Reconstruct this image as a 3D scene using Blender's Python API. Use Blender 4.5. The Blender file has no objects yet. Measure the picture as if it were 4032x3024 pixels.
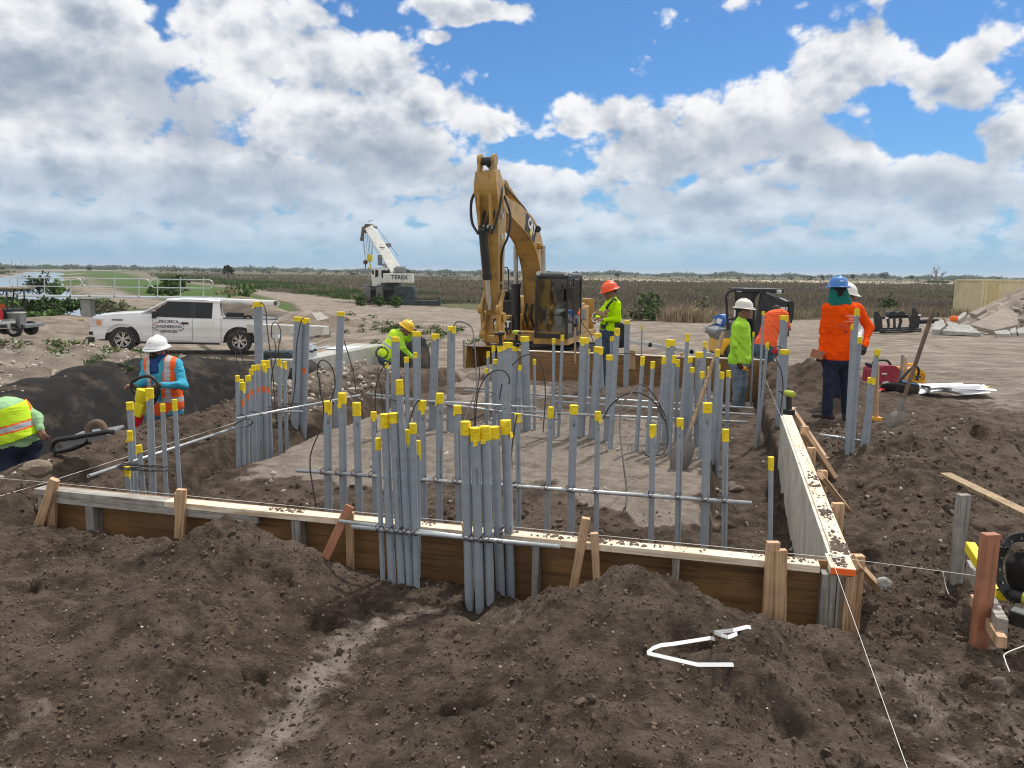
import bpy, bmesh, math, random
import numpy as np
from mathutils import Vector, Matrix
random.seed(11)
RNG = np.random.default_rng(11)
scene = bpy.context.scene
COL = scene.collection
R = math.radians

# ---------------------------------------------------------------- camera (calibrated on the 16 x 32 ft formwork)
FPX, CXP, CYP = 3028.0, 2016.0, 1512.0
PITCH, ROLL, CAM_H = R(8.27), 0.012, 1.85
_cp, _sp, _cr, _sr = math.cos(PITCH), math.sin(PITCH), math.cos(ROLL), math.sin(ROLL)
def ray(u, v):
    xn, yn = (u - CXP) / FPX, (v - CYP) / FPX
    x, y = xn * _cr + yn * _sr, -xn * _sr + yn * _cr
    return x, _cp - y * _sp, -_sp - y * _cp
def at(u, v, y):
    "world point seen at photo pixel (u, v) at distance y ahead of the camera"
    a, b, c = ray(u, v); s = y / b
    return Vector((a * s, y, CAM_H + c * s))
def atz(u, v, z=0.0):
    a, b, c = ray(u, v); s = (z - CAM_H) / c
    return Vector((a * s, b * s, z))
_R, _Dn, _Fw = Vector((1, 0, 0)), Vector((0, -_sp, -_cp)), Vector((0, _cp, -_sp))
_X = _cr * _R - _sr * _Dn
_Y = -(_sr * _R + _cr * _Dn)
cam_data = bpy.data.cameras.new('camera')
cam = bpy.data.objects.new('camera', cam_data); COL.objects.link(cam)
cam.matrix_world = Matrix(((_X.x, _Y.x, -_Fw.x, 0), (_X.y, _Y.y, -_Fw.y, 0), (_X.z, _Y.z, -_Fw.z, CAM_H), (0, 0, 0, 1)))
cam_data.sensor_width = 36.0
cam_data.lens = 36.0 * FPX / 4032.0
cam_data.clip_start, cam_data.clip_end = 0.05, 20000.0
scene.camera = cam
scene.view_settings.view_transform = 'Standard'
scene.view_settings.look = 'None'
scene.view_settings.exposure = EXPOSURE = 0.0
scene.view_settings.gamma = 1.0
scene.view_settings.use_curve_mapping = False
scene.cycles.filter_width = 1.1

# ---------------------------------------------------------------- sun
SUN_EL, SUN_AZ = 60.0, 35.0          # high, ahead of the camera and a little to the right, through thin cloud
sun_data = bpy.data.lights.new('sun', 'SUN')
sun_data.energy, sun_data.angle, sun_data.color = 3.7, R(2.5), (1.0, 0.955, 0.88)
sun = bpy.data.objects.new('sun', sun_data); COL.objects.link(sun)
_sd = Vector((math.sin(R(SUN_AZ)) * math.cos(R(SUN_EL)), math.cos(R(SUN_AZ)) * math.cos(R(SUN_EL)), math.sin(R(SUN_EL))))
sun.rotation_euler = _sd.to_track_quat('Z', 'Y').to_euler()

# ---------------------------------------------------------------- world: clear sky with cumulus
class NT:
    "tiny helper to write node trees as expressions"
    def __init__(s, tree): s.t = tree
    def new(s, kind, **kw):
        n = s.t.nodes.new(kind)
        for k, v in kw.items(): setattr(n, k, v)
        return n
    def put(s, sock, v):
        if isinstance(v, bpy.types.NodeSocket): s.t.links.new(v, sock)
        elif v is not None:
            try: sock.default_value = v
            except Exception: sock.default_value = tuple(v) + (1.0,)
    def m(s, op, a, b=None, c=None, clamp=False):
        n = s.new('ShaderNodeMath', operation=op, use_clamp=clamp)
        s.put(n.inputs[0], a); s.put(n.inputs[1], b)
        if c is not None: s.put(n.inputs[2], c)
        return n.outputs[0]
    def vm(s, op, a, b=None, scale=None):
        n = s.new('ShaderNodeVectorMath', operation=op)
        s.put(n.inputs[0], a)
        if b is not None: s.put(n.inputs[1], b)
        if scale is not None: s.put(n.inputs['Scale'], scale)
        return n.outputs['Value'] if op in ('LENGTH', 'DOT_PRODUCT', 'DISTANCE') else n.outputs[0]
    def xyz(s, x, y, z=0.0):
        n = s.new('ShaderNodeCombineXYZ')
        for i, v in enumerate((x, y, z)): s.put(n.inputs[i], v)
        return n.outputs[0]
    def rng(s, v, a, b, c=0.0, d=1.0, smooth=True):
        n = s.new('ShaderNodeMapRange', interpolation_type='SMOOTHSTEP' if smooth else 'LINEAR')
        for i, q in enumerate((v, a, b, c, d)): s.put(n.inputs[i], q)
        return n.outputs[0]
    def noise(s, vec, scale, detail=4.0, rough=0.55, dist=0.0, dim='3D', lac=2.0, col=False):
        n = s.new('ShaderNodeTexNoise', noise_dimensions=dim)
        s.put(n.inputs['Vector'], vec)
        for k, v in (('Scale', scale), ('Detail', detail), ('Roughness', rough), ('Distortion', dist), ('Lacunarity', lac)): s.put(n.inputs[k], v)
        return n.outputs['Color' if col else 'Fac']
    def voro(s, vec, scale, detail=0.0, rough=0.5, feature='F1', dim='3D', rand=1.0, out='Distance'):
        n = s.new('ShaderNodeTexVoronoi', voronoi_dimensions=dim, feature=feature)
        s.put(n.inputs['Vector'], vec)
        for k, v in (('Scale', scale), ('Detail', detail), ('Roughness', rough), ('Randomness', rand)):
            if k in n.inputs: s.put(n.inputs[k], v)
        return n.outputs[out]
    def mix(s, f, a, b, blend='MIX'):
        n = s.new('ShaderNodeMix', data_type='RGBA', blend_type=blend)
        s.put(n.inputs[0], f); s.put(n.inputs[6], a if not isinstance(a, tuple) else tuple(a) + (1.0,) * (4 - len(a)))
        s.put(n.inputs[7], b if not isinstance(b, tuple) else tuple(b) + (1.0,) * (4 - len(b)))
        return n.outputs[2]

def azel(xd, yd):
    "azimuth / elevation in degrees of a pixel of the 2212 x 1659 photo"
    a, b, c = ray(xd * 1.8228, yd * 1.8228)
    return math.degrees(math.atan2(a, b)), math.degrees(math.atan2(c, math.hypot(a, b)))

world = bpy.data.worlds.new('World'); scene.world = world
world.use_nodes = True
wt = world.node_tree; wt.nodes.clear(); W = NT(wt)
sky = W.new('ShaderNodeTexSky', sky_type='NISHITA', sun_disc=False)
sky.sun_elevation, sky.sun_rotation = R(SUN_EL), R(SUN_AZ)
sky.air_density, sky.dust_density, sky.ozone_density = 1.0, 0.6, 2.0
tc = W.new('ShaderNodeTexCoord').outputs['Generated']
sep = W.new('ShaderNodeSeparateXYZ'); W.put(sep.inputs[0], tc)
az = W.m('MULTIPLY', W.m('ARCTAN2', sep.outputs[0], sep.outputs[1]), 57.2958)
el = W.m('MULTIPLY', W.m('ARCSINE', sep.outputs[2]), 57.2958)
P0 = W.xyz(az, el, 0.0)
# warped coordinates
warp = W.vm('SUBTRACT', W.noise(P0, 0.16, 3.0, 0.5, col=True), (0.5, 0.5, 0.5))
P1 = W.vm('ADD', P0, W.vm('SCALE', warp, scale=3.2))
def blobs(lst, P):
    acc = None
    for (x, y, rx, ry, rot, wgt) in lst:
        a, e = azel(x, y)
        mp = W.new('ShaderNodeMapping', vector_type='TEXTURE')
        W.put(mp.inputs['Vector'], P)
        k = 1.0 / 29.0
        mp.inputs['Location'].default_value = (a, e, 0)
        mp.inputs['Rotation'].default_value = (0, 0, R(-rot))
        mp.inputs['Scale'].default_value = (rx * k, ry * k, 1)
        d = W.vm('LENGTH', mp.outputs[0])
        g = W.rng(d, 1.35, 0.25, 0.0, wgt)
        acc = g if acc is None else W.m('MAXIMUM', acc, g)
    return acc
CLOUDS = [  # photo x, y, radius x, radius y, tilt, weight
    (60, 120, 420, 260, 0, 1), (560, 120, 330, 190, 25, 1), (860, 190, 150, 120, 45, 1), (760, 300, 360, 150, 12, 1), (330, 360, 520, 150, 0, 1),
    (1010, 10, 160, 38, 0, 1), (1010, 260, 110, 80, 45, .9), (1120, 268, 50, 26, 20, .7), (965, 75, 40, 18, 0, .6),
    (1440, 28, 50, 34, 0, .62), (1650, 18, 130, 30, 0, .6),
    (1500, 300, 380, 130, -8, 1), (1270, 240, 90, 70, 0, 1), (1800, 150, 160, 130, -35, 1), (1880, 80, 100, 60, -10, 1), (1660, 240, 200, 90, -15, 1),
    (2080, 135, 150, 85, -20, 1), (1960, 400, 380, 110, 12, 1), (2000, 470, 400, 60, 0, .95), (120, 470, 500, 60, 0, .95), (2160, 300, 130, 60, 0, .9),
    (1100, 430, 1600, 105, 0, 1.0), (1100, 515, 1800, 75, 0, .95), (-700, 200, 500, 400, 0, 1), (2900, 200, 500, 350, 0, .9),
    (1100, -700, 900, 260, 0, .8), (-500, -900, 900, 400, 0, .8), (2700, -900, 900, 400, 0, .8)]
DARKS = [
    (60, 160, 190, 70, 0, .8), (370, 225, 150, 90, 20, 1), (840, 350, 230, 55, 5, 1), (80, 385, 190, 40, 0, .8), (560, 385, 330, 40, 0, .8), (480, 445, 260, 26, 0, .7),
    (1690, 305, 230, 50, -5, .9), (1480, 330, 190, 60, 0, .8), (1450, 430, 230, 30, 0, .7), (1950, 410, 260, 50, 5, .9), (2080, 205, 140, 40, -10, .55), (2130, 345, 130, 30, 0, .6),
    (1050, 45, 90, 12, 0, .4), (250, 260, 200, 40, 0, .5), (940, 440, 200, 30, 0, .5), (150, 470, 300, 18, 0, .6), (1750, 480, 300, 18, 0, .5)]
cov = blobs(CLOUDS, P1)
dark = blobs(DARKS, P1)
outv = W.m('MAXIMUM', W.rng(W.m('ABSOLUTE', az), 46.0, 62.0), W.rng(el, 27.0, 40.0))   # broken bright cloud added out of view, as fill light on camera-facing sides
cov = W.m('MAXIMUM', cov, W.m('MULTIPLY', outv, 0.92))
low = W.rng(el, 9.0, 3.0)                                    # 1 near the horizon
ew = W.m('ADD', el, W.m('MULTIPLY', 3.2, W.m('SUBTRACT', 1.0, W.m('EXPONENT', W.m('MULTIPLY', el, -0.33)))))   # features flatten towards the horizon
def density(ox, oy):
    P = W.xyz(W.m('ADD', az, ox), W.m('ADD', W.m('MULTIPLY', ew, 1.3), oy), 0.0)
    big = W.noise(P, 0.15, 9.0, 0.62, 0.35)
    vor = W.m('SUBTRACT', 1.0, W.voro(P, 0.34, 3.0, 0.5))
    return W.m('ADD', W.m('MULTIPLY', big, 0.70), W.m('MULTIPLY', vor, 0.30))
d0 = density(0.0, 0.0)
d1 = density(0.5, 1.5)
dens = W.m('ADD', W.m('MULTIPLY', cov, 0.80), W.m('MULTIPLY', d0, 1.9))
alpha = W.rng(dens, 0.97, 1.24)
soft = W.noise(P1, 0.13, 4.0, 0.58)
lit = W.m('ADD', W.m('MULTIPLY', W.m("SUBTRACT", d0, d1), 2.7), W.m('MULTIPLY', W.m('SUBTRACT', 1.50, dens), 0.85))
lit = W.m('ADD', lit, W.m('MULTIPLY', W.m('SUBTRACT', soft, 0.5), 1.5))
lit = W.rng(W.m('ADD', lit, 0.55), -0.25, 1.20)
lit = W.m('MULTIPLY', lit, W.m('SUBTRACT', 1.0, W.m('MULTIPLY', dark, 0.68)))
shade = W.mix(low, (0.32, 0.39, 0.50), (0.36, 0.47, 0.61))
bright = W.mix(low, (0.96, 0.965, 0.98), (0.66, 0.76, 0.87))
bright = W.mix(outv, bright, (0.98, 0.97, 0.96))
shade = W.mix(outv, shade, (0.70, 0.71, 0.73))
ccol = W.mix(lit, shade, bright)
blue = W.vm('MULTIPLY', W.vm('SCALE', sky.outputs[0], scale=0.088), (0.50, 0.86, 1.24))
pale = W.rng(el, 7.0, -0.5)
blue = W.mix(W.m('MULTIPLY', pale, 0.75), blue, (0.36, 0.55, 0.78))
haze_a = W.m('MULTIPLY', alpha, W.rng(el, 0.2, 3.6, 0.05, 1.0))
csky = W.mix(haze_a, blue, ccol)
bg = W.new('ShaderNodeBackground'); W.put(bg.inputs['Color'], csky); bg.inputs['Strength'].default_value = 1.0
wo = W.new('ShaderNodeOutputWorld'); wt.links.new(bg.outputs[0], wo.inputs['Surface'])
world.cycles.sampling_method = 'MANUAL'; world.cycles.sample_map_resolution = 512

# ---------------------------------------------------------------- materials
MATS = {}
def pm(name, col, rough=0.6, metal=0.0, var=0.18, vs=6.0, bump=0.0, bs=80.0, dirt=None, dirt_amt=0.35, spec=None, grain=None, coat=0.0, alpha=None, trans=0.0):
    "procedural principled material: base colour broken up by noise, optional dirt patches, grain along an axis and bump"
    if name in MATS: return MATS[name]
    mt = bpy.data.materials.new(name); mt.use_nodes = True
    t = mt.node_tree; N = NT(t); b = t.nodes['Principled BSDF']
    co = N.new('ShaderNodeTexCoord').outputs['Object']
    n1 = N.noise(co, vs, 5.0, 0.6)
    lo = tuple(c * (1 - var) for c in col); hi = tuple(min(1, c * (1 + var)) for c in col)
    c = N.mix(N.rng(n1, 0.3, 0.7), lo, hi)
    if grain:
        axis, dark = grain
        sc = {'x': (1.2, 26, 26), 'y': (26, 1.2, 26), 'z': (26, 26, 1.2)}[axis]
        g = N.noise(N.vm('MULTIPLY', co, sc), 1.6, 4.0, 0.6, 0.8)
        c = N.mix(N.rng(g, 0.46, 0.72), c, dark)
    if dirt:
        d = N.noise(co, vs * 0.7 + 1.3, 6.0, 0.68)
        c = N.mix(N.m('MULTIPLY', N.rng(d, 0.48, 0.66), dirt_amt), c, dirt)
    N.put(b.inputs['Base Color'], c)
    N.put(b.inputs['Roughness'], N.m('ADD', rough - 0.06, N.m('MULTIPLY', n1, 0.12), clamp=True))
    b.inputs['Metallic'].default_value = metal
    if spec is not None: b.inputs['Specular IOR Level'].default_value = spec
    if coat: b.inputs['Coat Weight'].default_value = coat; b.inputs['Coat Roughness'].default_value = 0.08
    if trans: b.inputs['Transmission Weight'].default_value = trans
    if bump:
        bn = N.new('ShaderNodeBump'); bn.inputs['Strength'].default_value = bump; bn.inputs['Distance'].default_value = 0.02
        N.put(bn.inputs['Height'], N.noise(co, bs, 4.0, 0.6)); t.links.new(bn.outputs[0], b.inputs['Normal'])
    MATS[name] = mt
    return mt

SOILC = (0.13, 0.10, 0.08)
M = dict(
    pvc=pm('conduit_grey', (0.29, 0.335, 0.385), 0.5, var=0.12, vs=5, dirt=(0.22, 0.20, 0.185), dirt_amt=0.45),
    tape=pm('yellow_tape', (0.88, 0.66, 0.012), 0.45, var=0.12, vs=25, bump=0.5, bs=45),
    galv=pm('galvanised_steel', (0.47, 0.50, 0.52), 0.42, 0.55, var=0.16, vs=14, dirt=(0.25, 0.24, 0.23), dirt_amt=0.3),
    wire=pm('dark_wire', (0.045, 0.035, 0.034), 0.6, 0.0, var=0.3),
    fresh=pm('fresh_timber', (0.80, 0.70, 0.55), 0.75, var=0.08, vs=4, grain=('x', (0.55, 0.40, 0.25)), dirt=(0.28, 0.22, 0.18), dirt_amt=0.35),
    stake=pm('stake_timber', (0.56, 0.37, 0.22), 0.75, var=0.16, vs=6, grain=('z', (0.24, 0.12, 0.055)), dirt=SOILC, dirt_amt=0.25),
    redwood=pm('reddish_timber', (0.40, 0.17, 0.095), 0.75, var=0.2, vs=6, grain=('z', (0.22, 0.09, 0.05)), dirt=SOILC),
    grey_wood=pm('weathered_timber', (0.30, 0.285, 0.265), 0.85, var=0.2, vs=7, grain=('z', (0.12, 0.105, 0.09)), dirt=SOILC),
    grey_wood_x=pm('weathered_plank', (0.36, 0.34, 0.31), 0.85, var=0.2, vs=7, grain=('x', (0.16, 0.14, 0.12)), dirt=SOILC),
    ply=pm('plywood_face', (0.25, 0.135, 0.052), 0.6, var=0.25, vs=2.2, grain=('x', (0.10, 0.05, 0.02)), dirt=(0.12, 0.075, 0.04)),
    ply_pale=pm('coated_plywood', (0.63, 0.60, 0.52), 0.65, var=0.14, vs=3, grain=('z', (0.36, 0.345, 0.29)), dirt=(0.30, 0.27, 0.22), dirt_amt=0.5),
    orange_paint=pm('orange_marking_paint', (0.95, 0.16, 0.02), 0.6, var=0.1),
    string=pm('mason_line', (0.80, 0.79, 0.74), 0.8, var=0.05),
    concrete=pm('grey_concrete', (0.40, 0.40, 0.375), 0.85, var=0.14, vs=3, bump=0.15, bs=60, dirt=(0.27, 0.26, 0.235), dirt_amt=0.6),
    concrete_pale=pm('pale_concrete', (0.58, 0.57, 0.53), 0.85, var=0.12, vs=3, bump=0.15, bs=60, dirt=(0.40, 0.38, 0.34)),
    fabric=pm('black_geotextile', (0.022, 0.021, 0.021), 0.9, var=0.3, vs=2, dirt=(0.075, 0.060, 0.048), dirt_amt=0.75, spec=0.1),
    black=pm('black_steel', (0.016, 0.017, 0.019), 0.5, var=0.3, vs=8, dirt=(0.09, 0.075, 0.06), dirt_amt=0.2),
    rubber=pm('tyre_rubber', (0.03, 0.03, 0.031), 0.85, var=0.2, vs=10, dirt=(0.22, 0.18, 0.145), dirt_amt=0.45),
    chrome=pm('bright_steel', (0.62, 0.63, 0.64), 0.22, 0.95, var=0.05),
    white=pm('white_paint', (0.78, 0.79, 0.80), 0.3, var=0.03, vs=2, coat=0.5, dirt=(0.55, 0.49, 0.42), dirt_amt=0.12),
    white_plastic=pm('white_plastic', (0.80, 0.80, 0.77), 0.45, var=0.04),
    glass_dark=pm('tinted_glass', (0.012, 0.015, 0.016), 0.08, 0.0, var=0.1, spec=0.35),
    red_lens=pm('red_lens', (0.55, 0.012, 0.02), 0.25, var=0.1, coat=0.5),
    amber=pm('amber_lens', (0.75, 0.28, 0.10), 0.25, var=0.1, coat=0.5),
    lens=pm('clear_lens', (0.62, 0.63, 0.65), 0.15, 0.2, var=0.1, coat=0.5),
    cat=pm('excavator_yellow', (0.44, 0.262, 0.065), 0.45, var=0.12, vs=2.5, dirt=(0.15, 0.095, 0.05), dirt_amt=0.6, coat=0.15),
    deere=pm('loader_yellow', (0.80, 0.42, 0.01), 0.4, var=0.08, coat=0.2),
    crane_white=pm('crane_white', (0.66, 0.66, 0.62), 0.45, var=0.06, vs=1.5, dirt=(0.40, 0.37, 0.30), dirt_amt=0.4),
    crane_green=pm('crane_dark_green', (0.028, 0.042, 0.048), 0.5, var=0.2, vs=2, dirt=(0.12, 0.115, 0.10), dirt_amt=0.35),
    grey=pm('mid_grey_paint', (0.17, 0.175, 0.18), 0.5, var=0.1),
    alu=pm('mill_aluminium', (0.56, 0.59, 0.60), 0.4, 0.6, var=0.08),
    red_case=pm('red_plastic', (0.33, 0.02, 0.045), 0.4, var=0.12, dirt=(0.3, 0.22, 0.2), dirt_amt=0.25),
    yellow_case=pm('yellow_plastic', (0.80, 0.38, 0.01), 0.42, var=0.1),
    tool_yellow=pm('tool_yellow', (0.80, 0.66, 0.02), 0.4, var=0.08),
    lime_tool=pm('lime_plastic', (0.45, 0.52, 0.05), 0.45, var=0.12),
    blue_drum=pm('blue_drum', (0.02, 0.12, 0.40), 0.4, var=0.15),
    paper=pm('paper', (0.80, 0.81, 0.84), 0.8, var=0.03),
    container=pm('cream_container', (0.62, 0.54, 0.34), 0.55, var=0.08, vs=1.2, dirt=(0.42, 0.34, 0.2), dirt_amt=0.3),
    rock=pm('limestone_rock', (0.25, 0.20, 0.145), 0.9, var=0.3, vs=5, bump=0.5, bs=22, dirt=(0.15, 0.115, 0.09), dirt_amt=0.6),
    slab=pm('broken_concrete', (0.26, 0.225, 0.185), 0.9, var=0.2, vs=2, bump=0.4, bs=14, dirt=(0.21, 0.175, 0.14), dirt_amt=0.7),
    slab_pale=pm('pale_rubble', (0.34, 0.335, 0.32), 0.9, var=0.25, vs=2, bump=0.4, bs=14, dirt=(0.24, 0.21, 0.18), dirt_amt=.7),
    shaft=pm('old_ash_handle', (0.34, 0.24, 0.13), 0.7, var=0.2, vs=8, grain=('z', (0.17, 0.11, 0.06)), dirt=(0.12, 0.09, 0.06), dirt_amt=0.4),
    shaft_dark=pm('dark_ash_handle', (0.15, 0.10, 0.065), 0.7, var=0.25, vs=8, grain=('z', (0.08, 0.05, 0.03))),
    blade=pm('worn_blade', (0.20, 0.185, 0.17), 0.55, 0.3, var=0.2, dirt=SOILC, dirt_amt=0.6),
    ink=pm('black_ink', (0.03, 0.03, 0.035), 0.7, var=0.1),
    navy_ink=pm('navy_lettering', (0.02, 0.03, 0.09), 0.5, var=0.1),
    red_ink=pm('red_lettering', (0.45, 0.02, 0.03), 0.5, var=0.1),
    white_ink=pm('white_lettering', (0.8, 0.8, 0.8), 0.5, var=0.03),
    teal_lid=pm('dark_green_plastic', (0.016, 0.032, 0.032), 0.5, var=0.2),
)

# ---------------------------------------------------------------- mesh builder
class MB:
    def __init__(s): s.v, s.f, s.mi, s.sm = [], [], [], []
    def add(s, vs, fs, mi=0, smooth=False):
        o = len(s.v); s.v += [tuple(v) for v in vs]
        for f in fs: s.f.append(tuple(i + o for i in f)); s.mi.append(mi); s.sm.append(smooth)
        return s
    def hexa(s, c, mi=0):
        "eight corners, bottom ring then top ring"
        return s.add(c, [(3, 2, 1, 0), (4, 5, 6, 7), (0, 1, 5, 4), (1, 2, 6, 5), (2, 3, 7, 6), (3, 0, 4, 7)], mi)
    def box(s, c, size, rot=None, mi=0, taper=1.0):
        hx, hy, hz = (q / 2 for q in size); c = Vector(c); out = []
        for z, k in ((-hz, 1.0), (hz, taper)):
            for x, y in ((-hx, -hy), (hx, -hy), (hx, hy), (-hx, hy)):
                p = Vector((x * k, y * k, z)); out.append(c + (rot @ p if rot is not None else p))
        return s.hexa(out, mi)
    def bar(s, a, b, w, h, up=(0, 0, 1), mi=0, w2=None, h2=None):
        a, b = Vector(a), Vector(b); d = (b - a).normalized(); up = Vector(up)
        sx = d.cross(up)
        if sx.length < 1e-4: sx = d.cross(Vector((0, 1, 0)))
        sx.normalize(); uz = sx.cross(d); out = []
        for p, ww, hh in ((a, w, h), (b, w2 or w, h2 or h)):
            for i, j in ((-1, -1), (1, -1), (1, 1), (-1, 1)): out.append(p + sx * (i * ww / 2) + uz * (j * hh / 2))
        return s.hexa(out, mi)
    def tube(s, pts, r, n=10, caps=True, mi=0, smooth=True):
        pts = [Vector(p) for p in pts]; k = len(pts); rs = list(r) if hasattr(r, '__len__') else [r] * k
        rings = []; nrm = None
        for i, p in enumerate(pts):
            d = (pts[min(i + 1, k - 1)] - pts[max(i - 1, 0)])
            d = d.normalized() if d.length > 1e-9 else Vector((0, 0, 1))
            if nrm is None:
                nrm = d.cross(Vector((0, 0, 1)))
                if nrm.length < 1e-3: nrm = d.cross(Vector((0, 1, 0)))
            nrm = (nrm - d * nrm.dot(d)).normalized(); bn = d.cross(nrm)
            rings.append([p + nrm * (rs[i] * math.cos(2 * math.pi * j / n)) + bn * (rs[i] * math.sin(2 * math.pi * j / n)) for j in range(n)])
        return s.loft(rings, True, caps, mi, smooth)
    def loft(s, rings, closed=True, caps=True, mi=0, smooth=True):
        n = len(rings[0]); vs = [p for r in rings for p in r]; fs = []
        for i in range(len(rings) - 1):
            for j in range(n if closed else n - 1):
                a, b = i * n + j, i * n + (j + 1) % n
                fs.append((a, b, b + n, a + n))
        s.add(vs, fs, mi, smooth)
        if caps and closed:
            s.add(rings[0], [tuple(range(n))[::-1]], mi); s.add(rings[-1], [tuple(range(n))], mi)
        return s
    def prism(s, poly, ext, mi=0, mi_side=None):
        "polygon (3D points) extruded by a vector, both ends closed"
        a = [Vector(p) for p in poly]; e = Vector(ext); b = [p + e for p in a]; n = len(a)
        nm = Vector((0, 0, 0))
        for i in range(n): nm += a[i].cross(a[(i + 1) % n])
        if nm.dot(e) > 0: a, b = a[::-1], b[::-1]
        s.add(a, [tuple(range(n))], mi); s.add(b, [tuple(range(n))[::-1]], mi)
        s.add(a + b, [(i, i + n, (i + 1) % n + n, (i + 1) % n) for i in range(n)], mi if mi_side is None else mi_side)
        return s
    def lathe(s, prof, o=(0, 0, 0), axis='z', n=20, mi=0, sx=1.0, sy=1.0, rot=None, smooth=True):
        o = Vector(o); rings = []
        for r_, z in prof:
            ring = []
            for j in range(n):
                a = 2 * math.pi * j / n; x, y = r_ * math.cos(a) * sx, r_ * math.sin(a) * sy
                p = {'z': Vector((x, y, z)), 'y': Vector((x, z, y)), 'x': Vector((z, x, y))}[axis]
                ring.append(o + (rot @ p if rot is not None else p))
            rings.append(ring)
        return s.loft(rings, True, True, mi, smooth)
    def sphere(s, c, r, n=12, mi=0, sc=(1, 1, 1)):
        c = Vector(c); m = max(5, n // 2 + 1); rings = []
        for i in range(m):
            ph = -math.pi / 2 + math.pi * i / (m - 1); rr = max(1e-4, math.cos(ph)) * r
            rings.append([c + Vector((rr * math.cos(2 * math.pi * j / n) * sc[0], rr * math.sin(2 * math.pi * j / n) * sc[1], r * math.sin(ph) * sc[2])) for j in range(n)])
        return s.loft(rings, True, False, mi, True)
    def xf(s, m):
        s.v = [tuple(m @ Vector(p)) for p in s.v]; return s
    def build(s, name, mats, parent=None, org=(0, 0, 0), bevel=0.0, bseg=2):
        me = bpy.data.meshes.new(name); o = Vector(org)
        me.from_pydata([(p[0] - o.x, p[1] - o.y, p[2] - o.z) for p in s.v], [], s.f)
        for m_ in (mats if isinstance(mats, (list, tuple)) else [mats]): me.materials.append(M[m_] if isinstance(m_, str) else m_)
        me.polygons.foreach_set('material_index', s.mi); me.polygons.foreach_set('use_smooth', s.sm)
        me.update()
        ob = bpy.data.objects.new(name, me); COL.objects.link(ob)
        if parent is not None: ob.parent = parent
        else: ob.location = o
        if bevel:
            b = ob.modifiers.new('bevel', 'BEVEL'); b.width, b.segments, b.limit_method, b.angle_limit = bevel, bseg, 'ANGLE', R(35)
        return ob

def tag(o, label=None, cat=None, group=None, kind=None):
    if label: o['label'] = label
    if cat: o['category'] = cat
    if group: o['group'] = group
    if kind: o['kind'] = kind
    return o
def thing(name, label, cat, loc=(0, 0, 0), rotz=0.0, group=None):
    o = bpy.data.objects.new(name, None); COL.objects.link(o)
    o.location = loc; o.rotation_euler = (0, 0, rotz); o.empty_display_size = 0.2
    return tag(o, label, cat, group)
def mesh_np(name, V, Fq, mats, parent=None, mi=None, smooth=False, loc=None):
    "mesh object from numpy arrays (n,3) and (m,k)"
    me = bpy.data.meshes.new(name); V = np.asarray(V, dtype=np.float32); Fq = np.asarray(Fq, dtype=np.int32)
    k = Fq.shape[1]
    me.vertices.add(len(V)); me.vertices.foreach_set('co', V.ravel())
    me.loops.add(Fq.size); me.loops.foreach_set('vertex_index', Fq.ravel())
    me.polygons.add(len(Fq)); me.polygons.foreach_set('loop_start', np.arange(0, Fq.size, k, dtype=np.int32))
    if mi is not None: me.polygons.foreach_set('material_index', np.asarray(mi, dtype=np.int32))
    me.polygons.foreach_set('use_smooth', np.full(len(Fq), smooth))
    for m_ in (mats if isinstance(mats, (list, tuple)) else [mats]): me.materials.append(M[m_] if isinstance(m_, str) else m_)
    me.update(calc_edges=True)
    ob = bpy.data.objects.new(name, me); COL.objects.link(ob)
    if parent is not None: ob.parent = parent
    if loc is not None: ob.location = loc
    return ob

def text_mesh(body, size, spacing=1.0, shear=0.0, bold=0.0, align='CENTER'):
    "vertices / faces of a line of lettering in its own plane (x right, y up, centred on the baseline middle)"
    cu = bpy.data.curves.new('lettering', 'FONT'); cu.body = body; cu.size = size; cu.align_x = align; cu.align_y = 'CENTER'
    cu.space_character = spacing; cu.shear = shear; cu.offset = bold; cu.resolution_u = 2
    ob = bpy.data.objects.new('lettering', cu); COL.objects.link(ob)
    dg = bpy.context.evaluated_depsgraph_get(); dg.update()
    me = bpy.data.meshes.new_from_object(ob.evaluated_get(dg))
    vs = [v.co.copy() for v in me.vertices]; fs = [tuple(p.vertices) for p in me.polygons]
    COL.objects.unlink(ob); bpy.data.objects.remove(ob); bpy.data.curves.remove(cu); bpy.data.meshes.remove(me)
    return vs, fs
def lettering(name, body, size, o, xdir, ydir, mat, parent=None, org=(0, 0, 0), **kw):
    vs, fs = text_mesh(body, size, **kw); o, x, y = Vector(o), Vector(xdir).normalized(), Vector(ydir).normalized()
    mb = MB().add([o + x * v.x + y * v.y for v in vs], fs)
    return mb.build(name, mat, parent, org)

# ---------------------------------------------------------------- numpy noise
_perm = np.random.default_rng(5).integers(0, 2 ** 31, 4096)
def _h(ix, iy, seed):
    return _perm[(ix * 374761 + iy * 668265 + seed * 9277 + (ix * iy) * 31) & 4095].astype(np.float64) / 2 ** 31
def vnoise(x, y, seed=0):
    ix, iy = np.floor(x).astype(np.int64), np.floor(y).astype(np.int64); fx, fy = x - ix, y - iy
    ang = [2 * np.pi * _h(ix + a, iy + b, seed) for a, b in ((0, 0), (1, 0), (0, 1), (1, 1))]
    g = [np.cos(t) * (fx - a) + np.sin(t) * (fy - b) for t, (a, b) in zip(ang, ((0, 0), (1, 0), (0, 1), (1, 1)))]
    u, v = fx ** 3 * (fx * (fx * 6 - 15) + 10), fy ** 3 * (fy * (fy * 6 - 15) + 10)
    return 1.4 * ((g[0] * (1 - u) + g[1] * u) * (1 - v) + (g[2] * (1 - u) + g[3] * u) * v)
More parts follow.
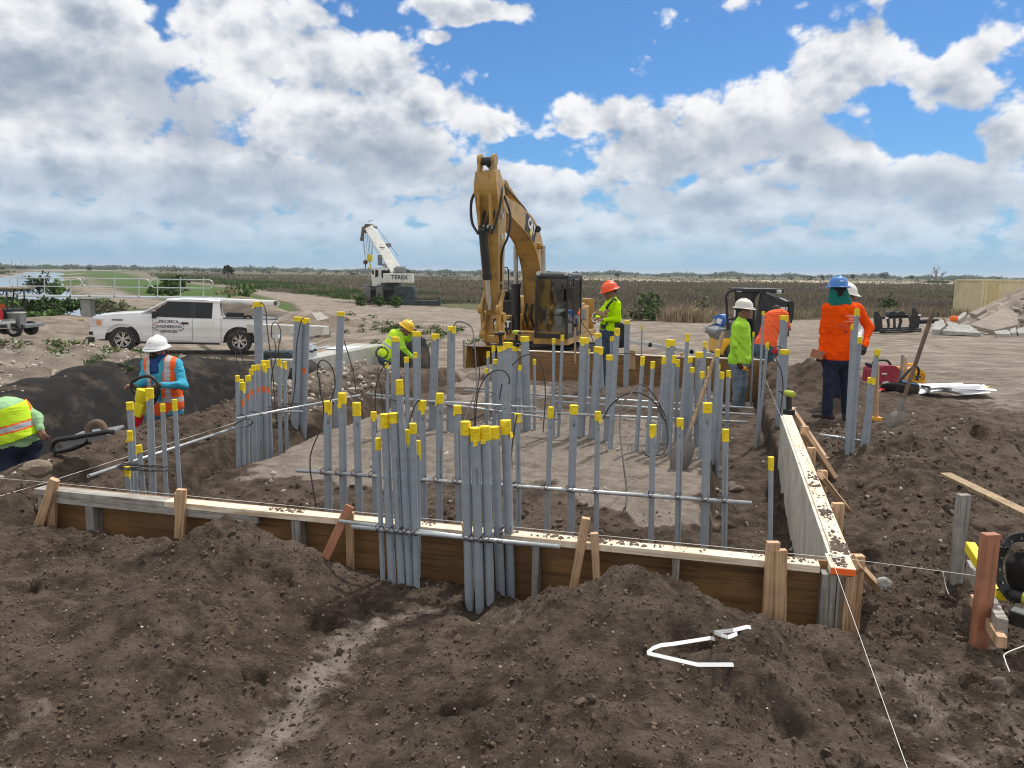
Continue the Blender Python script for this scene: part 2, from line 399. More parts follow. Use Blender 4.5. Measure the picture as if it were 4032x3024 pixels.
def fbm(x, y, scale, octs=4, seed=0, gain=0.5, ridged=False):
    s, a, out, f = 0.0, 1.0, 0.0, scale
    for i in range(octs):
        n = vnoise(x * f + 17.3 * i, y * f - 9.1 * i, seed + i)
        out = out + a * ((1 - 2 * np.abs(n)) if ridged else n); s += a; a *= gain; f *= 2.03
    return out / s
def sst(x, a, b):
    t = np.clip((x - a) / (b - a), 0, 1); return t * t * (3 - 2 * t)
def band(x, a, b, w):
    return sst(x, a - w, a + w) * (1 - sst(x, b - w, b + w))

# ---------------------------------------------------------------- ground: one sheet out to the horizon
O2 = np.array([1.57, 3.70]); E1 = np.array([-0.964, 0.2656]); E2 = np.array([0.2656, 0.964])
def to_uv(x, y): dx, dy = x - O2[0], y - O2[1]; return dx * E1[0] + dy * E1[1], dx * E2[0] + dy * E2[1]
def uv_pt(u, v, z=0.0): return Vector((O2[0] + u * E1[0] + v * E2[0], O2[1] + u * E1[1] + v * E2[1], z))

# spoil heaps: x, y, height above the base, radius x, radius y, turn (deg), sharpness
MOUNDS = [
    (-2.1, 4.05, .08, .80, .42, -14, 1.0), (-1.66, 3.92, .08, .50, .34, -10, 1.0), (-3.1, 4.2, .10, .6, .4, -14, 1.0), (-2.5, 3.35, .14, 1.5, .65, 0, .9),
    (-1.45, 3.2, .09, .6, .55, 0, 1.0), (-3.7, 3.9, .12, .8, .6, 0, 1.0),
    (.60, 3.26, .25, .46, .34, 8, 1.15), (.30, 2.85, .15, .65, .5, 0, 1.0), (.10, 3.42, .08, .24, .20, 0, 1.0), (.98, 3.2, .05, .35, .25, 0, 1.0),
    (1.00, 2.74, .20, .26, .20, 0, 1.8), (1.04, 2.86, .09, .13, .10, 0, 1.3), (-1.36, 4.03, .15, .36, .24, -12, 1.6), (.2, 2.35, .08, .9, .4, 0, 1.0),
    (3.2, 6.0, .16, .7, 1.0, -15, 1.0), (3.9, 7.3, .26, .9, .9, 0, 1.0), (4.7, 8.3, .20, .8, .8, -15, 1.0), (2.75, 5.0, .12, .5, .7, 0, 1.0), (5.2, 7.6, .16, .9, 1.0, 0, 1.0),
    (4.7, 11.9, .42, .75, .8, 0, .9), (4.35, 13.0, .30, .7, .8, 0, 1.0), (5.6, 12.4, .12, .8, .8, 0, 1.0),
    (2.2, 14.1, .22, 1.6, .5, -15, 1.0), (3.9, 14.0, .2, .9, .6, -15, 1.0), (0.3, 15.0, .16, 1.2, .5, -15, 1.0),
    (-3.6, 5.3, .12, .7, .5, 0, 1.0),
    (-8.2, 13.2, .45, 2.5, 2.6, 20, .9), (-10.5, 17.5, .22, 3.2, 2.0, 0, .9), (-8.0, 20.5, .15, 2.2, 1.5, 10, .9),
    (-9.4, 36.2, 1.0, 2.6, 1.6, 0, 1.0), (-15.6, 33.6, 1.05, 1.6, 1.6, 0, .9), (-6.6, 39, .55, 3.0, 2.4, 0, 1.0), (-2.6, 37, .25, 3.0, 2.6, 0, .9), (-4.8, 32, .45, 3.2, 2.2, 0, .9),
    (-1.0, 32.0, .25, 3.5, 2.5, 0, .9), (-16.6, 47.0, 1.15, 2.4, 1.8, 0, 1.0), (-14.6, 45.0, .6, 1.6, 1.6, 0, 1.0), (-20, 33.0, .8, 2.6, 1.6, 0, 1.0),
]
CUTS = [(-1.05, 2.95, .10, .16, .07, 20), (-1.32, 3.02, .30, .10, .035, 10), (-1.5, 3.35, .26, .12, .04, -5), (-1.9, 3.9, .20, .08, .05, 0), (-1.2, 3.75, .16, .10, .05, 30), (.95, 2.52, .12, .2, .06, 80), (-2.4, 3.6, .12, .14, .08, 40), (1.3, 2.35, .3, .1, .05, -25), (-.95, 3.55, .14, .2, .06, 60), (-.2, 2.6, .3, .12, .03, 0), (2.1, 3.0, .4, .12, .05, -20)]
def base_height(x, y):
    left = sst(x, 9.0, -1.0)
    z = -sst(y, 13.5, 23.0) * (0.25 + 0.80 * left) - sst(y, 24.0, 42.0) * 0.35 * (1 - left)
    # raised bank along the left track, canal bed
    z = z + 0.08 * band(x, -30, 2, 3) * band(y, 38, 75, 7)
    return z
CANAL = np.array([(-25, 50), (-40, 72), (-72, 124), (-370, 640), (-397, 640), (-178, 274), (-133, 195), (-92, 110), (-55, 64), (-44, 50)], float)
def poly_dist(px, py, poly):
    "signed distance, negative inside"
    d = np.full(px.shape, 1e18); inside = np.zeros(px.shape, bool); n = len(poly)
    for i in range(n):
        a, b = poly[i], poly[(i + 1) % n]; ex, ey = b - a
        t = np.clip(((px - a[0]) * ex + (py - a[1]) * ey) / (ex * ex + ey * ey), 0, 1)
        d = np.minimum(d, (px - a[0] - t * ex) ** 2 + (py - a[1] - t * ey) ** 2)
        c = (a[1] > py) != (b[1] > py)
        with np.errstate(divide='ignore', invalid='ignore'):
            inside ^= c & (px < ex * (py - a[1]) / (ey if ey != 0 else 1e-12) + a[0])
    d = np.sqrt(d); return np.where(inside, -d, d)
CULVERT = np.array([(-17.2, 33.5), (-14.6, 33.5), (-12.6, 44), (-26.0, 50), (-30, 50), (-20.5, 42)], float)
PIT_U0, PIT_U1, PIT_Z = 6.62, 8.7, -0.86
def height(x, y, detail=True):
    x = np.asarray(x, float); y = np.asarray(y, float)
    u, v = to_uv(x, y)
    z = base_height(x, y)
    near = 1 - sst(np.hypot(x, y - 5), 9, 22)
    wob = fbm(x, y, .8, 3, 3) * .10
    # foreground bench the spoil lies on
    z = z + (.17 + .05 * fbm(x, y, .5, 3, 31)) * (1 - sst(v, -.25, .0)) * near
    z = z + .10 * sst(v, -1.0, -2.0) * near
    # path worn through the middle foreground and the hollow in front of the conduit clusters
    z = z - .07 * np.exp(-(((x + .75 + (3.4 - y) * .12) / .28) ** 2)) * (1 - sst(y, 3.6, 3.9)) - .09 * np.exp(-((x + .32) / .55) ** 2 - ((y - 3.78) / .22) ** 2)
    for (mx, my, h, rx, ry, rot, sh) in MOUNDS:
        c, s = math.cos(R(rot)), math.sin(R(rot)); dx, dy = x - mx, y - my
        q = ((dx * c + dy * s) / rx) ** 2 + ((-dx * s + dy * c) / ry) ** 2
        zz = h * np.exp(-np.power(q, sh) * 1.15)
        if my < 20: zz = zz * (1 + .5 * fbm(x, y, 2.2, 2, 77))
        z = z + zz
    # excavation inside the forms: pad, perimeter trench
    ru, rv = u + wob * .8, v + wob
    pad_l = 4.75 + .10 * fbm(x, y, 1.3, 3, 8)
    inside = band(u, -.066, 5.5, .018) * band(v, -.040, 9.74, .018)
    pad = .05 + .03 * fbm(x, y, 1.2, 3, 15)
    right_edge = .58 + .10 * fbm(x, y, 1.5, 3, 9)
    # edge of the pad on the right and left, trench floor
    m_pad = sst(ru, right_edge - .07, right_edge + .05) * (1 - sst(ru, pad_l, pad_l + .10)) * (1 - sst(rv, 8.3, 8.5)) * sst(rv, .15, 1.9)
    m_pad = m_pad * (1 - .0 * u)
    floor = -.26 + .04 * fbm(x, y, 2.0, 3, 12) + .13 * band(u, 1.2, 4.2, .5) * (1 - sst(v, .6, 1.4))
    zi = floor * (1 - m_pad) + pad * m_pad
    zi = zi + .13 * band(v, 4.9, 8.2, .5) * band(u, .9, 4.0, .4) * (.5 + fbm(x, y, 1.6, 3, 19))
    left_t = sst(u, 5.15 + wob, 5.45 + wob)
    z = np.where(inside > 0, z * (1 - inside) + inside * (zi * (1 - left_t) + (z + .08) * left_t), z)
    back = sst(v, 9.6, 9.75); z = z * (1 - .0 * back)
    # ridge between the trench and the left excavation, then the excavation with the fabric-lined bank
    rm = band(v, -1.6, 7.6, .5)
    rm = rm * (.35 + .65 * sst(v, .2, 2.0)); z = z + rm * (.26 + .08 * fbm(x, y, 1.1, 3, 23)) * np.exp(-((u - 6.15 - .12 * fbm(x, y, .7, 2, 5)) / .42) ** 2)
    z = z + .12 * band(v, 5.0, 9.2, .5) * band(u, 5.4, 7.0, .3)
    pu = u + wob * 1.2
    pit = sst(pu, PIT_U0 - .12, PIT_U0 + .35) * (1 - sst(u, PIT_U1, 9.95)) * sst(v, -2.3, -1.5) * (1 - sst(v, 7.6, 8.7))
    z = z * (1 - pit) + (PIT_Z + .04 * fbm(x, y, 1.4, 3, 4)) * pit
    # hole at the outside corner of the formwork
    z = z - .30 * np.exp(-((u + .24) / .12) ** 2 - ((v + .02) / .16) ** 2)
    # canal and culvert pool
    dc = poly_dist(x, y, CANAL); z = z - 1.6 * (1 - sst(dc, -2.0, 1.5))
    dk = poly_dist(x, y, CULVERT); z = z - 0.75 * (1 - sst(dk, -.5, .5))
    fl = band(x, -16.2, -8.0, 1.2) * band(y, 24.0, 31.5, 1.4); z = z * (1 - fl) + fl * (-1.25 - .03 * (x + 12))
    if not detail: return z
    dist = np.hypot(x, y)
    far = 1 - sst(dist, 10, 60)
    rough = np.clip(near * 1.0, .12, 1)
    smooth_pad = 1 - .55 * m_pad * (inside > .5)
    k = rough * smooth_pad
    bil = np.abs(fbm(x, y, 3.1, 3, 41))
    z = z + k * (.045 * fbm(x, y, 1.7, 3, 40) + .070 * (bil - .2))
    soft = np.clip(.62 + 1.0 * fbm(x, y, 1.9, 2, 55), .25, 1.25)                       # some places crumbly, some trodden smooth
    cl = fbm(x, y, 8.0, 3, 50); z = z + k * soft * .042 * np.abs(cl) - k * .008
    n2_ = vnoise(x * 19 + .8 * cl, y * 19, 58); n3 = vnoise(x * 38 + 3 * cl, y * 38, 60); n4 = vnoise(x * 71, y * 71 + 2 * cl, 61)
    fade = 1 - sst(dist, 6, 15)
    z = z + fade * k * soft * (.036 * np.abs(n2_) + .024 * np.abs(n3) + .011 * np.abs(n4) * (1 - sst(dist, 4, 7)))
    for (cx, cy, w_, d_, dep, rot) in CUTS:
        c, s_ = math.cos(R(rot)), math.sin(R(rot)); a_, b_ = (x - cx) * c + (y - cy) * s_, -(x - cx) * s_ + (y - cy) * c
        z = z - dep * band(a_, -w_ / 2, w_ / 2, .012) * sst(b_, -d_, -d_ * .1) * (1 - sst(b_, 0, .02))
    hol = np.clip(fbm(x, y, 2.6, 2, 71) - .33, 0, 1); z = z - k * .26 * hol
    z = z + far * (1 - near) * (.05 * fbm(x, y, .6, 4, 81) + .02 * fbm(x, y, 3.5, 2, 82))
    z = z + sst(dist, 30, 60) * (1 - sst(dist, 400, 900)) * .10 * fbm(x, y, .12, 3, 90)
    return z
def gz(x, y): return float(height(np.array([x]), np.array([y]), False)[0])
def gzd(x, y): return float(height(np.array([x]), np.array([y]), True)[0])

def axis_lines(lo, hi, step, g1, mid, g2, end):
    out = [hi]; s = step
    while out[-1] < end:
        s *= (1 + (g1 if out[-1] < mid else g2)); out.append(out[-1] + s)
    return np.array(out)
xf = np.arange(-3.4, 3.4001, .0135); xr = axis_lines(0, 3.4, .0135, .017, 18, .055, 5200)[1:]
gx = np.concatenate([-xr[::-1], xf, xr])
yf = np.arange(1.9, 4.6001, .0115); yr = axis_lines(0, 4.6, .0115, .0072, 26, .05, 5200)[1:]
gy = np.concatenate([np.array([-400, -60, -15, -4, -1, .3, 1.0, 1.4, 1.7]), yf, yr])
GX, GY = np.meshgrid(gx, gy)
GZ = height(GX.ravel(), GY.ravel()).reshape(GX.shape)
nx, ny = len(gx), len(gy)
idx = np.arange(nx * ny).reshape(ny, nx)
quads = np.stack([idx[:-1, :-1], idx[:-1, 1:], idx[1:, 1:], idx[1:, :-1]], -1).reshape(-1, 4)

# what the ground is made of, per vertex: R sand, G greenery, B pale pad fill, A pale limestone grit
X, Y = GX.ravel(), GY.ravel(); U, V = to_uv(X, Y)
nz = fbm(X, Y, .35, 4, 101); nz2 = fbm(X, Y, 1.4, 4, 102); nz3 = fbm(X, Y, .06, 4, 103)
dist = np.hypot(X, Y)
sand = sst(Y + nz * 3.5 + nz2 - np.clip(X, -3, 8) * .25, 12.6, 15.6)
sand = np.maximum(sand, sst(X + nz * 2.5 + nz2, 5.6, 8.2) * sst(Y + nz2 * 1.5, 8.0, 12.5) * .8)
sand = np.maximum(sand, sst(-U + nz2 * .4, -99, -98) * sst(U + nz * .6, 9.5, 10.2) * sst(V, -3, 1))
sand = np.maximum(sand, .55 * sst(U, 5.5, 6.0) * sst(V + nz2, 4.6, 5.8) * (1 - sst(U, 7.2, 7.6)))
inside = band(U, 0, 5.4, .05) * band(V, 0, 9.7, .05)
padm = band(U + nz2 * .55, .62, 4.85, .12) * band(V + nz2 * .9 + .25 * np.sin(U * 2.1), 1.95, 8.2, .18)
dark_patch = np.clip(sst(nz2 + .9 * fbm(X, Y, .55, 3, 104), .02, .28) * band(V, 4.6, 9.5, .5) + band(V, 5.3, 8.6, .5) * band(U, .9, 3.0, .4) * .9, 0, 1)
padm = padm * (1 - dark_patch)
path = np.exp(-((X + .74 + (3.4 - Y) * .13 + nz2 * .12) / .17) ** 2) * (1 - sst(Y, 3.62, 3.8)) * sst(Y, 1.2, 3.0)
path = np.maximum(path, np.exp(-((X + .38 + nz2 * .1) / .38) ** 2 - ((Y - 3.72) / .10) ** 2))
path = np.maximum(path, .55 * sst(nz2 + nz, .22, .6) * (1 - sst(V, -.5, -.2)) * (1 - sst(np.abs(X), 4, 6)))
path = np.maximum(path, .6 * sst(X + nz2 * .3, 1.15, 1.6) * (1 - sst(V, -.55, -.3)) * (1 - sst(X, 2.6, 3.2)))
padm = np.maximum(padm, .62 * path)
# greenery / weeds colour of the far land
ROAD = np.array([(-2.6, 46), (8, 36), (40, 30), (60, 30), (60, 46), (22, 45), (9.7, 38.5), (6, 42), (-3, 57), (-12.6, 68), (-23, 88), (-32, 101), (-45, 126), (-47.5, 126), (-34.5, 101), (-26.6, 85), (-18, 69), (-9.7, 52)], float)
TRACK = np.array([(-22, 48), (-16, 46), (-26, 62), (-41, 84), (-90.5, 170), (-217, 390), (-222, 390), (-95.5, 170), (-46, 84), (-32, 62)], float)
TRACK2 = np.array([(-45, 126), (-101, 219), (-270, 560), (-278, 560), (-106, 219), (-48, 126)], float)
droad = poly_dist(X, Y, ROAD); dtrk = poly_dist(X, Y, TRACK); dtr2 = poly_dist(X, Y, TRACK2)
roadm = np.maximum(1 - sst(droad + nz * 1.2, -.6, .8), np.maximum((1 - sst(dtrk + nz * 1.0, -.7, .6)) * .85, 1 - sst(dtr2, -.5, .5)))
GRASS = np.array([(-26, 50), (-40, 72), (-72, 124), (-370, 640), (-290, 600), (-104, 221), (-47, 127), (-27, 84), (-18, 64), (-14, 52)], float)
FIELD = np.array([(5000, 60), (60, 48), (22, 46.5), (9.7, 39.5), (6, 43), (-3, 58), (-12.6, 69), (-23, 89), (-32, 102), (-45, 127), (-101, 220), (-265, 560), (-3000, 5000), (5000, 5000)], float)
FIELD2 = np.array([(-34, 48), (-55, 62), (-92, 108), (-133, 193), (-397, 640), (-3000, 5000), (-5000, 5000), (-5000, 40)], float)
veg = np.maximum(1 - sst(poly_dist(X, Y, FIELD) + nz * 1.6, -.6, .8), 1 - sst(poly_dist(X, Y, FIELD2), -1, 1))
dgr = poly_dist(X, Y, GRASS)
veg = np.maximum(veg, 1 - sst(dgr, -1.5, 1.0))
veg = np.maximum(veg, .40 * sst(nz2 + nz * .6, .22, .5) * sst(Y, 24, 30) * sst(-X, -1, 2))
veg = veg * (1 - roadm)
dcul = poly_dist(X, Y, CULVERT)
green = (1 - sst(dgr, -1.5, 1.5))
sand = np.clip(np.maximum(sand * (1 - veg), roadm), 0, 1)
pale_far = band(Y, 230, 420, 25) * sst(X, -20, 40)
cols = np.zeros((len(X), 4), np.float32)
cols[:, 0] = sand; cols[:, 1] = veg; cols[:, 2] = np.clip(padm * (sand < .5), 0, 1); cols[:, 3] = np.clip(green * veg, 0, 1)
cols2 = np.zeros((len(X), 4), np.float32); cols2[:, 0] = pale_far; cols2[:, 1] = 1 - sst(dist, 12, 30); cols2[:, 2] = np.clip(1 - sst(dcul, 0, 1.2), 0, 1); cols2[:, 3] = 1

def soil_material():
    mt = bpy.data.materials.new('soil'); mt.use_nodes = True; t = mt.node_tree; N = NT(t); b = t.nodes['Principled BSDF']
    co = N.new('ShaderNodeTexCoord').outputs['Object']
    a1 = N.new('ShaderNodeAttribute', attribute_name='mask'); a2 = N.new('ShaderNodeAttribute', attribute_name='mask2')
    s1 = N.new('ShaderNodeSeparateColor'); t.links.new(a1.outputs['Color'], s1.inputs[0])
    s2 = N.new('ShaderNodeSeparateColor'); t.links.new(a2.outputs['Color'], s2.inputs[0])
    n1 = N.noise(co, 1.4, 8.0, 0.65); n2 = N.noise(co, 7.0, 6.0, 0.65); n3 = N.noise(co, 45.0, 4.0, 0.6)
    dark = N.mix(N.rng(n2, .34, .68), (0.057, 0.041, 0.031), (0.150, 0.114, 0.088))
    dark = N.mix(N.m('MULTIPLY', N.rng(n1, .47, .66), .55), dark, (0.182, 0.142, 0.112))
    dark = N.mix(N.m('MULTIPLY', N.rng(n3, .50, .72), .4), dark, (0.045, 0.034, 0.028))
    # pale grit and limestone chips
    vo = N.voro(co, 26.0); vc = N.voro(co, 26.0, out='Color'); sc = N.new('ShaderNodeSeparateColor'); t.links.new(vc, sc.inputs[0])
    chip = N.m('MULTIPLY', N.rng(vo, .22, .12), N.m('GREATER_THAN', sc.outputs[0], 0.88))
    chip = N.m('MULTIPLY', chip, s2.outputs[1])
    pad = N.mix(N.rng(n2, .3, .7), (0.20, 0.166, 0.140), (0.33, 0.28, 0.238))
    sand_ = N.mix(N.rng(n1, .3, .7), (0.215, 0.180, 0.147), (0.36, 0.312, 0.262))
    tr = N.noise(N.vm('MULTIPLY', co, (0.55, 1.5, 1.0)), 1.0, 8.0, 0.68, 1.2)
    sand_ = N.mix(N.m('MULTIPLY', N.rng(tr, .42, .64), .85), sand_, (0.15, 0.118, 0.092))
    vegc = N.mix(N.rng(N.noise(co, .11, 8.0, .7), .38, .62), (0.125, 0.10, 0.078), (0.105, 0.108, 0.055))
    grn = N.mix(N.rng(N.noise(co, .3, 6.0, .7), .35, .65), (0.050, 0.110, 0.020), (0.085, 0.12, 0.038))
    vegc = N.mix(a1.outputs['Alpha'], vegc, grn)
    vegc = N.mix(N.m('MULTIPLY', s2.outputs[0], N.rng(N.noise(co, .02, 4.0, .6), .40, .55)), vegc, (0.42, 0.36, 0.25))
    def edge(mask, k): return N.rng(N.m('ADD', mask, N.m('MULTIPLY', N.m('SUBTRACT', n2, .5), k)), .30, .70)
    c = N.mix(edge(s1.outputs[2], 1.1), dark, pad)
    c = N.mix(edge(s1.outputs[0], 0.9), c, sand_)
    c = N.mix(edge(s1.outputs[1], 0.7), c, vegc)
    c = N.mix(N.m('MULTIPLY', s2.outputs[2], .8), c, (0.10, 0.085, 0.07))
    c = N.mix(N.m('MULTIPLY', chip, .85), c, (0.42, 0.38, 0.33))
    N.put(b.inputs['Base Color'], c); b.inputs['Roughness'].default_value = .95; b.inputs['Specular IOR Level'].default_value = .12
    bn = N.new('ShaderNodeBump'); bn.inputs['Strength'].default_value = 1.0; bn.inputs['Distance'].default_value = .035
    hh = N.m('ADD', N.noise(co, 46.0, 5.0, .72), N.m('MULTIPLY', chip, .5)); N.put(bn.inputs['Height'], hh); t.links.new(bn.outputs[0], b.inputs['Normal'])
    return mt
M['soil'] = soil_material()
ground = mesh_np('ground', np.stack([X, Y, GZ.ravel()], -1), quads, 'soil', smooth=True)
for nm_, arr in (('mask', cols), ('mask2', cols2)):
    at_ = ground.data.color_attributes.new(nm_, 'FLOAT_COLOR', 'POINT'); at_.data.foreach_set('color', arr.ravel())
tag(ground, kind='structure')

# water of the canal and of the culvert pool
def water_sheet(name, poly, z, step):
    mt = MATS.get('water')
    if mt is None:
        mt = bpy.data.materials.new('water'); mt.use_nodes = True; t = mt.node_tree; N = NT(t); b = t.nodes['Principled BSDF']
        co = N.new('ShaderNodeTexCoord').outputs['Object']
        b.inputs['Base Color'].default_value = (0.19, 0.215, 0.235, 1); b.inputs['Roughness'].default_value = .12; b.inputs['Specular IOR Level'].default_value = .8
        bn = N.new('ShaderNodeBump'); bn.inputs['Strength'].default_value = .25; bn.inputs['Distance'].default_value = .05
        N.put(bn.inputs['Height'], N.noise(N.vm('MULTIPLY', co, (1, .35, 1)), 2.0, 5.0, .6)); t.links.new(bn.outputs[0], b.inputs['Normal']); MATS['water'] = mt
    mb = MB().add([(p[0], p[1], z) for p in poly], [tuple(range(len(poly)))])
    if mb.v and sum((poly[i][0] * poly[(i + 1) % len(poly)][1] - poly[(i + 1) % len(poly)][0] * poly[i][1]) for i in range(len(poly))) < 0: mb.f = [f[::-1] for f in mb.f]
    return tag(mb.build(name, mt), kind='structure')
water_sheet('canal_water', CANAL, -1.55, 5)
water_sheet('pool_water', CULVERT, -1.62, 1)

# ---------------------------------------------------------------- timber formwork
FT = .435                                            # top of the forms
FRc, FLc = atz(3372, 2243, FT), atz(132, 1923, FT)   # outer front edge of the front plate
fdir = (FLc - FRc).normalized(); fin = Vector((-fdir.y, fdir.x, 0)); fin = fin if fin.y > 0 else -fin
Zv = Vector((0, 0, 1))
front = thing('front_form', 'plywood form board with pale timber top plate along the front of the excavation', 'form board', (FRc.x, FRc.y, FT))
org = front.location.copy()
L = (FLc - FRc).length
def fp(t, d, z): return FRc + fdir * t + fin * d + Zv * (z - FT)
def slat(mb, t0, t1, d0, d1, z0, z1, mi=0):
    mb.hexa([fp(t0, d0, z0), fp(t1, d0, z0), fp(t1, d1, z0), fp(t0, d1, z0), fp(t0, d0, z1), fp(t1, d0, z1), fp(t1, d1, z1), fp(t0, d1, z1)], mi)
def local(mb, org_, axis_dir):
    "rotate the mesh so that its long axis is the object's x (keeps timber grain along the board)"
    return mb
def rot_part(name, mb, mat, parent, axis, bevel=.003):
    "child whose own x axis follows the board, so grain runs along it"
    q = Vector((1, 0, 0)).rotation_difference(axis.normalized()).to_matrix()
    inv = q.transposed(); o = Vector(parent.location)
    m2 = MB(); m2.v = [tuple(inv @ (Vector(p) - o)) for p in mb.v]; m2.f, m2.mi, m2.sm = mb.f, mb.mi, mb.sm
    ob = m2.build(name, mat, parent, bevel=bevel); ob.rotation_euler = q.to_euler()
    return ob
gap = .165
pl = MB(); slat(pl, gap, L - .98, 0, .089, FT - .038, FT)
rot_part('top_plate', pl, 'fresh', front, fdir)
pl = MB(); slat(pl, L - .977, L, 0, .089, FT - .040, FT - .002)
rot_part('weathered_top_plate', pl, 'grey_wood_x', front, fdir)
pl = MB(); slat(pl, 0, .118, 0, .20, FT - .036, FT + .001)
rot_part('corner_block', pl, 'fresh', front, fdir)
pl = MB(); slat(pl, .001, .117, -.004, -.0005, FT - .034, FT - .002)
rot_part('orange_paint_mark', pl, 'orange_paint', front, fdir, 0)
pl = MB(); slat(pl, .12, L - .02, .0895, .108, -.35, FT - .004)
rot_part('plywood_panel', pl, 'ply', front, fdir, 0)
pl = MB(); slat(pl, L - 1.62, L - .10, .003, .040, FT - .085, FT - .041)
rot_part('splice_plank', pl, 'grey_wood_x', front, fdir)
def front_t(u): # distance along the board of a photo pixel on its top edge
    p = atz(u, 2243 + (u - 3372) * (1923 - 2243) / (132 - 3372), FT); return (p - FRc).dot(fdir)
for (uu, w, mat, z0) in ((3352, .10, 'stake', -.2), (3320, .04, 'grey_wood', -.2), (3270, .07, 'grey_wood', -.2), (2663, .038, 'grey_wood', -.2), (2108, .038, 'grey_wood', -.2), (1160, .055, 'grey_wood', -.2), (342, .06, 'grey_wood', -.2), (150, .038, 'grey_wood', -.2)):
    t = front_t(uu); pl = MB()
    if uu > 3290: slat(pl, max(.001, t - w / 2), t + w / 2, .004, .08, z0, FT - (.042 if uu > 3340 else .006))
    else: slat(pl, t - w / 2, t + w / 2, .006, .086, z0, FT - (.042 if uu < 3300 else .006))
    pl.build('stud', mat, front, org, bevel=.003)
tag(front)

# right-hand form
RN, RF = atz(3272, 2206, FT), atz(3074, 1634, FT)
rdir = (RF - RN).normalized(); rout = Vector((rdir.y, -rdir.x, 0))
right = thing('right_form', 'pale coated plywood form board with soil-strewn top plate along the right trench', 'form board', (RN.x, RN.y, FT))
RL = (RF - RN).length; org_r = right.location.copy()
def rp(t, d, z): return RN + rdir * t + rout * d + Zv * (z - FT)
def rslat(mb, t0, t1, d0, d1, z0, z1, mi=0):
    mb.hexa([rp(t0, d0, z0), rp(t1, d0, z0), rp(t1, d1, z0), rp(t0, d1, z0), rp(t0, d0, z1), rp(t1, d0, z1), rp(t1, d1, z1), rp(t0, d1, z1)], mi)
pl = MB(); rslat(pl, .10, RL * .5, 0, .018, -.40, FT - .008); rslat(pl, RL * .5 + .004, RL, 0.001, .019, -.40, FT - .006)
rot_part('plywood_panel', pl, 'ply_pale', right, rdir, 0)
pl = MB(); rslat(pl, .10, RL * .44, .020, .11, FT - .038, FT)
rot_part('top_plate', pl, 'fresh', right, rdir)
pl = MB(); rslat(pl, RL * .44 + .004, RL + .02, .020, .11, FT - .037, FT + .001)
rot_part('top_plate', pl, 'fresh', right, rdir)
for k in range(8):
    pl = MB(); t = .15 + k * (RL - .3) / 7; rslat(pl, t - .02, t + .02, .021, .105, -.3, FT - .042); pl.build('stud', 'grey_wood', right, org_r)

# rear form
BLp, BRp = atz(1080, 1379 - 37, FT), atz(3052, 1417, FT)
BLp = at(1640, 1369, atz(2052, 1379, FT).y + .55); b0, b1 = atz(2052, 1379, FT), atz(2988, 1415, FT)
bdir = (b0 - b1).normalized(); bn_ = Vector((-bdir.y, bdir.x, 0)); bn_ = bn_ if bn_.y > 0 else -bn_
rear = thing('rear_form', 'long plywood form board with bright top edge below the excavator', 'form board', (b1.x, b1.y, FT))
def bp(t, d, z): return b1 + bdir * t + bn_ * d + Zv * (z - FT)
def bslat(mb, t0, t1, d0, d1, z0, z1):
    mb.hexa([bp(t0, d0, z0), bp(t1, d0, z0), bp(t1, d1, z0), bp(t0, d1, z0), bp(t0, d0, z1), bp(t1, d0, z1), bp(t1, d1, z1), bp(t0, d1, z1)])
pl = MB(); bslat(pl, -.1, 2.2, 0, .018, -.35, FT - .02); bslat(pl, 2.204, 4.35, 0.001, .019, -.35, FT - .02)
rot_part('plywood_panel', pl, 'ply', rear, bdir, 0)
pl = MB(); bslat(pl, -.1, 4.35, -.012, .075, FT - .019, FT)
rot_part('top_plate', pl, 'fresh', rear, bdir)

# stakes driven behind the boards, each a thing
def stake(name, label, a, b, w, h, mat='stake', group=None, up=(0, 1, 0), tip=True):
    a, b = Vector(a), Vector(b); d = (b - a); ln = d.length; q = Vector((0, 0, 1)).rotation_difference(d.normalized())
    mb = MB(); mb.box((0, 0, ln / 2), (w, h, ln))
    ob = mb.build(name, mat, None, bevel=.003); ob.location = a
    e = q.to_euler(); ob.rotation_mode = 'QUATERNION'
    yaw = Vector(up); spin = (q @ Vector((0, 1, 0))); base = q
    ob.rotation_quaternion = base
    return tag(ob, label, 'stake', group)
G1 = 'timber stakes bracing the front form'
def fstake(u, vtop, w, z0, z1, lean, mat, label, d=-.022, spread=0.0):
    t = front_t(u); top = fp(t, d, z1); bot = fp(t + lean, d + spread, z0)
    stake('timber_stake', label, bot, top, w, .036, mat, G1)
fstake(3038, 0, .062, .06, FT + .11, .0, 'stake', 'tall pale upright timber stake, tallest on the front form near its right end')
fstake(3068, 0, .058, .06, FT + .075, -.02, 'stake', 'brown stake close beside the tallest upright stake on the front form', d=-.026)
fstake(2308, 0, .044, .12, FT + .145, .07, 'stake', 'pale slightly leaning stake rising behind the peak of the central soil heap')
fstake(2338, 0, .040, .12, FT + .06, -.03, 'stake', 'short dark stake touching the leaning stake behind the central soil heap', d=.0)
fstake(1395, 0, .050, .10, FT + .10, .16, 'redwood', 'reddish leaning stake in front of the form near the left conduit cluster', d=-.05, spread=-.16)
fstake(1378, 0, .045, .12, FT + .045, .0, 'stake', 'short brown stake behind the reddish leaning stake', d=.0)
fstake(727, 0, .055, .22, FT + .095, .03, 'stake', 'pale wedge of timber standing on the front form above the left soil heap')
fstake(700, 0, .045, .22, FT + .06, .0, 'stake', 'short stake half hidden behind the pale wedge above the left soil heap', d=.01)
fstake(235, 0, .055, .16, FT + .085, .17, 'stake', 'leaning brown stake at the far left end of the front form', d=-.03)
fstake(212, 0, .045, .16, FT + .06, .05, 'stake', 'short stake behind the leaning one at the far left end of the front form', d=.01)
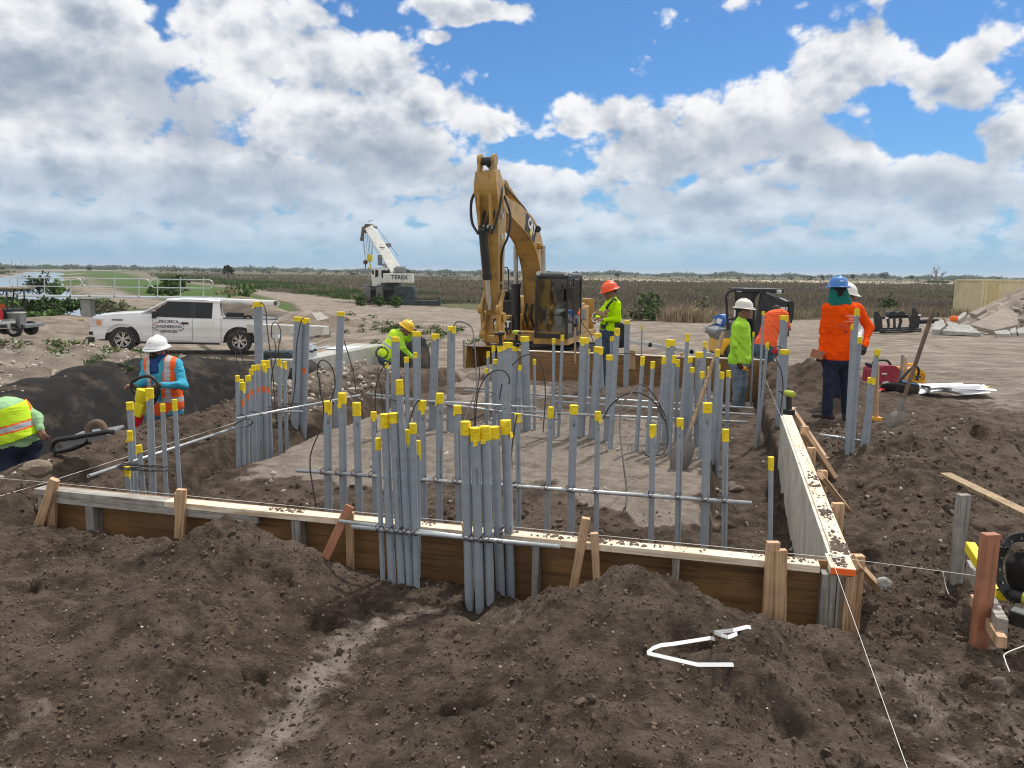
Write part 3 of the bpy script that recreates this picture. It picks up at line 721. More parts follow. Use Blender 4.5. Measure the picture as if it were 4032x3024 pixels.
fstake(1838, 0, .05, .10, FT + .06, -.08, 'stake', 'slim pale stake half hidden behind the right conduit cluster', d=-.02, spread=-.02)
G2 = 'stakes and kickers along the right form'
def rstake(u, v, kick, label, klabel, w=.062, ht=.07):
    # upright: top centre pixel given
    a, b, c = ray(u, v); t = None
    # intersect with the vertical plane at d = .15 outside the form
    p0 = rp(0, .15, FT); n = rout; s = (p0 - Vector((0, 0, CAM_H))).dot(n) / Vector((a, b, c)).dot(n); p = Vector((0, 0, CAM_H)) + Vector((a, b, c)) * s
    stake('timber_stake', label, (p.x, p.y, -.15), p, w, .045, 'stake', G2)
    if kick:
        q0 = p - rdir * .06 + Vector((0, 0, -.02)) - rout * .02; k = atz(kick[0], kick[1], .12)
        stake('timber_kicker', klabel, (k.x, k.y, .10), (q0.x, q0.y, q0.z), .036, .08, 'stake', G2)['category'] = 'brace'
rstake(3122, 1604, (3255, 1810), 'upright stake at the far end of the right form beside the drill', 'diagonal brace nearest the far end of the right form')
rstake(3170, 1678, (3290, 1878), 'second upright stake from the far end of the right form', 'diagonal brace between the second and third stakes of the right form')
rstake(3196, 1762, None, 'third upright stake from the far end of the right form', '')
rstake(3240, 1852, (3335, 1992), 'stake standing midway along the right form beside a long brace', 'lowest long diagonal brace midway along the right form')
rstake(3300, 1980, None, 'lone brown stake without a brace on the right form', '', .07)
rstake(3375, 2185, (3450, 2290), 'stake beside the orange painted corner of the formwork', 'short grey brace with a stone at its foot by the orange painted corner', .07)

# grade stakes and rails at the right edge
def post(name, label, px_top, w, h, zb, y, mat, cat='stake'):
    p = at(px_top[0], px_top[1], y); mb = MB().box((0, 0, (p.z - zb) / 2), (w, h, p.z - zb))
    ob = mb.build(name, mat, None, bevel=.004); ob.location = (p.x, p.y, zb); ob.rotation_euler = (0, 0, R(8)); return tag(ob, label, cat)
post('batter_post', 'thick reddish square post at the right edge with the string tied to it', (3900, 2100), .075, .045, .05, 3.42, 'redwood', 'post')
post('batter_post', 'grey-green weathered square post behind the reddish one at the right edge', (3795, 1946), .07, .045, .05, 4.35, 'grey_wood', 'post')
pa, pb = at(3822, 2232, 4.2), at(3945, 2470, 3.25)
mb = MB().bar((0, 0, 0), pb - pa, .045, .075); ob = mb.build('grey_rail', 'grey_wood_x'); ob.location = pa; tag(ob, 'weathered grey timber rail running between the two posts at the right edge', 'plank')
pa, pb = at(3835, 2360, 3.7), at(3945, 2530, 3.18)
mb = MB().bar((0, 0, 0), pb - pa, .038, .05); ob = mb.build('timber_offcut', 'stake'); ob.location = pa; tag(ob, 'fresh yellow timber offcut on the soil under the grey rail', 'plank')
pa, pb = atz(3722, 1866, .36), atz(4060, 2030, .30)
mb = MB().bar((0, 0, 0), pb - pa, .09, .02); ob = mb.build('loose_plank', 'shaft'); ob.location = pa; tag(ob, 'muddy plank lying on the dirt heap at the right edge of the photo', 'plank')

# crumbs of soil lying on the plates, one mass
mb = MB(); rr = random.Random(3)
def crumbs(fn, ranges, n):
    for _ in range(n):
        t0, t1, d0, d1, dens = rr.choice(ranges); tm = t0 + (t1 - t0) * rr.choice((.2, .35, .6, .85)); t = min(max(rr.gauss(tm, (t1 - t0) * .09), t0), t1); d = rr.uniform(d0, d1); p = fn(t, d, FT + .002)
        s = (.002 + .009 * rr.random() ** 2.5) * dens
        vs = []
        for k in range(6):
            a = k / 6 * 6.283; vs.append(p + Vector((math.cos(a) * s * rr.uniform(.6, 1.5), math.sin(a) * s * rr.uniform(.6, 1.5), 0)))
        top = p + Vector((0, 0, s * .8)); o = vs + [top]; mb.add(o, [(k, (k + 1) % 6, 6) for k in range(6)])
crumbs(fp, [(.55, 1.75, .01, .085, 1.1), (1.0, 1.6, .03, .085, 1.3), (.15, .5, .02, .08, .8), (2.2, 2.5, .02, .08, .8), (3.0, 3.25, .02, .08, .9), (.02, .1, .02, .17, 1.2)], 520)
crumbs(rp, [(.12, .5, .025, .105, 1.5), (.1, .3, .025, .105, 1.6), (.75, .9, .03, .1, 1.2), (1.3, 1.9, .03, .1, 1.6), (.5, 1.3, .03, .1, .8), (2.0, 3.0, .03, .1, .6)], 420)
tag(mb.build('soil_crumbs', pm('crumb_soil', (.13, .10, .08), .95, var=.3, vs=40)), kind='stuff')

# ---------------------------------------------------------------- string lines
def line(name, pts, r, mat, label=None, cat=None, group=None, n=5, kind=None):
    pts = [Vector(p) for p in pts]; mb = MB().tube(pts, r, n)
    return tag(mb.build(name, mat, None, pts[0]), label, cat, group, kind)
def bez(pts, k=10):
    "smooth Catmull-Rom polyline through points"
    P = [Vector(p) for p in pts]; P = [P[0] * 2 - P[1]] + P + [P[-1] * 2 - P[-2]]; out = []
    for i in range(1, len(P) - 2):
        for j in range(k):
            t = j / k; a, b, c, d = P[i - 1:i + 3]
            out.append(.5 * ((2 * b) + (c - a) * t + (2 * a - 5 * b + 4 * c - d) * t * t + (3 * b - a - 3 * c + d) * t ** 3))
    return out + [P[-2]]
ZS = FT + .012
sA = at(-40, 1880, 5.6); sB = fp(L + .02, .108, ZS); sC = fp(.02, .108, ZS); sD = at(3868, 2270, 3.44)
line('string_line', [sA, sB, sC, sD], .0015, 'string', 'long white string stretched along the whole front form to the reddish post', 'string')
s1 = at(3562, 2995, 2.25); s2 = at(3276, 2215, 3.68); s3 = at(3010, 1480, 13.0)
line('string_line', [at(3600, 3100, 2.1), s2 + Vector((0, 0, .012)), rp(RL, -.01, ZS), at(3008, 1478, 12.6)], .0012, 'string', 'white string along the right form, dropping to the lower right corner of the photo', 'string')
line('string_line', [at(-40, 1965, 5.2), at(180, 1900, 5.9), at(932, 1662, 8.2)], .0022, 'string', 'white string crossing the left soil ridge towards the galvanised rod', 'string')
line('string_end', bez([at(3713, 2250, 3.5), at(3722, 2300, 3.5), at(3735, 2340, 3.47)]), .0018, 'string', 'loose string ends hanging from the front string near the reddish post', 'string')
line('loose_string', bez([at(4040, 2540, 3.0), at(3960, 2573, 2.9), at(3958, 2600, 2.85), at(3975, 2645, 2.8)]), .0022, 'string', 'loose squiggle of white string on the ground at the right edge', 'string')

# ---------------------------------------------------------------- conduits
def on_v(u, v, c):
    "point of the pixel ray in the vertical plane v = c of the formwork frame"
    a, b, _c = ray(u, v); vx, vy = E2; s = (c + O2[0] * vx + O2[1] * vy) / (a * vx + b * vy)
    return Vector((a * s, b * s, CAM_H + _c * s))
ORD = ['first', 'second', 'third', 'fourth', 'fifth', 'sixth', 'seventh', 'eighth', 'ninth', 'tenth', 'eleventh', 'twelfth', 'thirteenth', 'fourteenth', 'fifteenth', 'sixteenth', 'seventeenth', 'eighteenth', 'nineteenth', 'twentieth']
prng = random.Random(21)
PIPES = {}
def conduit(key, top, bot, w, place, label, group, tape=None, text=None, mark=None):
    kind, val = place
    if kind == 'z': b = atz(bot[0], bot[1], val)
    elif kind == 'v': b = on_v(bot[0], bot[1], val)
    else: b = at(bot[0], bot[1], val)
    t = on_v(top[0], top[1], val) if kind == 'v' else at(top[0], top[1], b.y + (.0 if kind != 'y' else 0))
    depth = ((b + t) / 2 - Vector((0, 0, CAM_H))).dot(_Fw)
    r = w * depth / FPX / 2
    d = (t - b).normalized(); ln = (t - b).length; low = .32
    q = Vector((0, 0, 1)).rotation_difference(d)
    mb = MB(); n = 18 if w > 16 else 12
    mb.tube([(0, 0, -low), (0, 0, 0), (0, 0, ln * .5), (0, 0, ln - .004)], r, n)
    ob = mb.build('conduit', 'pvc'); ob.location = b; ob.rotation_euler = q.to_euler()
    th = tape * .88 if tape else prng.uniform(.046, .078); k = 4; pts = []; rs = []
    for i in range(k + 1): pts.append((0, 0, ln - th + (th + .003) * i / k)); rs.append(r * 1.03 + .0012 + prng.uniform(0, .0022))
    tb = MB().tube(pts, rs, n)
    if prng.random() < .55:                                    # a loose tail of tape
        a0 = prng.uniform(-2.6, -.5); tw = prng.uniform(.35, .7) * r * 1.6; tl = prng.uniform(.008, .03); rr = r * 1.06 + .002
        cs, sn = math.cos(a0), math.sin(a0); P = Vector((cs * rr, sn * rr, ln - th)); tx = Vector((-sn, cs, 0)) * tw; out = Vector((cs, sn, 0)) * .006
        tb.hexa([P - tx * .5 - Zv * tl + out, P + tx * .5 - Zv * tl * .8 + out, P + tx * .5 - Zv * tl * .8 + out * 1.3, P - tx * .5 - Zv * tl + out * 1.3,
                 P - tx * .5 + Zv * .01, P + tx * .5 + Zv * .01, P + tx * .5 + Zv * .01 + out * .3, P - tx * .5 + Zv * .01 + out * .3])
    tb.build('tape_cap', 'tape', ob)
    inv = q.to_matrix().transposed()
    back = inv @ (Vector((0, 0, CAM_H)) - b); face = math.atan2(back.y, back.x)
    def on_pipe(body, size, zc, ang, down, mat, nm):
        vs, fs = text_mesh(body, size); out = []
        for v in vs:
            a = face + ang + (v.y if down else -v.y) / r * -1.0
            z = zc - v.x if down else zc + v.x
            out.append((math.cos(a) * (r + .0007), math.sin(a) * (r + .0007), z))
        MB().add(out, fs).build(nm, mat, ob)
    if text: on_pipe(text[0], r * text[1], ln * text[2], text[3], text[4] if len(text) > 4 else True, 'ink', 'printed_lettering')
    if mark: on_pipe(mark, r * .85, ln - th - .05 - r * .4, .15, True, 'ink', 'handwritten_mark')
    tag(ob, label, 'conduit', group); PIPES[key] = (b, t, r)
    return ob
UL = 'CANTEX SCHEDULE 40 RIGID PVC NONMETALLIC CONDUIT INTERTEK LISTED 3107144 CONFORMS TO UL STD 651'
def row(group, place, items, phrase, order=True):
    items = sorted(items, key=lambda i: i[1][0])
    for i, it in enumerate(items):
        key, top, bot, w = it[:4]; kw = it[4] if len(it) > 4 else {}
        pl = kw.pop('place', place); lb = kw.pop('label', None) or '%s conduit from left %s' % (ORD[i], phrase)
        conduit(key, top, bot, w, pl, lb, group, **kw)
# left and right clusters standing outside the front form
row('left cluster of conduits outside the front form', ('z', .09), [
    ('p1', (1488, 1727), (1509, 2334), 20, dict(tape=.07)), ('p2', (1515, 1632), (1546, 2340), 33, dict(text=('SCHEDULE 40 PVC RIGID CONDUIT', .5, .62, .5))),
    ('p3', (1550, 1629), (1584, 2345), 33, dict(text=('SCHEDULE 40 PVC ABOVEGROUND AND UNDERGROUND SCHEDULE 40 PVC', .5, .58, .3))),
    ('p4', (1572, 1498), (1614, 2348), 26), ('p6', (1604, 1694), (1626, 2300), 16, dict(place=('z', .13), tape=.08)), ('p5', (1625, 1669), (1642, 2352), 26), ('p7', (1646, 1737), (1650, 2290), 16, dict(place=('z', .14)))],
    'in the left cluster outside the front form')
row('right cluster of conduits outside the front form', ('z', .08), [
    ('q1', (1833, 1662), (1848, 2386), 36, dict(tape=.075)), ('q2', (1871, 1686), (1889, 2391), 37, dict(tape=.075, text=('Prime Conduit', .62, .74, .12, False))),
    ('q3', (1909, 1680), (1930, 2385), 37, dict(tape=.08)), ('q4', (1946, 1682), (1972, 2350), 37, dict(tape=.07)), ('q5', (1991, 1657), (2011, 2342), 37, dict(tape=.08))],
    'in the right cluster outside the front form')
# row tied to the long galvanised rod just inside the front form
row('row of conduits just inside the front form', ('v', .8), [
    ('r1', (1289, 1581), (1294, 2009), 31, dict(mark='P5B')), ('r2', (1347, 1549), (1353, 2013), 31), ('r3', (1404, 1587), (1415, 2020), 30, dict(mark='C2A', tape=.10)), ('r4', (1471, 1623), (1477, 2027), 20, dict(mark='S1')),
    ('r5', (1662, 1579), (1668, 2045), 29, dict(mark='D3')), ('r6', (1732, 1550), (1729, 2051), 28, dict(mark='18A', text=('SCHEDULE 40 RIGID PVC CONDUIT', .55, .45, .3))), ('r7', (1800, 1599), (1808, 2060), 28, dict(text=(UL, .5, .42, .5))),
    ('r8', (2038, 1630), (2043, 2085), 20, dict(text=('INTERTEK LISTED 3107144 CONFORMS TO UL STD 651 ABOVEGROUND UNDERGROUND SUNLIGHT RESISTANT', .62, .42, .1))), ('r9', (2169, 1604), (2152, 2096), 20, dict(mark='P4A')), ('r10', (2260, 1597), (2246, 2106), 31, dict(mark='C4P')),
    ('r11', (2354, 1622), (2347, 2115), 21, dict(mark='C2')), ('r12', (2571, 1674), (2563, 2139), 23), ('r13', (2678, 1649), (2668, 2150), 24, dict(mark='M.A', text=(UL, .6, .40, .45))), ('r14', (2786, 1588), (2773, 2163), 33, dict(mark='C5A')),
    ('r15', (2857, 1692), (2851, 2172), 23, dict(text=(UL, .6, .42, .1)))],
    'in the row just behind the front form')
conduit('r16', (3036, 1801), (3033, 2118), 19, ('v', .7), 'lone thin conduit standing in the right trench beside the pale form board', None)
# front-left trench
row('conduits in the front left trench', ('v', .5), [
    ('l3', (501, 1839), (510, 1941), 19), ('l2', (511, 1698), (519, 1941), 19, dict(place=('v', .58))), ('l1', (511, 1585), (536, 1942), 25, dict(place=('v', .75))), ('l4', (547, 1754), (566, 1943), 19), ('l5', (589, 1531), (602, 1944), 28),
    ('l6', (640, 1592), (655, 1947), 17), ('l7', (687, 1575), (709, 1942), 17)], 'in the front left trench group')
# wall of conduits along the left edge of the pad
row('wall of conduits along the left edge of the pad', ('z', .03), [
    ('w1', (935, 1480), (937, 1833), 15), ('w3', (951, 1495), (952, 1815), 15), ('w2', (955, 1507), (957, 1828), 19), ('w4', (976, 1480), (975, 1808), 19), ('w5', (989, 1454), (997, 1788), 15), ('w6', (998, 1439), (1006, 1786), 15),
    ('w7', (1016, 1438), (1017, 1778), 15), ('w8', (1036, 1420), (1034, 1768), 15), ('w9', (1042, 1437), (1050, 1771), 15), ('w10', (1053, 1420), (1067, 1761), 16), ('w11', (1099, 1415), (1104, 1740), 16), ('w12', (1121, 1425), (1129, 1732), 14.5)],
    'in the orange-sprayed wall at the left pad edge')
G4 = 'tall thick conduits at the back left'
for key, top, bot, w, pl, lb in [
    ('B1', (1016, 1190), (1025, 1700), 33, ('y', 8.3), 'thick conduit rising highest above the white pickup truck bed'),
    ('B2', (1174, 1249), (1160, 1665), 31, ('y', 8.9), 'left one of a touching pair of thick conduits right of the truck'),
    ('B3', (1204, 1254), (1191, 1730), 31, ('y', 9.0), 'right one of a touching pair of thick conduits, with an orange dot'),
    ('B4', (1342, 1229), (1328, 1640), 28.5, ('y', 9.5), 'tall thick conduit standing alone before the grey concrete beam'),
    ('B5', (1558, 1328), (1555, 1660), 32, ('y', 8.4), 'thick conduit in front of the crouching yellow-helmet worker'),
    ('B6', (1640, 1307), (1643, 1724), 32, ('y', 8.6), 'thick conduit beside the black draped fabric right of the crouching worker'),
    ('B7', (1714, 1316), (1702, 1688), 32, ('z', .05), 'thick conduit between the crouching worker and the excavator bucket, bent slightly left'),
    ('B8', (1778, 1286), (1773, 1694), 31.5, ('z', .05), 'thick conduit marked P1A5 with a wire curving out of its top')]:
    conduit(key, top, bot, w, pl, lb, G4, tape=.055, mark='P1A5' if key == 'B8' else None)
mb = MB(); b_, t_, r_ = PIPES['B3']
row('thin conduits at the back left', ('y', 8.2), [('t1', (1522, 1429), (1527, 1660), 12.7), ('t2', (1600, 1407), (1606, 1700), 18), ('t3', (1635, 1389), (1637, 1640), 14.5)], 'of three thin ones by the crouching worker')
# middle of the pad
row('conduits around the middle of the pad', ('z', .05), [
    ('c6', (1915, 1451), (1915, 1676), 12.7), ('c4', (1922, 1386), (1918, 1660), 11.5), ('c3', (1943, 1363), (1943, 1640), 12.7), ('c5', (1952, 1416), (1946, 1676), 18), ('c2', (1971, 1362), (1971, 1693), 26, dict(tape=.06)),
    ('c1', (2000, 1349), (1988, 1745), 35, dict(tape=.06)), ('c7', (2029, 1363), (2023, 1689), 26, dict(tape=.06)), ('c9', (2047, 1438), (2045, 1700), 13.6), ('c8', (2066, 1326), (2075, 1693), 32.5, dict(tape=.06)), ('c10', (2104, 1415), (2105, 1693), 11.3),
    ('c11', (2180, 1334), (2179, 1720), 12.2), ('c12', (2215, 1320), (2199, 1720), 12.2)], 'in the middle group below the excavator bucket')
row('conduits right of the middle of the pad', ('z', .05), [
    ('c13', (2301, 1331), (2286, 1720), 35, dict(tape=.065)), ('c16', (2319, 1375), (2314, 1640), 8), ('c15', (2357, 1367), (2333, 1725), 35, dict(tape=.065)), ('c14', (2354, 1313), (2368, 1560), 26.5, dict(place=('y', 11.5), tape=.06)),
    ('c17', (2400, 1399), (2389, 1729), 26, dict(tape=.06)), ('c18', (2431, 1293), (2402, 1772), 20.5), ('c19', (2405, 1327), (2408, 1520), 6.5, dict(place=('y', 11.8))), ('c20', (2413, 1324), (2415, 1520), 6.5, dict(place=('y', 11.8))),
    ('c21', (2470, 1263), (2465, 1492), 22, dict(place=('y', 12.3), tape=.06)), ('c22', (2528, 1283), (2524, 1450), 5.5, dict(place=('y', 12.6)))], 'in the cluster around the orange-helmet worker')
row('close-set conduits at the right of the pad', ('z', .05), [
    ('c23', (2531, 1405), (2505, 1777), 16.5), ('c24', (2571, 1424), (2548, 1784), 16.5), ('c25', (2615, 1406), (2588, 1786), 15.5), ('c26', (2641, 1339), (2621, 1745), 35, dict(tape=.065)), ('c27', (2655, 1401), (2635, 1788), 16), ('c28', (2670, 1417), (2660, 1745), 13),
    ('c29', (2708, 1315), (2672, 1790), 16), ('c30', (2715, 1406), (2698, 1752), 25), ('c31', (2726, 1448), (2714, 1766), 16), ('c32', (2753, 1387), (2746, 1752), 30, dict(tape=.065, mark='P1B1')), ('c33', (2775, 1346), (2768, 1700), 13.7), ('c34', (2765, 1465), (2757, 1811), 16.5),
    ('c35', (2793, 1446), (2786, 1761), 16), ('c36', (2826, 1377), (2802, 1806), 16.5), ('c37', (2830, 1437), (2815, 1760), 12), ('c38', (2843, 1466), (2825, 1800), 17), ('c39', (2869, 1460), (2859, 1740), 16)],
    'in the dense group left of the white-helmet man')
row('conduits in the right trench', ('z', -.25), [
    ('d1', (2967, 1308), (2955, 1600), 8), ('d2', (3006, 1227), (2979, 1759), 10, dict(tape=.05)), ('d3', (3022, 1349), (2983, 1752), 11.5), ('d4', (3088, 1244), (3062, 1720), 31, dict(tape=.055)), ('d5', (3090, 1378), (3067, 1757), 32, dict(tape=.06))],
    'in the right trench by the bending worker')
row('conduits outside the right form', ('z', .16), [
    ('e2', (3358, 1277), (3330, 1780), 13), ('e1', (3375, 1217), (3334, 1793), 17.5), ('e3', (3385, 1328), (3354, 1788), 18), ('e4', (3456, 1376), (3393, 1776), 19.5), ('e5', (3432, 1488), (3407, 1776), 27, dict(tape=.06))],
    'in the group outside the right form')
# orange paint sprayed on the left wall of conduits
def paint_dot(key, v):
    b, t, r = PIPES[key]; p = at(b.x, v, 1) if False else None
    # height at which the pixel row v meets the conduit
    lo, hi = 0.0, 1.0
    for _ in range(24):
        m_ = (lo + hi) / 2; q = b.lerp(t, m_) - Vector((0, 0, CAM_H)); yy = CYP - FPX * q.dot(_Y) / q.dot(_Fw)
        if yy > v: lo = m_
        else: hi = m_
    c = b.lerp(t, lo); d = (t - b).normalized(); mb = MB(); k = 12
    f = math.atan2(-c.y, -c.x); vs = []
    for i in range(k):
        a = i / k * 6.283; rr = 1 + .25 * math.sin(3 * a + v); vs.append(c + d * (.035 * math.sin(a) * rr) + Vector((math.cos(f + .75 * math.cos(a) * rr), math.sin(f + .75 * math.cos(a) * rr), 0)) * (r + .0012))
    mb.add(vs + [c + Vector((math.cos(f), math.sin(f), 0)) * (r + .0014)], [(i, (i + 1) % k, k) for i in range(k)])
    return mb
def dots(key, rows):
    for ob in COL.objects:
        if ob.name.startswith('conduit') and (ob.location - PIPES[key][0]).length < 1e-4:
            bpy.context.view_layer.update(); inv = ob.matrix_world.inverted()
            for v in rows: paint_dot(key, v).xf(inv).build('orange_paint_dot', 'orange_paint', ob)
for key, v in (('w2', 1585), ('w4', 1562), ('w5', 1545), ('w7', 1535), ('w8', 1530), ('w9', 1533), ('w10', 1537)): dots(key, [v])
dots('B3', [1460])

# ---------------------------------------------------------------- galvanised rods with wire ties
def rod(a, b, r, label, ties=(), group='galvanised rods tying the conduits'):
    a, b = Vector(a), Vector(b); d = b - a; ln = d.length; q = Vector((0, 0, 1)).rotation_difference(d.normalized())
    mb = MB(); k = 14; ring = lambda rr, z: [(rr * math.cos(6.2832 * j / k), rr * math.sin(6.2832 * j / k), z) for j in range(k)]
    mb.loft([ring(r * .8, .05), ring(r * .8, 0), ring(r, 0), ring(r, ln), ring(r * .8, ln), ring(r * .8, ln - .05)], True, True, 0, True)
    ob = mb.build('galvanised_rod', 'galv'); ob.location = a; ob.rotation_euler = q.to_euler()
    inv = q.to_matrix().transposed()
    for key in ties:
        pb, pt, pr = PIPES[key]; ax = (pt - pb).normalized()
        # closest point between the two axes
        w0 = a - pb; dn = d.normalized(); bq = dn.dot(ax); den = 1 - bq * bq; s = (bq * ax.dot(w0) - dn.dot(w0)) / den; t = (ax.dot(w0) - bq * dn.dot(w0)) / den
        s = min(max(s, .02), ln - .02); c = a + dn * s; p = pb + ax * t; sep = p - c; sl = sep.length; e = sep.normalized() if sl > 1e-5 else Vector((0, 1, 0))
        for sg in (1, -1):
            pts = []; mid = (c + p) / 2; half = sl / 2 + max(pr, r) * .5 + max(pr, r) * .52
            tdir = (dn * (pr * .9) + Zv * (r * 1.3) * sg)
            for i in range(15):
                an = 6.2832 * i / 14; pts.append(inv @ (mid + e * (half * math.cos(an)) + tdir * (1.12 * math.sin(an)) - a))
            MB().tube(pts, .0026, 4, False).build('wire_tie', 'wire', ob)
    return tag(ob, label, 'rod', group)
rod(on_v(1170, 1853, .735), on_v(2960, 1981, .735), .0125, 'long galvanised rod across the row just behind the front form', ['r1', 'r2', 'r3', 'r4', 'r5', 'r6', 'r7', 'r8', 'r9', 'r10', 'r11', 'r12', 'r13', 'r14', 'r15'])
rod(at(1385, 2074, 4.02), at(2204, 2153, 3.78), .0115, 'galvanised rod tied across the front of the two outside clusters', ['p1', 'p2', 'p3', 'p4', 'p5', 'q1', 'q2', 'q3', 'q4', 'q5'])
rod(at(1336, 2052, 4.13), at(2050, 2142, 3.90), .011, 'galvanised rod behind the two outside clusters, sticking out at their left')
rod(at(348, 1875, 5.05), at(1000, 1660, 7.6), .0125, 'galvanised rod sloping up through the front left trench group', ['l4', 'l5', 'l6', 'l7'])
rod(at(929, 1649, 6.85), at(1417, 1556, 9.4), .0125, 'galvanised rod running from the sprayed wall of conduits to the trench end', ['w1', 'w4', 'w8', 'w10', 'w11', 'w12'])
rod(at(1045, 1620, 7.75), at(1189, 1621, 8.3), .0115, 'short galvanised rod end before the touching pair of thick conduits')
rod(at(1468, 1566, 8.35), at(2114, 1605, 8.05), .0125, 'galvanised rod joining the back left thick conduits to the middle group', ['t1', 'B5', 't2', 'c5', 'c1', 'c9'])
rod(at(1441, 1548, 8.75), at(2210, 1653, 8.35), .0115, 'galvanised rod running lower through the middle group to its right end', ['B7', 'B8', 'c2'])
rod(at(1826, 1536, 9.25), at(2965, 1607, 8.9), .0125, 'farthest galvanised rod, right behind the middle and right conduits', ['c8', 'c10', 'c26', 'c30'])
rod(at(2185, 1581, 8.62), at(2969, 1633, 8.4), .0115, 'second farthest galvanised rod through the right conduits', ['c13', 'c15', 'c32', 'c36'])
rod(at(2057, 1621, 8.35), at(2944, 1662, 8.0), .0125, 'nearest of the three galvanised rods through the right conduits', ['c11', 'c12', 'c18', 'c23', 'c24', 'c27', 'c29', 'c34', 'c38', 'c39'])
rod(atz(3225, 1711, .36), at(3545, 1758, 7.9), .0125, 'short galvanised rod tied to the group outside the right form', ['e3', 'e5'])

# ---------------------------------------------------------------- pull wires
def wire(label, px, y, r=.0065, k=6):
    ys = y if isinstance(y, (list, tuple)) else [y, y]
    n = len(px); pts = [at(u, v, ys[0] + (ys[1] - ys[0]) * i / (n - 1)) for i, (u, v) in enumerate(px)]
    line('pull_wire', bez(pts, k), r, 'wire', label, 'wire', 'dark wires looping out of the conduits', 6)
wire('dark wire drooping from the tallest conduit by the truck', [(1018, 1192), (1034, 1194), (1047, 1226), (1052, 1290), (1063, 1380), (1075, 1484), (1081, 1575), (1090, 1660)], [8.3, 7.9])
wire('thin wire loop over the truck tailgate from the sprayed wall', [(1068, 1326), (1071, 1280), (1085, 1268), (1099, 1285), (1106, 1315), (1097, 1371), (1099, 1416)], 7.9, .005)
wire('thin wire crossing down between sprayed wall conduits', [(1068, 1326), (1082, 1345), (1086, 1407), (1073, 1462), (1066, 1540), (1072, 1600)], 7.9, .005)
wire('tall thin wire loop rising from the left end of the sprayed wall', [(955, 1506), (938, 1440), (924, 1376), (928, 1368), (942, 1374), (960, 1430), (972, 1480)], 7.2, .004)
wire('dark wire running down the touching pair of thick conduits', [(1196, 1252), (1186, 1265), (1178, 1300), (1167, 1371), (1165, 1462), (1160, 1534), (1149, 1597), (1140, 1650)], 8.55)
wire('wire loop over the trench from the first conduit behind the front form', [(1300, 1581), (1316, 1534), (1319, 1498), (1307, 1448), (1280, 1419), (1258, 1425), (1250, 1462), (1258, 1498), (1262, 1552), (1273, 1588), (1273, 1642), (1258, 1697), (1226, 1778), (1221, 1843), (1230, 1907), (1244, 1997)], 4.9, .0045)
wire('straight dark wire slanting from the tall lone thick conduit', [(1355, 1344), (1375, 1407), (1393, 1475), (1403, 1552)], 9.2)
wire('wire bowing left of the crouching worker conduits', [(1540, 1412), (1502, 1457), (1484, 1507), (1477, 1575), (1484, 1706)], 8.1)
wire('thin wire loop hanging before the crouching worker knee', [(1507, 1640), (1502, 1540), (1488, 1480), (1492, 1445), (1504, 1437), (1516, 1455), (1518, 1500)], 8.0, .004)
wire('short wire curling left from the fifth conduit behind the front form', [(1655, 1577), (1645, 1580), (1628, 1611), (1612, 1665), (1607, 1701)], 5.1, .005)
wire('long wire arching from the P1A5 conduit down across the pad', [(1787, 1285), (1800, 1267), (1836, 1274), (1860, 1297), (1870, 1371), (1875, 1462), (1877, 1520), (1862, 1570), (1840, 1621), (1823, 1670)], [8.6, 6.4])
wire('thick black wire hook over the middle group', [(2005, 1512), (2004, 1485), (1985, 1461), (1955, 1458), (1915, 1482), (1886, 1535), (1876, 1589), (1871, 1680)], 7.4, .0075)
wire('second strand of wire standing beside the black hook', [(1869, 1690), (1868, 1600), (1880, 1530), (1888, 1470), (1880, 1400), (1862, 1370), (1856, 1400), (1866, 1450)], 7.6, .005)
wire('wire arch between the middle group and the pad centre', [(2016, 1440), (2052, 1406), (2093, 1396), (2122, 1415), (2142, 1481), (2147, 1571), (2138, 1702)], 8.0)
wire('short kinked wire stub beside the largest middle conduit', [(1977, 1512), (1970, 1545), (1966, 1572)], 7.5, .0075)
wire('wire hanging from the eighth conduit behind the front form', [(2036, 1632), (2023, 1707), (2014, 1788), (2016, 1842)], 4.6, .005)
wire('big wire arch in front of the dense right group', [(2374, 1650), (2402, 1600), (2453, 1556), (2507, 1545), (2547, 1560), (2583, 1592), (2606, 1640), (2623, 1655)], 6.9, .0075)
wire('long wire winding down from the right group to the front form', [(2620, 1640), (2590, 1580), (2565, 1545), (2548, 1525), (2518, 1514), (2500, 1530), (2471, 1567), (2448, 1590), (2441, 1684), (2446, 1740), (2454, 1820), (2468, 1942), (2459, 2023)], [7.0, 4.6], .005)
wire('wire looping between the tilted tall conduit and its neighbour', [(2435, 1392), (2489, 1393), (2515, 1412), (2521, 1436)], 9.2)
wire('grey wire curling out of the conduit before the excavator cab', [(2341, 1361), (2336, 1345), (2322, 1310), (2300, 1283), (2290, 1265), (2298, 1256), (2312, 1262)], 10.5)
wire('wire drooping down the thick conduits of the right trench', [(3045, 1372), (3062, 1363), (3078, 1372)], 8.6)
wire('wire trailing down the face of the right trench conduit', [(3050, 1395), (3062, 1430), (3076, 1460), (3083, 1520), (3078, 1580), (3069, 1640)], 8.5)
wire('wire curling on the pad under the shovel', [(2594, 1594), (2612, 1640), (2626, 1684), (2630, 1743), (2610, 1785), (2570, 1796), (2540, 1792)], [7.6, 7.2])
pts = []
for i in range(70):
    a = i * .6; pts.append(at(1504 + 24 * math.cos(a) * (1 + .12 * math.sin(i * .37)) , 1389 + 22 * math.sin(a) + 3 * math.sin(i * .5), 8.6 + .02 * math.sin(i)))
line('wire_coil', pts, .0026, 'wire', 'coil of thin wire hanging behind the crouching worker', 'wire', n=5)
pts = []
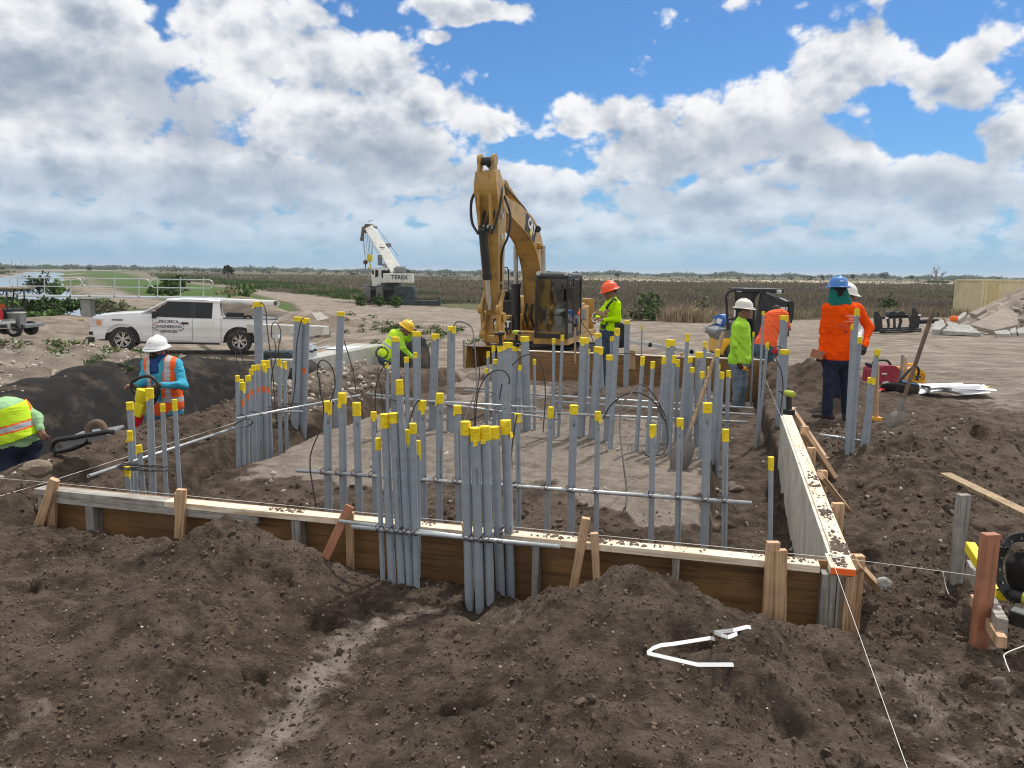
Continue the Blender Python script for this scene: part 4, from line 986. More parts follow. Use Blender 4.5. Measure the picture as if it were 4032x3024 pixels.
for i in range(46):
    a = i * .55; pts.append(at(962 + 36 * math.cos(a) * (1 + .15 * math.sin(i * .5)), 1668 + 15 * math.sin(a) - .25 * (36 * math.cos(a)), 6.75 + .02 * math.sin(i)))
line('wire_coil', pts, .0026, 'wire', 'coil of thin wire hanging on the sprayed wall of conduits', 'wire', n=5)

# ---------------------------------------------------------------- white pickup truck
def arc(cx, cz, r, a0, a1, n=12): return [(cx + r * math.cos(R(a0 + (a1 - a0) * i / n)), cz + r * math.sin(R(a0 + (a1 - a0) * i / n))) for i in range(n + 1)]
def side_plate(mb, poly, y, th, mi=0, sgn=-1):
    "flat piece standing on a body side (polygon in x, z)"
    mb.prism([(x, y, z) for x, z in poly], (0, sgn * th, 0), mi)
def make_wheel(parent, x, y, r, w, side=-1, rim_mat='chrome', hub=0.62, name='wheel'):
    prof = [(r * .60, -w / 2), (r * .90, -w / 2), (r, -w * .36), (r, w * .36), (r * .90, w / 2), (r * .60, w / 2), (r * .58, w * .2), (r * .58, -w * .2)]
    mb = MB(); n = 32; rings = []
    for rr, yy in prof + prof[:1]: rings.append([(x + rr * math.cos(6.2832 * j / n), y + yy, r + rr * math.sin(6.2832 * j / n)) for j in range(n)])
    mb.loft(rings, True, False); 
    for j in range(30):                                         # tread blocks
        a = 6.2832 * j / 30; c, s = math.cos(a), math.sin(a)
        q = Matrix.Rotation(-a, 3, 'Y'); mb.box((x + c * r, y, r + s * r), (.022, w * .8, r * .10), q)
    wh = mb.build(name, 'rubber', parent)
    rm = MB(); yo = y + side * w * .36
    rm.lathe([(r * .02, 0), (r * .16, 0), (r * .18, -side * .02)], (x, yo, r), 'y', 16)
    rm.loft([[(x + rr * math.cos(6.2832 * j / n), yo + o_, r + rr * math.sin(6.2832 * j / n)) for j in range(n)] for rr, o_ in ((r * .63, side * .02), (r * .56, side * .02), (r * .54, -side * .06))], True, False)
    for k in range(6):
        a = R(60 * k + 20)
        for da in (-.17, .17):
            p0 = Vector((x + r * .12 * math.cos(a), yo, r + r * .12 * math.sin(a))); p1 = Vector((x + r * .57 * math.cos(a + da), yo + side * .01, r + r * .57 * math.sin(a + da)))
            rm.bar(p0, p1, .045, .03, (0, 1, 0))
    rm.build('rim', rim_mat, wh)
    bk = MB().lathe([(r * .02, 0), (r * .57, 0), (r * .57, .02)], (x, y - side * .02, r), 'y', 20); bk.build('brake_disc', 'black', wh)
    return wh

pf, pr_ = at(501, 1374, 27.9), at(946, 1381, 29.1)
tdir = (pr_ - pf); WB = math.hypot(tdir.x, tdir.y)
def make_pickup():
    t = thing('pickup_truck', 'white pickup truck with company lettering on its door, parked broadside behind the conduits', 'truck', pf)
    t.rotation_euler = (0, -math.atan2(tdir.z, WB) * -1 * -1, math.atan2(tdir.y, tdir.x))
    hw = .99; wr = .435; xr = WB
    # lower body outline with wheel arches, x forward is negative
    out = [(-.98, .50), (-1.00, .78), (-.985, 1.08), (-.90, 1.22), (-.2, 1.32), (.55, 1.375), (1.0, 1.30), (1.4, 1.25), (3.26, 1.25), (3.27, 1.28), (xr + 1.32, 1.28), (xr + 1.35, 1.22), (xr + 1.33, .55)]
    out += [(xr + .98, .40)] + arc(xr, .43, .56, 0, 180)[0:] + [(xr - .60, .36), (.60, .36)] + arc(0, .43, .56, 0, 180) + [(-.75, .42)]
    mb = MB(); side_plate(mb, out, -hw, .07, 0, 1); side_plate(mb, out, hw, .07, 0, -1)
    mb.hexa([(-.96, -hw + .05, .50), (.62, -hw + .05, 1.0), (.62, hw - .05, 1.0), (-.96, hw - .05, .50), (-.92, -hw + .05, 1.20), (.56, -hw + .05, 1.372), (.56, hw - .05, 1.372), (-.92, hw - .05, 1.20)])
    mb.box((1.9, 0, .80), (2.7, 2 * hw - .13, .86)); mb.box((xr + 1.31, 0, .92), (.06, 2 * hw - .1, .70)); mb.box((3.30, 0, .95), (.05, 2 * hw - .12, .6))
    mb.box((xr + .0, 0, .62), (2.6, 2 * hw - .9, .08))
    # fender flares
    for cx in (0, xr):
        for a in range(0, 180, 12):
            p = [(cx + rr * math.cos(R(b)), .43 + rr * math.sin(R(b))) for rr, b in ((.56, a), (.56, a + 12), (.64, a + 12), (.64, a))]
            side_plate(mb, p, -hw, .025); side_plate(mb, p, hw, .025, 0, 1)
    body = mb.build('body', 'white', t, bevel=.018)
    bm = bmesh.new(); bm.from_mesh(body.data)                     # pressed side panels: cut into strips and curve them
    for z_ in (.50, .60, .72, .82, .90, 1.0, 1.08, 1.16, 1.22): bmesh.ops.bisect_plane(bm, geom=bm.verts[:] + bm.edges[:] + bm.faces[:], plane_co=(0, 0, z_), plane_no=(0, 0, 1))
    for v in bm.verts:
        if abs(v.co.y) > .8: k = v.co.z; v.co.y *= 1 - .085 * max(0, (k - .98) / .4) ** 1.5 - .075 * max(0, (.86 - k) / .5) ** 1.3 - (.016 if .70 < k < .86 else 0)
    bm.to_mesh(body.data); bm.free(); body.data.polygons.foreach_set('use_smooth', [False] * len(body.data.polygons))
    wl = MB()
    for cx in (0, xr): wl.box((cx, 0, .66), (1.02, 2 * hw - .2, .56))
    wl.box((xr * .5, 0, .42), (xr + 1.6, 1.2, .14)); wl.build('underbody', 'black', t)
    # cab: pillars and roof around the glass
    zb, zt = 1.25, 1.88; ins = .20
    def gp(x, s, z): k = (z - zb) / (zt - zb); return (x, s * (hw - .03 - ins * k), z)
    cab = MB(); A = [(.62, zb + .12), (1.47, zt - .02)]; Cq = [(3.24, zb), (3.18, zt - .03)]
    roof = [[(1.44, -.80, 1.855), (2.0, -.80, 1.90), (2.7, -.80, 1.90), (3.17, -.80, 1.85)], [(1.38, -.4, 1.875), (2.0, -.4, 1.935), (2.7, -.4, 1.935), (3.2, -.4, 1.87)], [(1.36, 0, 1.88), (2.0, 0, 1.945), (2.7, 0, 1.945), (3.21, 0, 1.875)]]
    roof = roof + [[(x, -y, z) for x, y, z in r_] for r_ in roof[1::-1]]
    cab.loft(roof, False, False); cab.loft([[(x, y, z - .05) for x, y, z in r_] for r_ in roof[::-1]], False, False)
    for s in (-1, 1):
        cab.bar(gp(.62, s, 1.36), gp(1.47, s, 1.86), .07, .06); cab.bar(gp(1.44, s, 1.85), gp(3.18, s, 1.85), .06, .07)
        cab.prism([gp(2.94, s, zb), gp(3.26, s, zb), gp(3.19, s, 1.86), gp(2.97, s, 1.86)], (0, -s * .05, 0))
        cab.prism([gp(.58, s, zb), gp(.62, s, 1.36), gp(.95, s, 1.35), gp(1.1, s, zb)], (0, -s * .04, 0))
    cab.build('cab_shell', 'white', t, bevel=.012)
    for s in (-1, 1):
        o = -s * .03; gl = MB()
        gl.prism([gp(.98, s, zb + .02), gp(2.18, s, zb), gp(2.2, s, 1.82), gp(1.50, s, 1.82), gp(.98, s, 1.42)], (0, o, 0))
        gl.build('door_window', 'glass_dark', t); gl = MB(); gl.prism([gp(2.40, s, zb), gp(2.92, s, zb), gp(2.95, s, 1.82), gp(2.40, s, 1.82)], (0, o, 0))
        gl.build('rear_door_window', 'glass_dark', t)
    ws = MB(); ws.hexa([(.64, -.86, 1.36), (.66, -.86, 1.33), (.66, .86, 1.33), (.64, .86, 1.36), (1.43, -.74, 1.86), (1.47, -.74, 1.85), (1.47, .74, 1.85), (1.43, .74, 1.86)]); ws.build('windscreen', 'glass_dark', t)
    rw = MB().box((3.21, 0, 1.57), (.02, 1.3, .45)); rw.build('rear_window', 'glass_dark', t)
    pl = MB()
    for s in (-1, 1): pl.prism([gp(2.17, s, zb), gp(2.41, s, zb), gp(2.41, s, 1.84), gp(2.19, s, 1.84)], (0, -s * .045, 0))
    pl.build('door_pillar', 'black', t)
    sm = MB(); ys = -hw - .002
    for x, z0, z1 in ((.98, .42, 1.24), (2.28, .40, 1.25), (3.25, .40, 1.26)): sm.box((x, ys, (z0 + z1) / 2), (.012, .006, z1 - z0))
    sm.box((1.62, ys, .42), (1.3, .006, .012)); sm.build('door_seam', 'grey', t)
    hd = MB().box((2.04, -hw - .02, 1.06), (.24, .04, .07)); hd.build('door_handle', 'black', t, bevel=.012)
    mr = MB().box((1.05, -hw - .16, 1.34), (.14, .22, .25)); mr.bar((1.05, -hw + .02, 1.27), (1.05, -hw - .1, 1.28), .06, .05); mr.build('side_mirror', 'black', t, bevel=.03)
    hl = MB(); hl.prism([(-.99, -hw - .004, .86), (-.64, -hw - .012, .92), (-.58, -hw - .012, 1.14), (-.97, -hw - .004, 1.16)], (0, .05, 0)); hl.box((-1.0, -.80, 1.0), (.04, .36, .28)); hb = hl.build('headlight', 'lens', t)
    am = MB().box((-.73, -hw - .016, 1.0), (.13, .01, .18)); am.build('turn_signal', 'amber', hb)
    gr = MB().box((-1.005, 0, .98), (.03, 1.2, .36)); gr.build('grille', 'black', t)
    bp_ = MB().box((-1.0, 0, .62), (.14, 1.9, .24)); bp_.build('front_bumper', 'white', t, bevel=.04)
    fg = MB().box((-.99, -.965, .63), (.12, .012, .12)); fg.box((-.98, -.96, .40), (.2, .05, .18)); fg.build('bumper_trim', 'black', t)
    tl = MB(); tl.prism([(xr + 1.02, -hw - .006, .80), (xr + 1.36, -hw - .006, .80), (xr + 1.36, -hw - .006, 1.12), (xr + .98, -hw - .006, 1.12), (xr + 1.12, -hw - .006, 1.02)], (0, .05, 0)); tl.box((xr + 1.35, -.86, .97), (.03, .26, .34)); lt = tl.build('tail_light', 'red_lens', t)
    rv = MB().box((xr + 1.20, -hw - .010, .88), (.10, .008, .13)); rv.build('reversing_light', 'lens', lt)
    rb = MB().box((xr + 1.40, 0, .52), (.16, 1.86, .20)); rb.build('rear_bumper', 'chrome', t, bevel=.03)
    rc = MB()
    for s in (-1, 1): rc.box(((3.3 + xr + 1.32) / 2, s * (hw - .05), 1.292), (xr + 1.32 - 3.3, .10, .025))
    rc.box((xr + 1.31, 0, 1.292), (.07, 1.8, .025)); rc.build('bed_rail_cap', 'black', t)
    rk = MB().tube([(.5, -hw + .02, .34), (3.2, -hw + .02, .34)], .035, 8); rk.build('rocker_bar', 'black', t)
    for cx in (0, xr):
        for s in (-1, 1): make_wheel(t, cx, s * (hw - .16), wr, .27, s)
    dq = MB().box((-.15, -hw - .008, 1.12), (.34, .012, .055)); dq.build('fender_badge', 'grey', t)
    sk = MB().box((2.72, -hw - .004, 1.04), (.55, .004, .20)); sk.build('door_placard', 'white_plastic', t)
    for i, (w_, s_) in enumerate((('PACIFICA', .155), ('ENGINEERING', .135), ('SERVICES', .135))):
        lettering('door_lettering', w_, s_, (1.50, -hw - .006, 1.10 - .175 * i), (1, 0, 0), (0, 0, 1), 'navy_ink', t, bold=.003)
    for s in (-1, 1):
        for q, m_ in ((1, 'red_ink'), (-1, 'navy_ink')):
            pts = [(1.50 + s * (.33 + .17 * math.cos(R(a))), -hw - .004, .925 + q * (.02 + .115 * math.sin(R(a)))) for a in range(0, 100, 14)]
            MB().tube(pts, .011, 5).build('logo_swoosh', m_, t)
    return t
pickup = make_pickup()
bx = lambda x, y, z: pickup.matrix_basis @ Vector((x, y, z))
mb = MB().box((0, 0, .05), (.62, .5, .06)); 
for s in (-1, 1): mb.box((0, s * .24, .11), (.62, .03, .10))
mb.box((.30, 0, .11), (.03, .5, .10)); mb.box((-.30, 0, .11), (.03, .5, .10))
ob = mb.build('tray', 'black'); ob.location = bx(3.72, -.45, 1.29); ob.rotation_euler = pickup.rotation_euler; tag(ob, 'black tray lying on the bed side of the white pickup truck', 'tray')
mb = MB(); n = 20
mb.loft([[(rr * math.cos(6.28 * j / n), yy, rr * math.sin(6.28 * j / n)) for j in range(n)] for rr, yy in ((.12, -.06), (.2, -.07), (.21, 0), (.2, .07), (.12, .06), (.12, -.06))], True, False)
ob = mb.build('small_tyre', 'rubber'); ob.location = bx(WB + .28, .1, 1.16); ob.rotation_euler = (0, R(8), .3); tag(ob, 'small tyre poking up out of the bed of the white pickup truck', 'tyre')

# ---------------------------------------------------------------- second pickup (only its tail in the frame), utility cart, cooler
YB = 27.0
base2 = at(0, 1340, YB); g2 = base2.z + .0
t2 = thing('pickup_truck', 'white pickup truck at the left edge, only its red tail light and bumper in view', 'truck', (base2.x, YB, g2), R(33))
mb = MB(); mb.box((-1.7, .95, .86), (3.5, 1.9, .62)); mb.box((-2.8, .95, 1.42), (1.9, 1.6, .55), taper=.86)
mb.build('body', 'white', t2, bevel=.05)
mb = MB().box((.06, -.01, .90), (.17, .05, .35)); mb.box((.055, .12, .90), (.06, .26, .35)); mb.build('tail_light', 'red_lens', t2, bevel=.01)
mb = MB().box((.28, .85, .62), (.46, 1.9, .07)); mb.box((.12, .85, .50), (.46, 1.9, .20)); mb.build('rear_bumper', 'chrome', t2, bevel=.03)
mb = MB().box((.10, -.115, .50), (.30, .02, .12)); mb.build('bumper_step', 'black', t2)
mb = MB().box((.46, .5, .33), (.14, .14, .10)); mb.bar((.5, .5, .33), (.72, .5, .36), .07, .07); mb.lathe([(.03, 0), (.03, .06), (.045, .09), (.03, .13)], (.70, .5, .38), 'z', 10); mb.build('tow_hitch', 'black', t2)
mb = MB().box((-2.8, -.012 + .14, 1.45), (1.5, .02, .36)); mb.build('side_window', 'glass_dark', t2)
make_wheel(t2, -1.25, .12, .40, .26, -1); make_wheel(t2, -1.25, 1.75, .40, .26, 1)
YC = 29.5
def cpx(u, v): return at(u / 4.148, 1000 + v / 4.148, YC)
c0 = cpx(190, 1330); cart = thing('utility_cart', 'black utility cart with a timber-topped roof at the left edge beyond the white tailgate', 'cart', (c0.x, YC, c0.z))
def cl(u, v, d=0): p = cpx(u, v) - Vector(cart.location); return Vector((p.x, d, p.z))
mb = MB(); a, b = cl(-160, 560), cl(380, 612); mb.hexa([(a.x, -.6, b.z), (b.x, -.6, b.z), (b.x, .6, b.z), (a.x, .6, b.z), (a.x + .05, -.55, a.z), (b.x - .05, -.55, a.z), (b.x - .05, .55, a.z), (a.x + .05, .55, a.z)]); mb.build('roof', 'black', cart, bevel=.02)
for d in (-.52, .52):
    MB().tube([cl(85, 600, d), cl(70, 760, d), cl(50, 940, d)], .028, 8).build('roof_post', 'black', cart); MB().tube([cl(250, 612, d), cl(262, 800, d), cl(270, 920, d)], .028, 8).build('roof_post', 'black', cart)
    MB().tube(bez([cl(190, 580, d), cl(205, 625, d), cl(175, 655, d), cl(110, 665, d)], 5), .018, 6).build('grab_rail', 'black', cart)
mb = MB(); a, b = cl(-180, 890), cl(262, 1190); mb.box(((a.x + b.x) / 2, 0, (a.z + b.z) / 2), (b.x - a.x, 1.25, a.z - b.z)); mb.build('cart_body', 'black', cart, bevel=.04)
mb = MB(); a, b = cl(200, 1140), cl(575, 1195); mb.box(((a.x + b.x) / 2, 0, (a.z + b.z) / 2), (b.x - a.x, 1.2, a.z - b.z)); mb.build('cargo_deck', 'grey', cart, bevel=.01)
mb = MB(); a = cl(190, 985, -.64); mb.box((a.x, -.632, a.z), (.07, .006, .10)); mb.build('white_sticker', 'white_plastic', cart)
mb = MB(); a = cl(20, 860, -.2); mb.box((a.x, -.1, a.z), (.10, .5, .22)); mb.build('orange_seat_cover', 'orange_paint', cart, bevel=.03)
for x in (-.55, .45): make_wheel(cart, x, -.5, .26, .2, -1); make_wheel(cart, x, .5, .26, .2, 1)
a, b = cpx(-160, 548), cpx(455, 592); mb = MB()
for k in range(3): mb.box(((b.x - a.x) / 2, -.42 + .4 * k, .03 + .0), (b.x - a.x, .19, .04))
ob = mb.build('plank_stack', 'shaft'); ob.location = (a.x, YC, cpx(0, 548).z - .04); tag(ob, 'brown planks lying on the roof of the utility cart', 'planks')
a, b = cpx(238, 940), cpx(470, 1148); w = b.x - a.x; h = a.z - b.z
ck = thing('cooler', 'grey cooler with a pale lid and tan handle on the cart deck', 'cooler', ((a.x + b.x) / 2, YC - .28, b.z))
MB().box((0, 0, h * .44), (w * .94, .40, h * .88)).build('box', 'grey', ck, bevel=.02)
MB().box((0, 0, h * .94), (w, .44, h * .12)).build('lid', pm('pale_lid', (.45, .47, .42), .5), ck, bevel=.015)
mb = MB(); mb.tube([(-w * .18, -.21, h * .62), (-w * .18, -.235, h * .45), (w * .18, -.235, h * .45), (w * .18, -.21, h * .62)], .016, 6); mb.build('handle', 'shaft', ck)

# ---------------------------------------------------------------- excavator
EXG = -1.18
ex_foot = Vector((.68, 23.3, 0)); ex_tip = Vector((-.54, 19.55, 0)); hd_ = (ex_tip - ex_foot).normalized()
ex = thing('excavator', 'yellow tracked excavator with raised boom facing the formwork', 'excavator', (ex_foot.x - hd_.x * .4, ex_foot.y - hd_.y * .4, EXG), math.atan2(hd_.y, hd_.x))
exi = None
def make_excavator():
    P_ = ex; b = lambda n_, mb, m_, par=None, bv=.012: mb.build(n_, m_, par or P_, bevel=bv)
    # undercarriage: two tracks with pads, along the machine
    for s in (-1, 1):
        yc = s * 1.20; mb = MB(); prof = []
        for i in range(40):
            t = i / 40 * 2 * math.pi; x = 1.55 * max(-1, min(1, 1.5 * math.cos(t))) + .42 * math.cos(t); z = .44 + .42 * math.sin(t); prof.append((x, z))
        prof2 = [(x * .93, .44 + (z - .44) * .84) for x, z in prof]
        mb.loft([[(x, yc - .30, z) for x, z in prof2], [(x, yc - .30, z) for x, z in prof], [(x, yc + .30, z) for x, z in prof], [(x, yc + .30, z) for x, z in prof2]], True, True, smooth=False)
        for i in range(40):
            x0, z0 = prof[i]; x1, z1 = prof[(i + 1) % 40]; d = Vector((x1 - x0, 0, z1 - z0)).normalized(); n_ = Vector((d.z, 0, -d.x)); c = Vector(((x0 + x1) / 2, yc, (z0 + z1) / 2))
            mb.bar(c - Vector((0, .30, 0)) + n_ * .015, c + Vector((0, .30, 0)) + n_ * .015, .05, .05)
        tr = b('track', mb, 'black', bv=0)
        fr = MB().box((0, yc, .45), (2.7, .34, .42)); fr.build('track_frame', 'cat', tr)
    b('chassis', MB().box((0, 0, .62), (1.5, 2.2, .40)), 'black'); b('swing_ring', MB().lathe([(.62, .80), (.62, 1.0), (.5, 1.0)], (0, 0, 0), 'z', 28), 'grey', bv=0)
    # upper structure
    mb = MB().box((-.55, 0, 1.13), (3.3, 2.66, .22)); mb.box((1.35, .85, 1.10), (.75, 1.02, .18)); b('deck', mb, 'cat')
    mb = MB(); pts = [(-1.9, -1.33), (-2.45, -1.05), (-2.62, 0), (-2.45, 1.05), (-1.9, 1.33)]
    mb.prism([(x, y, 1.05) for x, y in pts], (0, 0, 1.15)); b('counterweight', mb, 'cat', bv=.05)
    b('engine_hood', MB().box((-1.2, -.12, 1.62), (1.5, 2.3, .78)), 'cat', bv=.04)
    mb = MB().box((-.35, 1.02, 1.62), (1.35, .64, .82)); mb.box((-.1, 1.05, 2.06), (.8, .55, .14)); b('left_side_box', mb, 'cat', bv=.04)
    mb = MB(); mb.box((-.42, 1.346, 1.78), (.34, .012, .30)); mb.box((.05, 1.346, 1.78), (.3, .012, .30)); mb.box((-.1, 1.05, 2.137), (.5, .3, .01)); b('louvre_panel', mb, 'grey', bv=0)
    mb = MB().box((.55, -.92, 1.48), (1.2, .72, .56)); b('tool_box', mb, 'cat', bv=.03)
    lettering('box_lettering', 'CAT', .26, (1.158, -.80, 1.50), (0, 1, 0), (0, 0, 1), 'white_ink', P_, bold=.012)
    MB().box((1.153, -.80, 1.50), (.006, .56, .32)).build('box_decal', 'black', P_)
    MB().lathe([(.07, 0), (.07, .02)], (1.155, -.68, 1.28), 'x', 14).build('box_lamp', 'black', P_)
    mb = MB().box((.30, -.92, 1.98), (.62, .70, .42), taper=.92); 
    for k in range(5): mb.box((.615, -1.16 + .12 * k, 1.98), (.02, .04, .36))
    b('step_tread', mb, 'black', bv=.02)
    mb = MB().lathe([(.17, 0), (.17, .30), (.12, .34)], (.15, -.78, 2.18), 'z', 14); mb.lathe([(.15, 0), (.15, .26), (.1, .3)], (.2, -1.08, 2.18), 'z', 14); b('filter_can', mb, 'black', bv=0)
    b('rear_side_panel', MB().box((-.25, -.95, 1.9), (.5, .7, .82)), 'cat', bv=.04)
    mb = MB(); hr = [(.85, -1.28, 1.75), (.62, -1.28, 2.35), (.30, -1.28, 3.05), (-.1, -1.28, 3.12), (-.8, -1.28, 3.12), (-.8, -1.28, 2.2)]
    mb.tube(bez(hr, 4), .022, 6); mb.tube([(.5, -1.28, 2.62), (.1, -1.28, 2.68), (-.8, -1.28, 2.68)], .018, 6); mb.tube([(.1, -1.28, 2.2), (.1, -1.28, 3.1)], .018, 6)
    mb.tube(bez([(.85, -.62, 1.75), (.62, -.62, 2.35), (.32, -.62, 2.66), (-.3, -.62, 2.7)], 4), .02, 6); b('handrail', mb, 'black', bv=0)
    # cab
    x0, x1, y0, y1, z0, z1 = .10, 1.78, .38, 1.36, 1.22, 2.95
    mb = MB(); pw = .075
    F0, F1 = (x1, z0), (x1 - .10, z1 - .10)
    for y in (y0 + pw / 2, y1 - pw / 2):
        mb.tube(bez([(x1 - .02, y, z0), (x1, y, 1.9), (x1 - .03, y, 2.6), (x1 - .14, y, z1 - .05), (x1 - .45, y, z1)], 4), pw * .55, 8)
        mb.box((x0 + .05, y, (z0 + z1) / 2), (.10, pw, z1 - z0)); mb.box((x1 - .72, y, (z0 + z1) / 2), (.07, pw * .8, z1 - z0)); mb.box(((x0 + x1) / 2, y, z0 + .05), (x1 - x0, pw, .16)); mb.box(((x0 + x1) / 2 - .1, y, z1 - .04), (x1 - x0 - .25, pw, .10))
    mb.box((x1 - .02, (y0 + y1) / 2, z0 + .04), (.07, y1 - y0, .12)); mb.box((x1 - .01, (y0 + y1) / 2, 1.86), (.03, y1 - y0 - .1, .022)); mb.box((x1 - .15, (y0 + y1) / 2, z1 - .06), (.10, y1 - y0, .10)); mb.box((x0 + .03, (y0 + y1) / 2, 1.6), (.05, y1 - y0, .7))
    b('cab_frame', mb, 'black', bv=.01)
    mb = MB().box((.82, (y0 + y1) / 2, z1 + .03), (1.42, y1 - y0 - .04, .09)); b('cab_roof', mb, 'grey', bv=.03)
    if 'cab_glass' not in MATS:
        mt = bpy.data.materials.new('cab_glass'); mt.use_nodes = True; t = mt.node_tree; N = NT(t); t.nodes.remove(t.nodes['Principled BSDF'])
        tr = N.new('ShaderNodeBsdfTransparent'); tr.inputs[0].default_value = (.30, .36, .36, 1); gl = N.new('ShaderNodeBsdfGlossy'); gl.inputs[0].default_value = (.75, .8, .82, 1); gl.inputs['Roughness'].default_value = .05
        fr = N.new('ShaderNodeFresnel'); fr.inputs[0].default_value = 1.5; mx = N.new('ShaderNodeMixShader'); N.put(mx.inputs[0], N.m('ADD', fr.outputs[0], .20)); t.links.new(tr.outputs[0], mx.inputs[1]); t.links.new(gl.outputs[0], mx.inputs[2])
        t.links.new(mx.outputs[0], t.nodes['Material Output'].inputs[0]); MATS['cab_glass'] = mt
    MB().box((x1 - .025, (y0 + y1) / 2, 2.36), (.010, y1 - y0 - .12, .98)).build('windscreen', MATS['cab_glass'], P_)
    MB().box((x1 - .025, (y0 + y1) / 2, 1.56), (.010, y1 - y0 - .12, .56)).build('lower_windscreen', MATS['cab_glass'], P_)
    MB().box((.70 + .66, y1 - .03, 2.10), (.62, .010, 1.55)).build('door_window', MATS['cab_glass'], P_); MB().box((.55, y1 - .03, 2.2), (.8, .010, 1.3)).build('side_window', MATS['cab_glass'], P_)
    MB().box((x0 + .06, (y0 + y1) / 2, 2.35), (.010, y1 - y0 - .2, .75)).build('rear_window', MATS['cab_glass'], P_)
    mb = MB().box((.55, .87, 1.62), (.5, .5, .14)); mb.box((.33, .87, 1.98), (.12, .48, .62)); mb.box((1.35, .70, 1.6), (.2, .12, .6)); mb.box((1.30, 1.08, 1.55), (.2, .10, .5)); mb.box((.9, .55, 1.75), (.5, .10, .08)); b('seat', mb, 'black', bv=.03)
    for (yy, zz) in ((y1 + .10, 2.46), (y0 + .78, 2.42)):
        mb = MB().box((x1 + .14, yy, zz), (.05, .20, .34)); mb.tube([(x1 - .02, yy - .05, zz + .3), (x1 + .12, yy - .03, zz + .26), (x1 + .13, yy, zz + .1)], .014, 6); b('mirror', mb, 'black', bv=.02)
    for yy in (y0 + .05, y1 - .12):
        mb = MB().lathe([(.05, -.03), (.062, .03), (.05, .035)], (x1 - .16, yy, z1 + .05), 'x', 12); mb.build('work_lamp', 'lens', P_)
    # boom: cranked beam in the machine's x-z plane
    cen = [(.40, 1.72), (.46, 2.55), (.62, 3.20), (1.02, 3.78), (1.75, 4.24), (2.9, 4.52), (4.25, 4.76)]
    hh = [.30, .52, .66, .74, .66, .52, .36]
    def beam(cen, hh, w, sub=4):
        c2 = bez([(x, 0, z) for x, z in cen], sub); hs = np.interp(np.linspace(0, len(hh) - 1, len(c2)), range(len(hh)), hh); up, lo = [], []
        for i, p in enumerate(c2):
            d = (c2[min(i + 1, len(c2) - 1)] - c2[max(i - 1, 0)]).normalized(); n_ = Vector((-d.z, 0, d.x)); up.append(p + n_ * hs[i] / 2); lo.append(p - n_ * hs[i] / 2)
        return up, lo
    up, lo = beam(cen, hh, .5)
    mb = MB(); rings = [[(l.x, -.26, l.z), (l.x, .26, l.z), (u_.x, .26, u_.z), (u_.x, -.26, u_.z)] for u_, l in zip(up, lo)]
    mb.loft(rings, True, True, 0, False)
    for i in range(0, len(up) - 1):                              # flange lips along the upper and lower edges
        for y in (-.275, .275): mb.bar(Vector(lo[i]) + Vector((0, y, 0)), Vector(lo[i + 1]) + Vector((0, y, 0)), .03, .035)
    for y in (-.24, .24): mb.lathe([(.19, -.06), (.19, .06)], (4.25, y, 4.76), 'y', 18); mb.lathe([(.24, -.07), (.24, .07)], (.40, y, 1.72), 'y', 18)
    mb.lathe([(.10, -.36), (.10, .36)], (1.12, 0, 3.80), 'y', 14)
    boom = b('boom', mb, 'cat', bv=.008)
    # logo panel on the boom's left side (towards the right of the picture)
    def on_boom(s, t): i = s * (len(up) - 1); k = int(i); f = i - k; a = up[k].lerp(up[min(k + 1, len(up) - 1)], f); c = lo[k].lerp(lo[min(k + 1, len(up) - 1)], f); return c.lerp(a, t)
    q = [on_boom(.60, .12), on_boom(.60, .90), on_boom(.76, .90), on_boom(.76, .12)]
    MB().prism([(p.x, .264, p.z) for p in q], (0, .006, 0)).build('logo_panel', 'black', boom)
    c_ = on_boom(.68, .55); xd = (q[0] - q[3]).normalized(); yd = Vector((-xd.z, 0, xd.x)); yd = yd if yd.z > 0 else -yd
    lettering('logo_lettering', 'CAT', .36, (c_.x, .273, c_.z), xd, yd, 'white_ink', boom, bold=.018)
    tri = [c_ + xd * -.13 - yd * .26, c_ + xd * .16 - yd * .26, c_ + xd * .02 - yd * .02]
    MB().prism([(p.x, .2715, p.z) for p in tri], (0, .002, 0)).build('logo_triangle', 'tape', boom)
    # stick
    sc = [(4.72, 5.46), (4.62, 5.1), (4.42, 4.6), (4.30, 3.5), (4.16, 2.3), (4.12, 1.95)]; sh = [.32, .55, .64, .52, .38, .30]; sw = np.interp(np.linspace(0, 5, 21), range(6), [.26, .30, .29, .235, .18, .17])
    u2, l2 = beam(sc, sh, .4); mb = MB(); mb.loft([[(l.x, -w_, l.z), (l.x, w_, l.z), (u_.x, w_, u_.z), (u_.x, -w_, u_.z)] for u_, l, w_ in zip(u2, l2, sw)], True, True, 0, False)
    for y in (-.18, .18): mb.box((4.74, y, 5.48), (.24, .07, .52)); mb.lathe([(.15, -.04), (.15, .04)], (4.73, y, 5.70), 'y', 16); mb.bar((4.86, y * .8, 4.9), (4.80, y * .8, 4.15), .05, .24)
    stick = b('stick', mb, 'cat', bv=.008)
    MB().lathe([(.10, -.12), (.10, .12)], (4.73, 0, 5.68), 'y', 14).build('pin', 'black', stick)
    def cyl(name, a, bq, rb, rr, frac, bm='black'):
        a, bq = Vector(a), Vector(bq); m_ = a.lerp(bq, frac); c1 = MB().tube([a, m_], rb, 14); c1.tube([m_ - (m_ - a).normalized() * .09, m_ + (m_ - a).normalized() * .02], rb * 1.18, 14); c1.lathe([(rb, -.08), (rb, .08)], a, 'y', 12)
        o_ = b(name, c1, bm, bv=0); MB().tube([m_, bq], rr, 12).build('piston_rod', 'chrome', o_); return o_
    cyl('bucket_cylinder', (4.86, -.06, 4.02), (4.46, -.0, 2.10), .10, .065, .60)
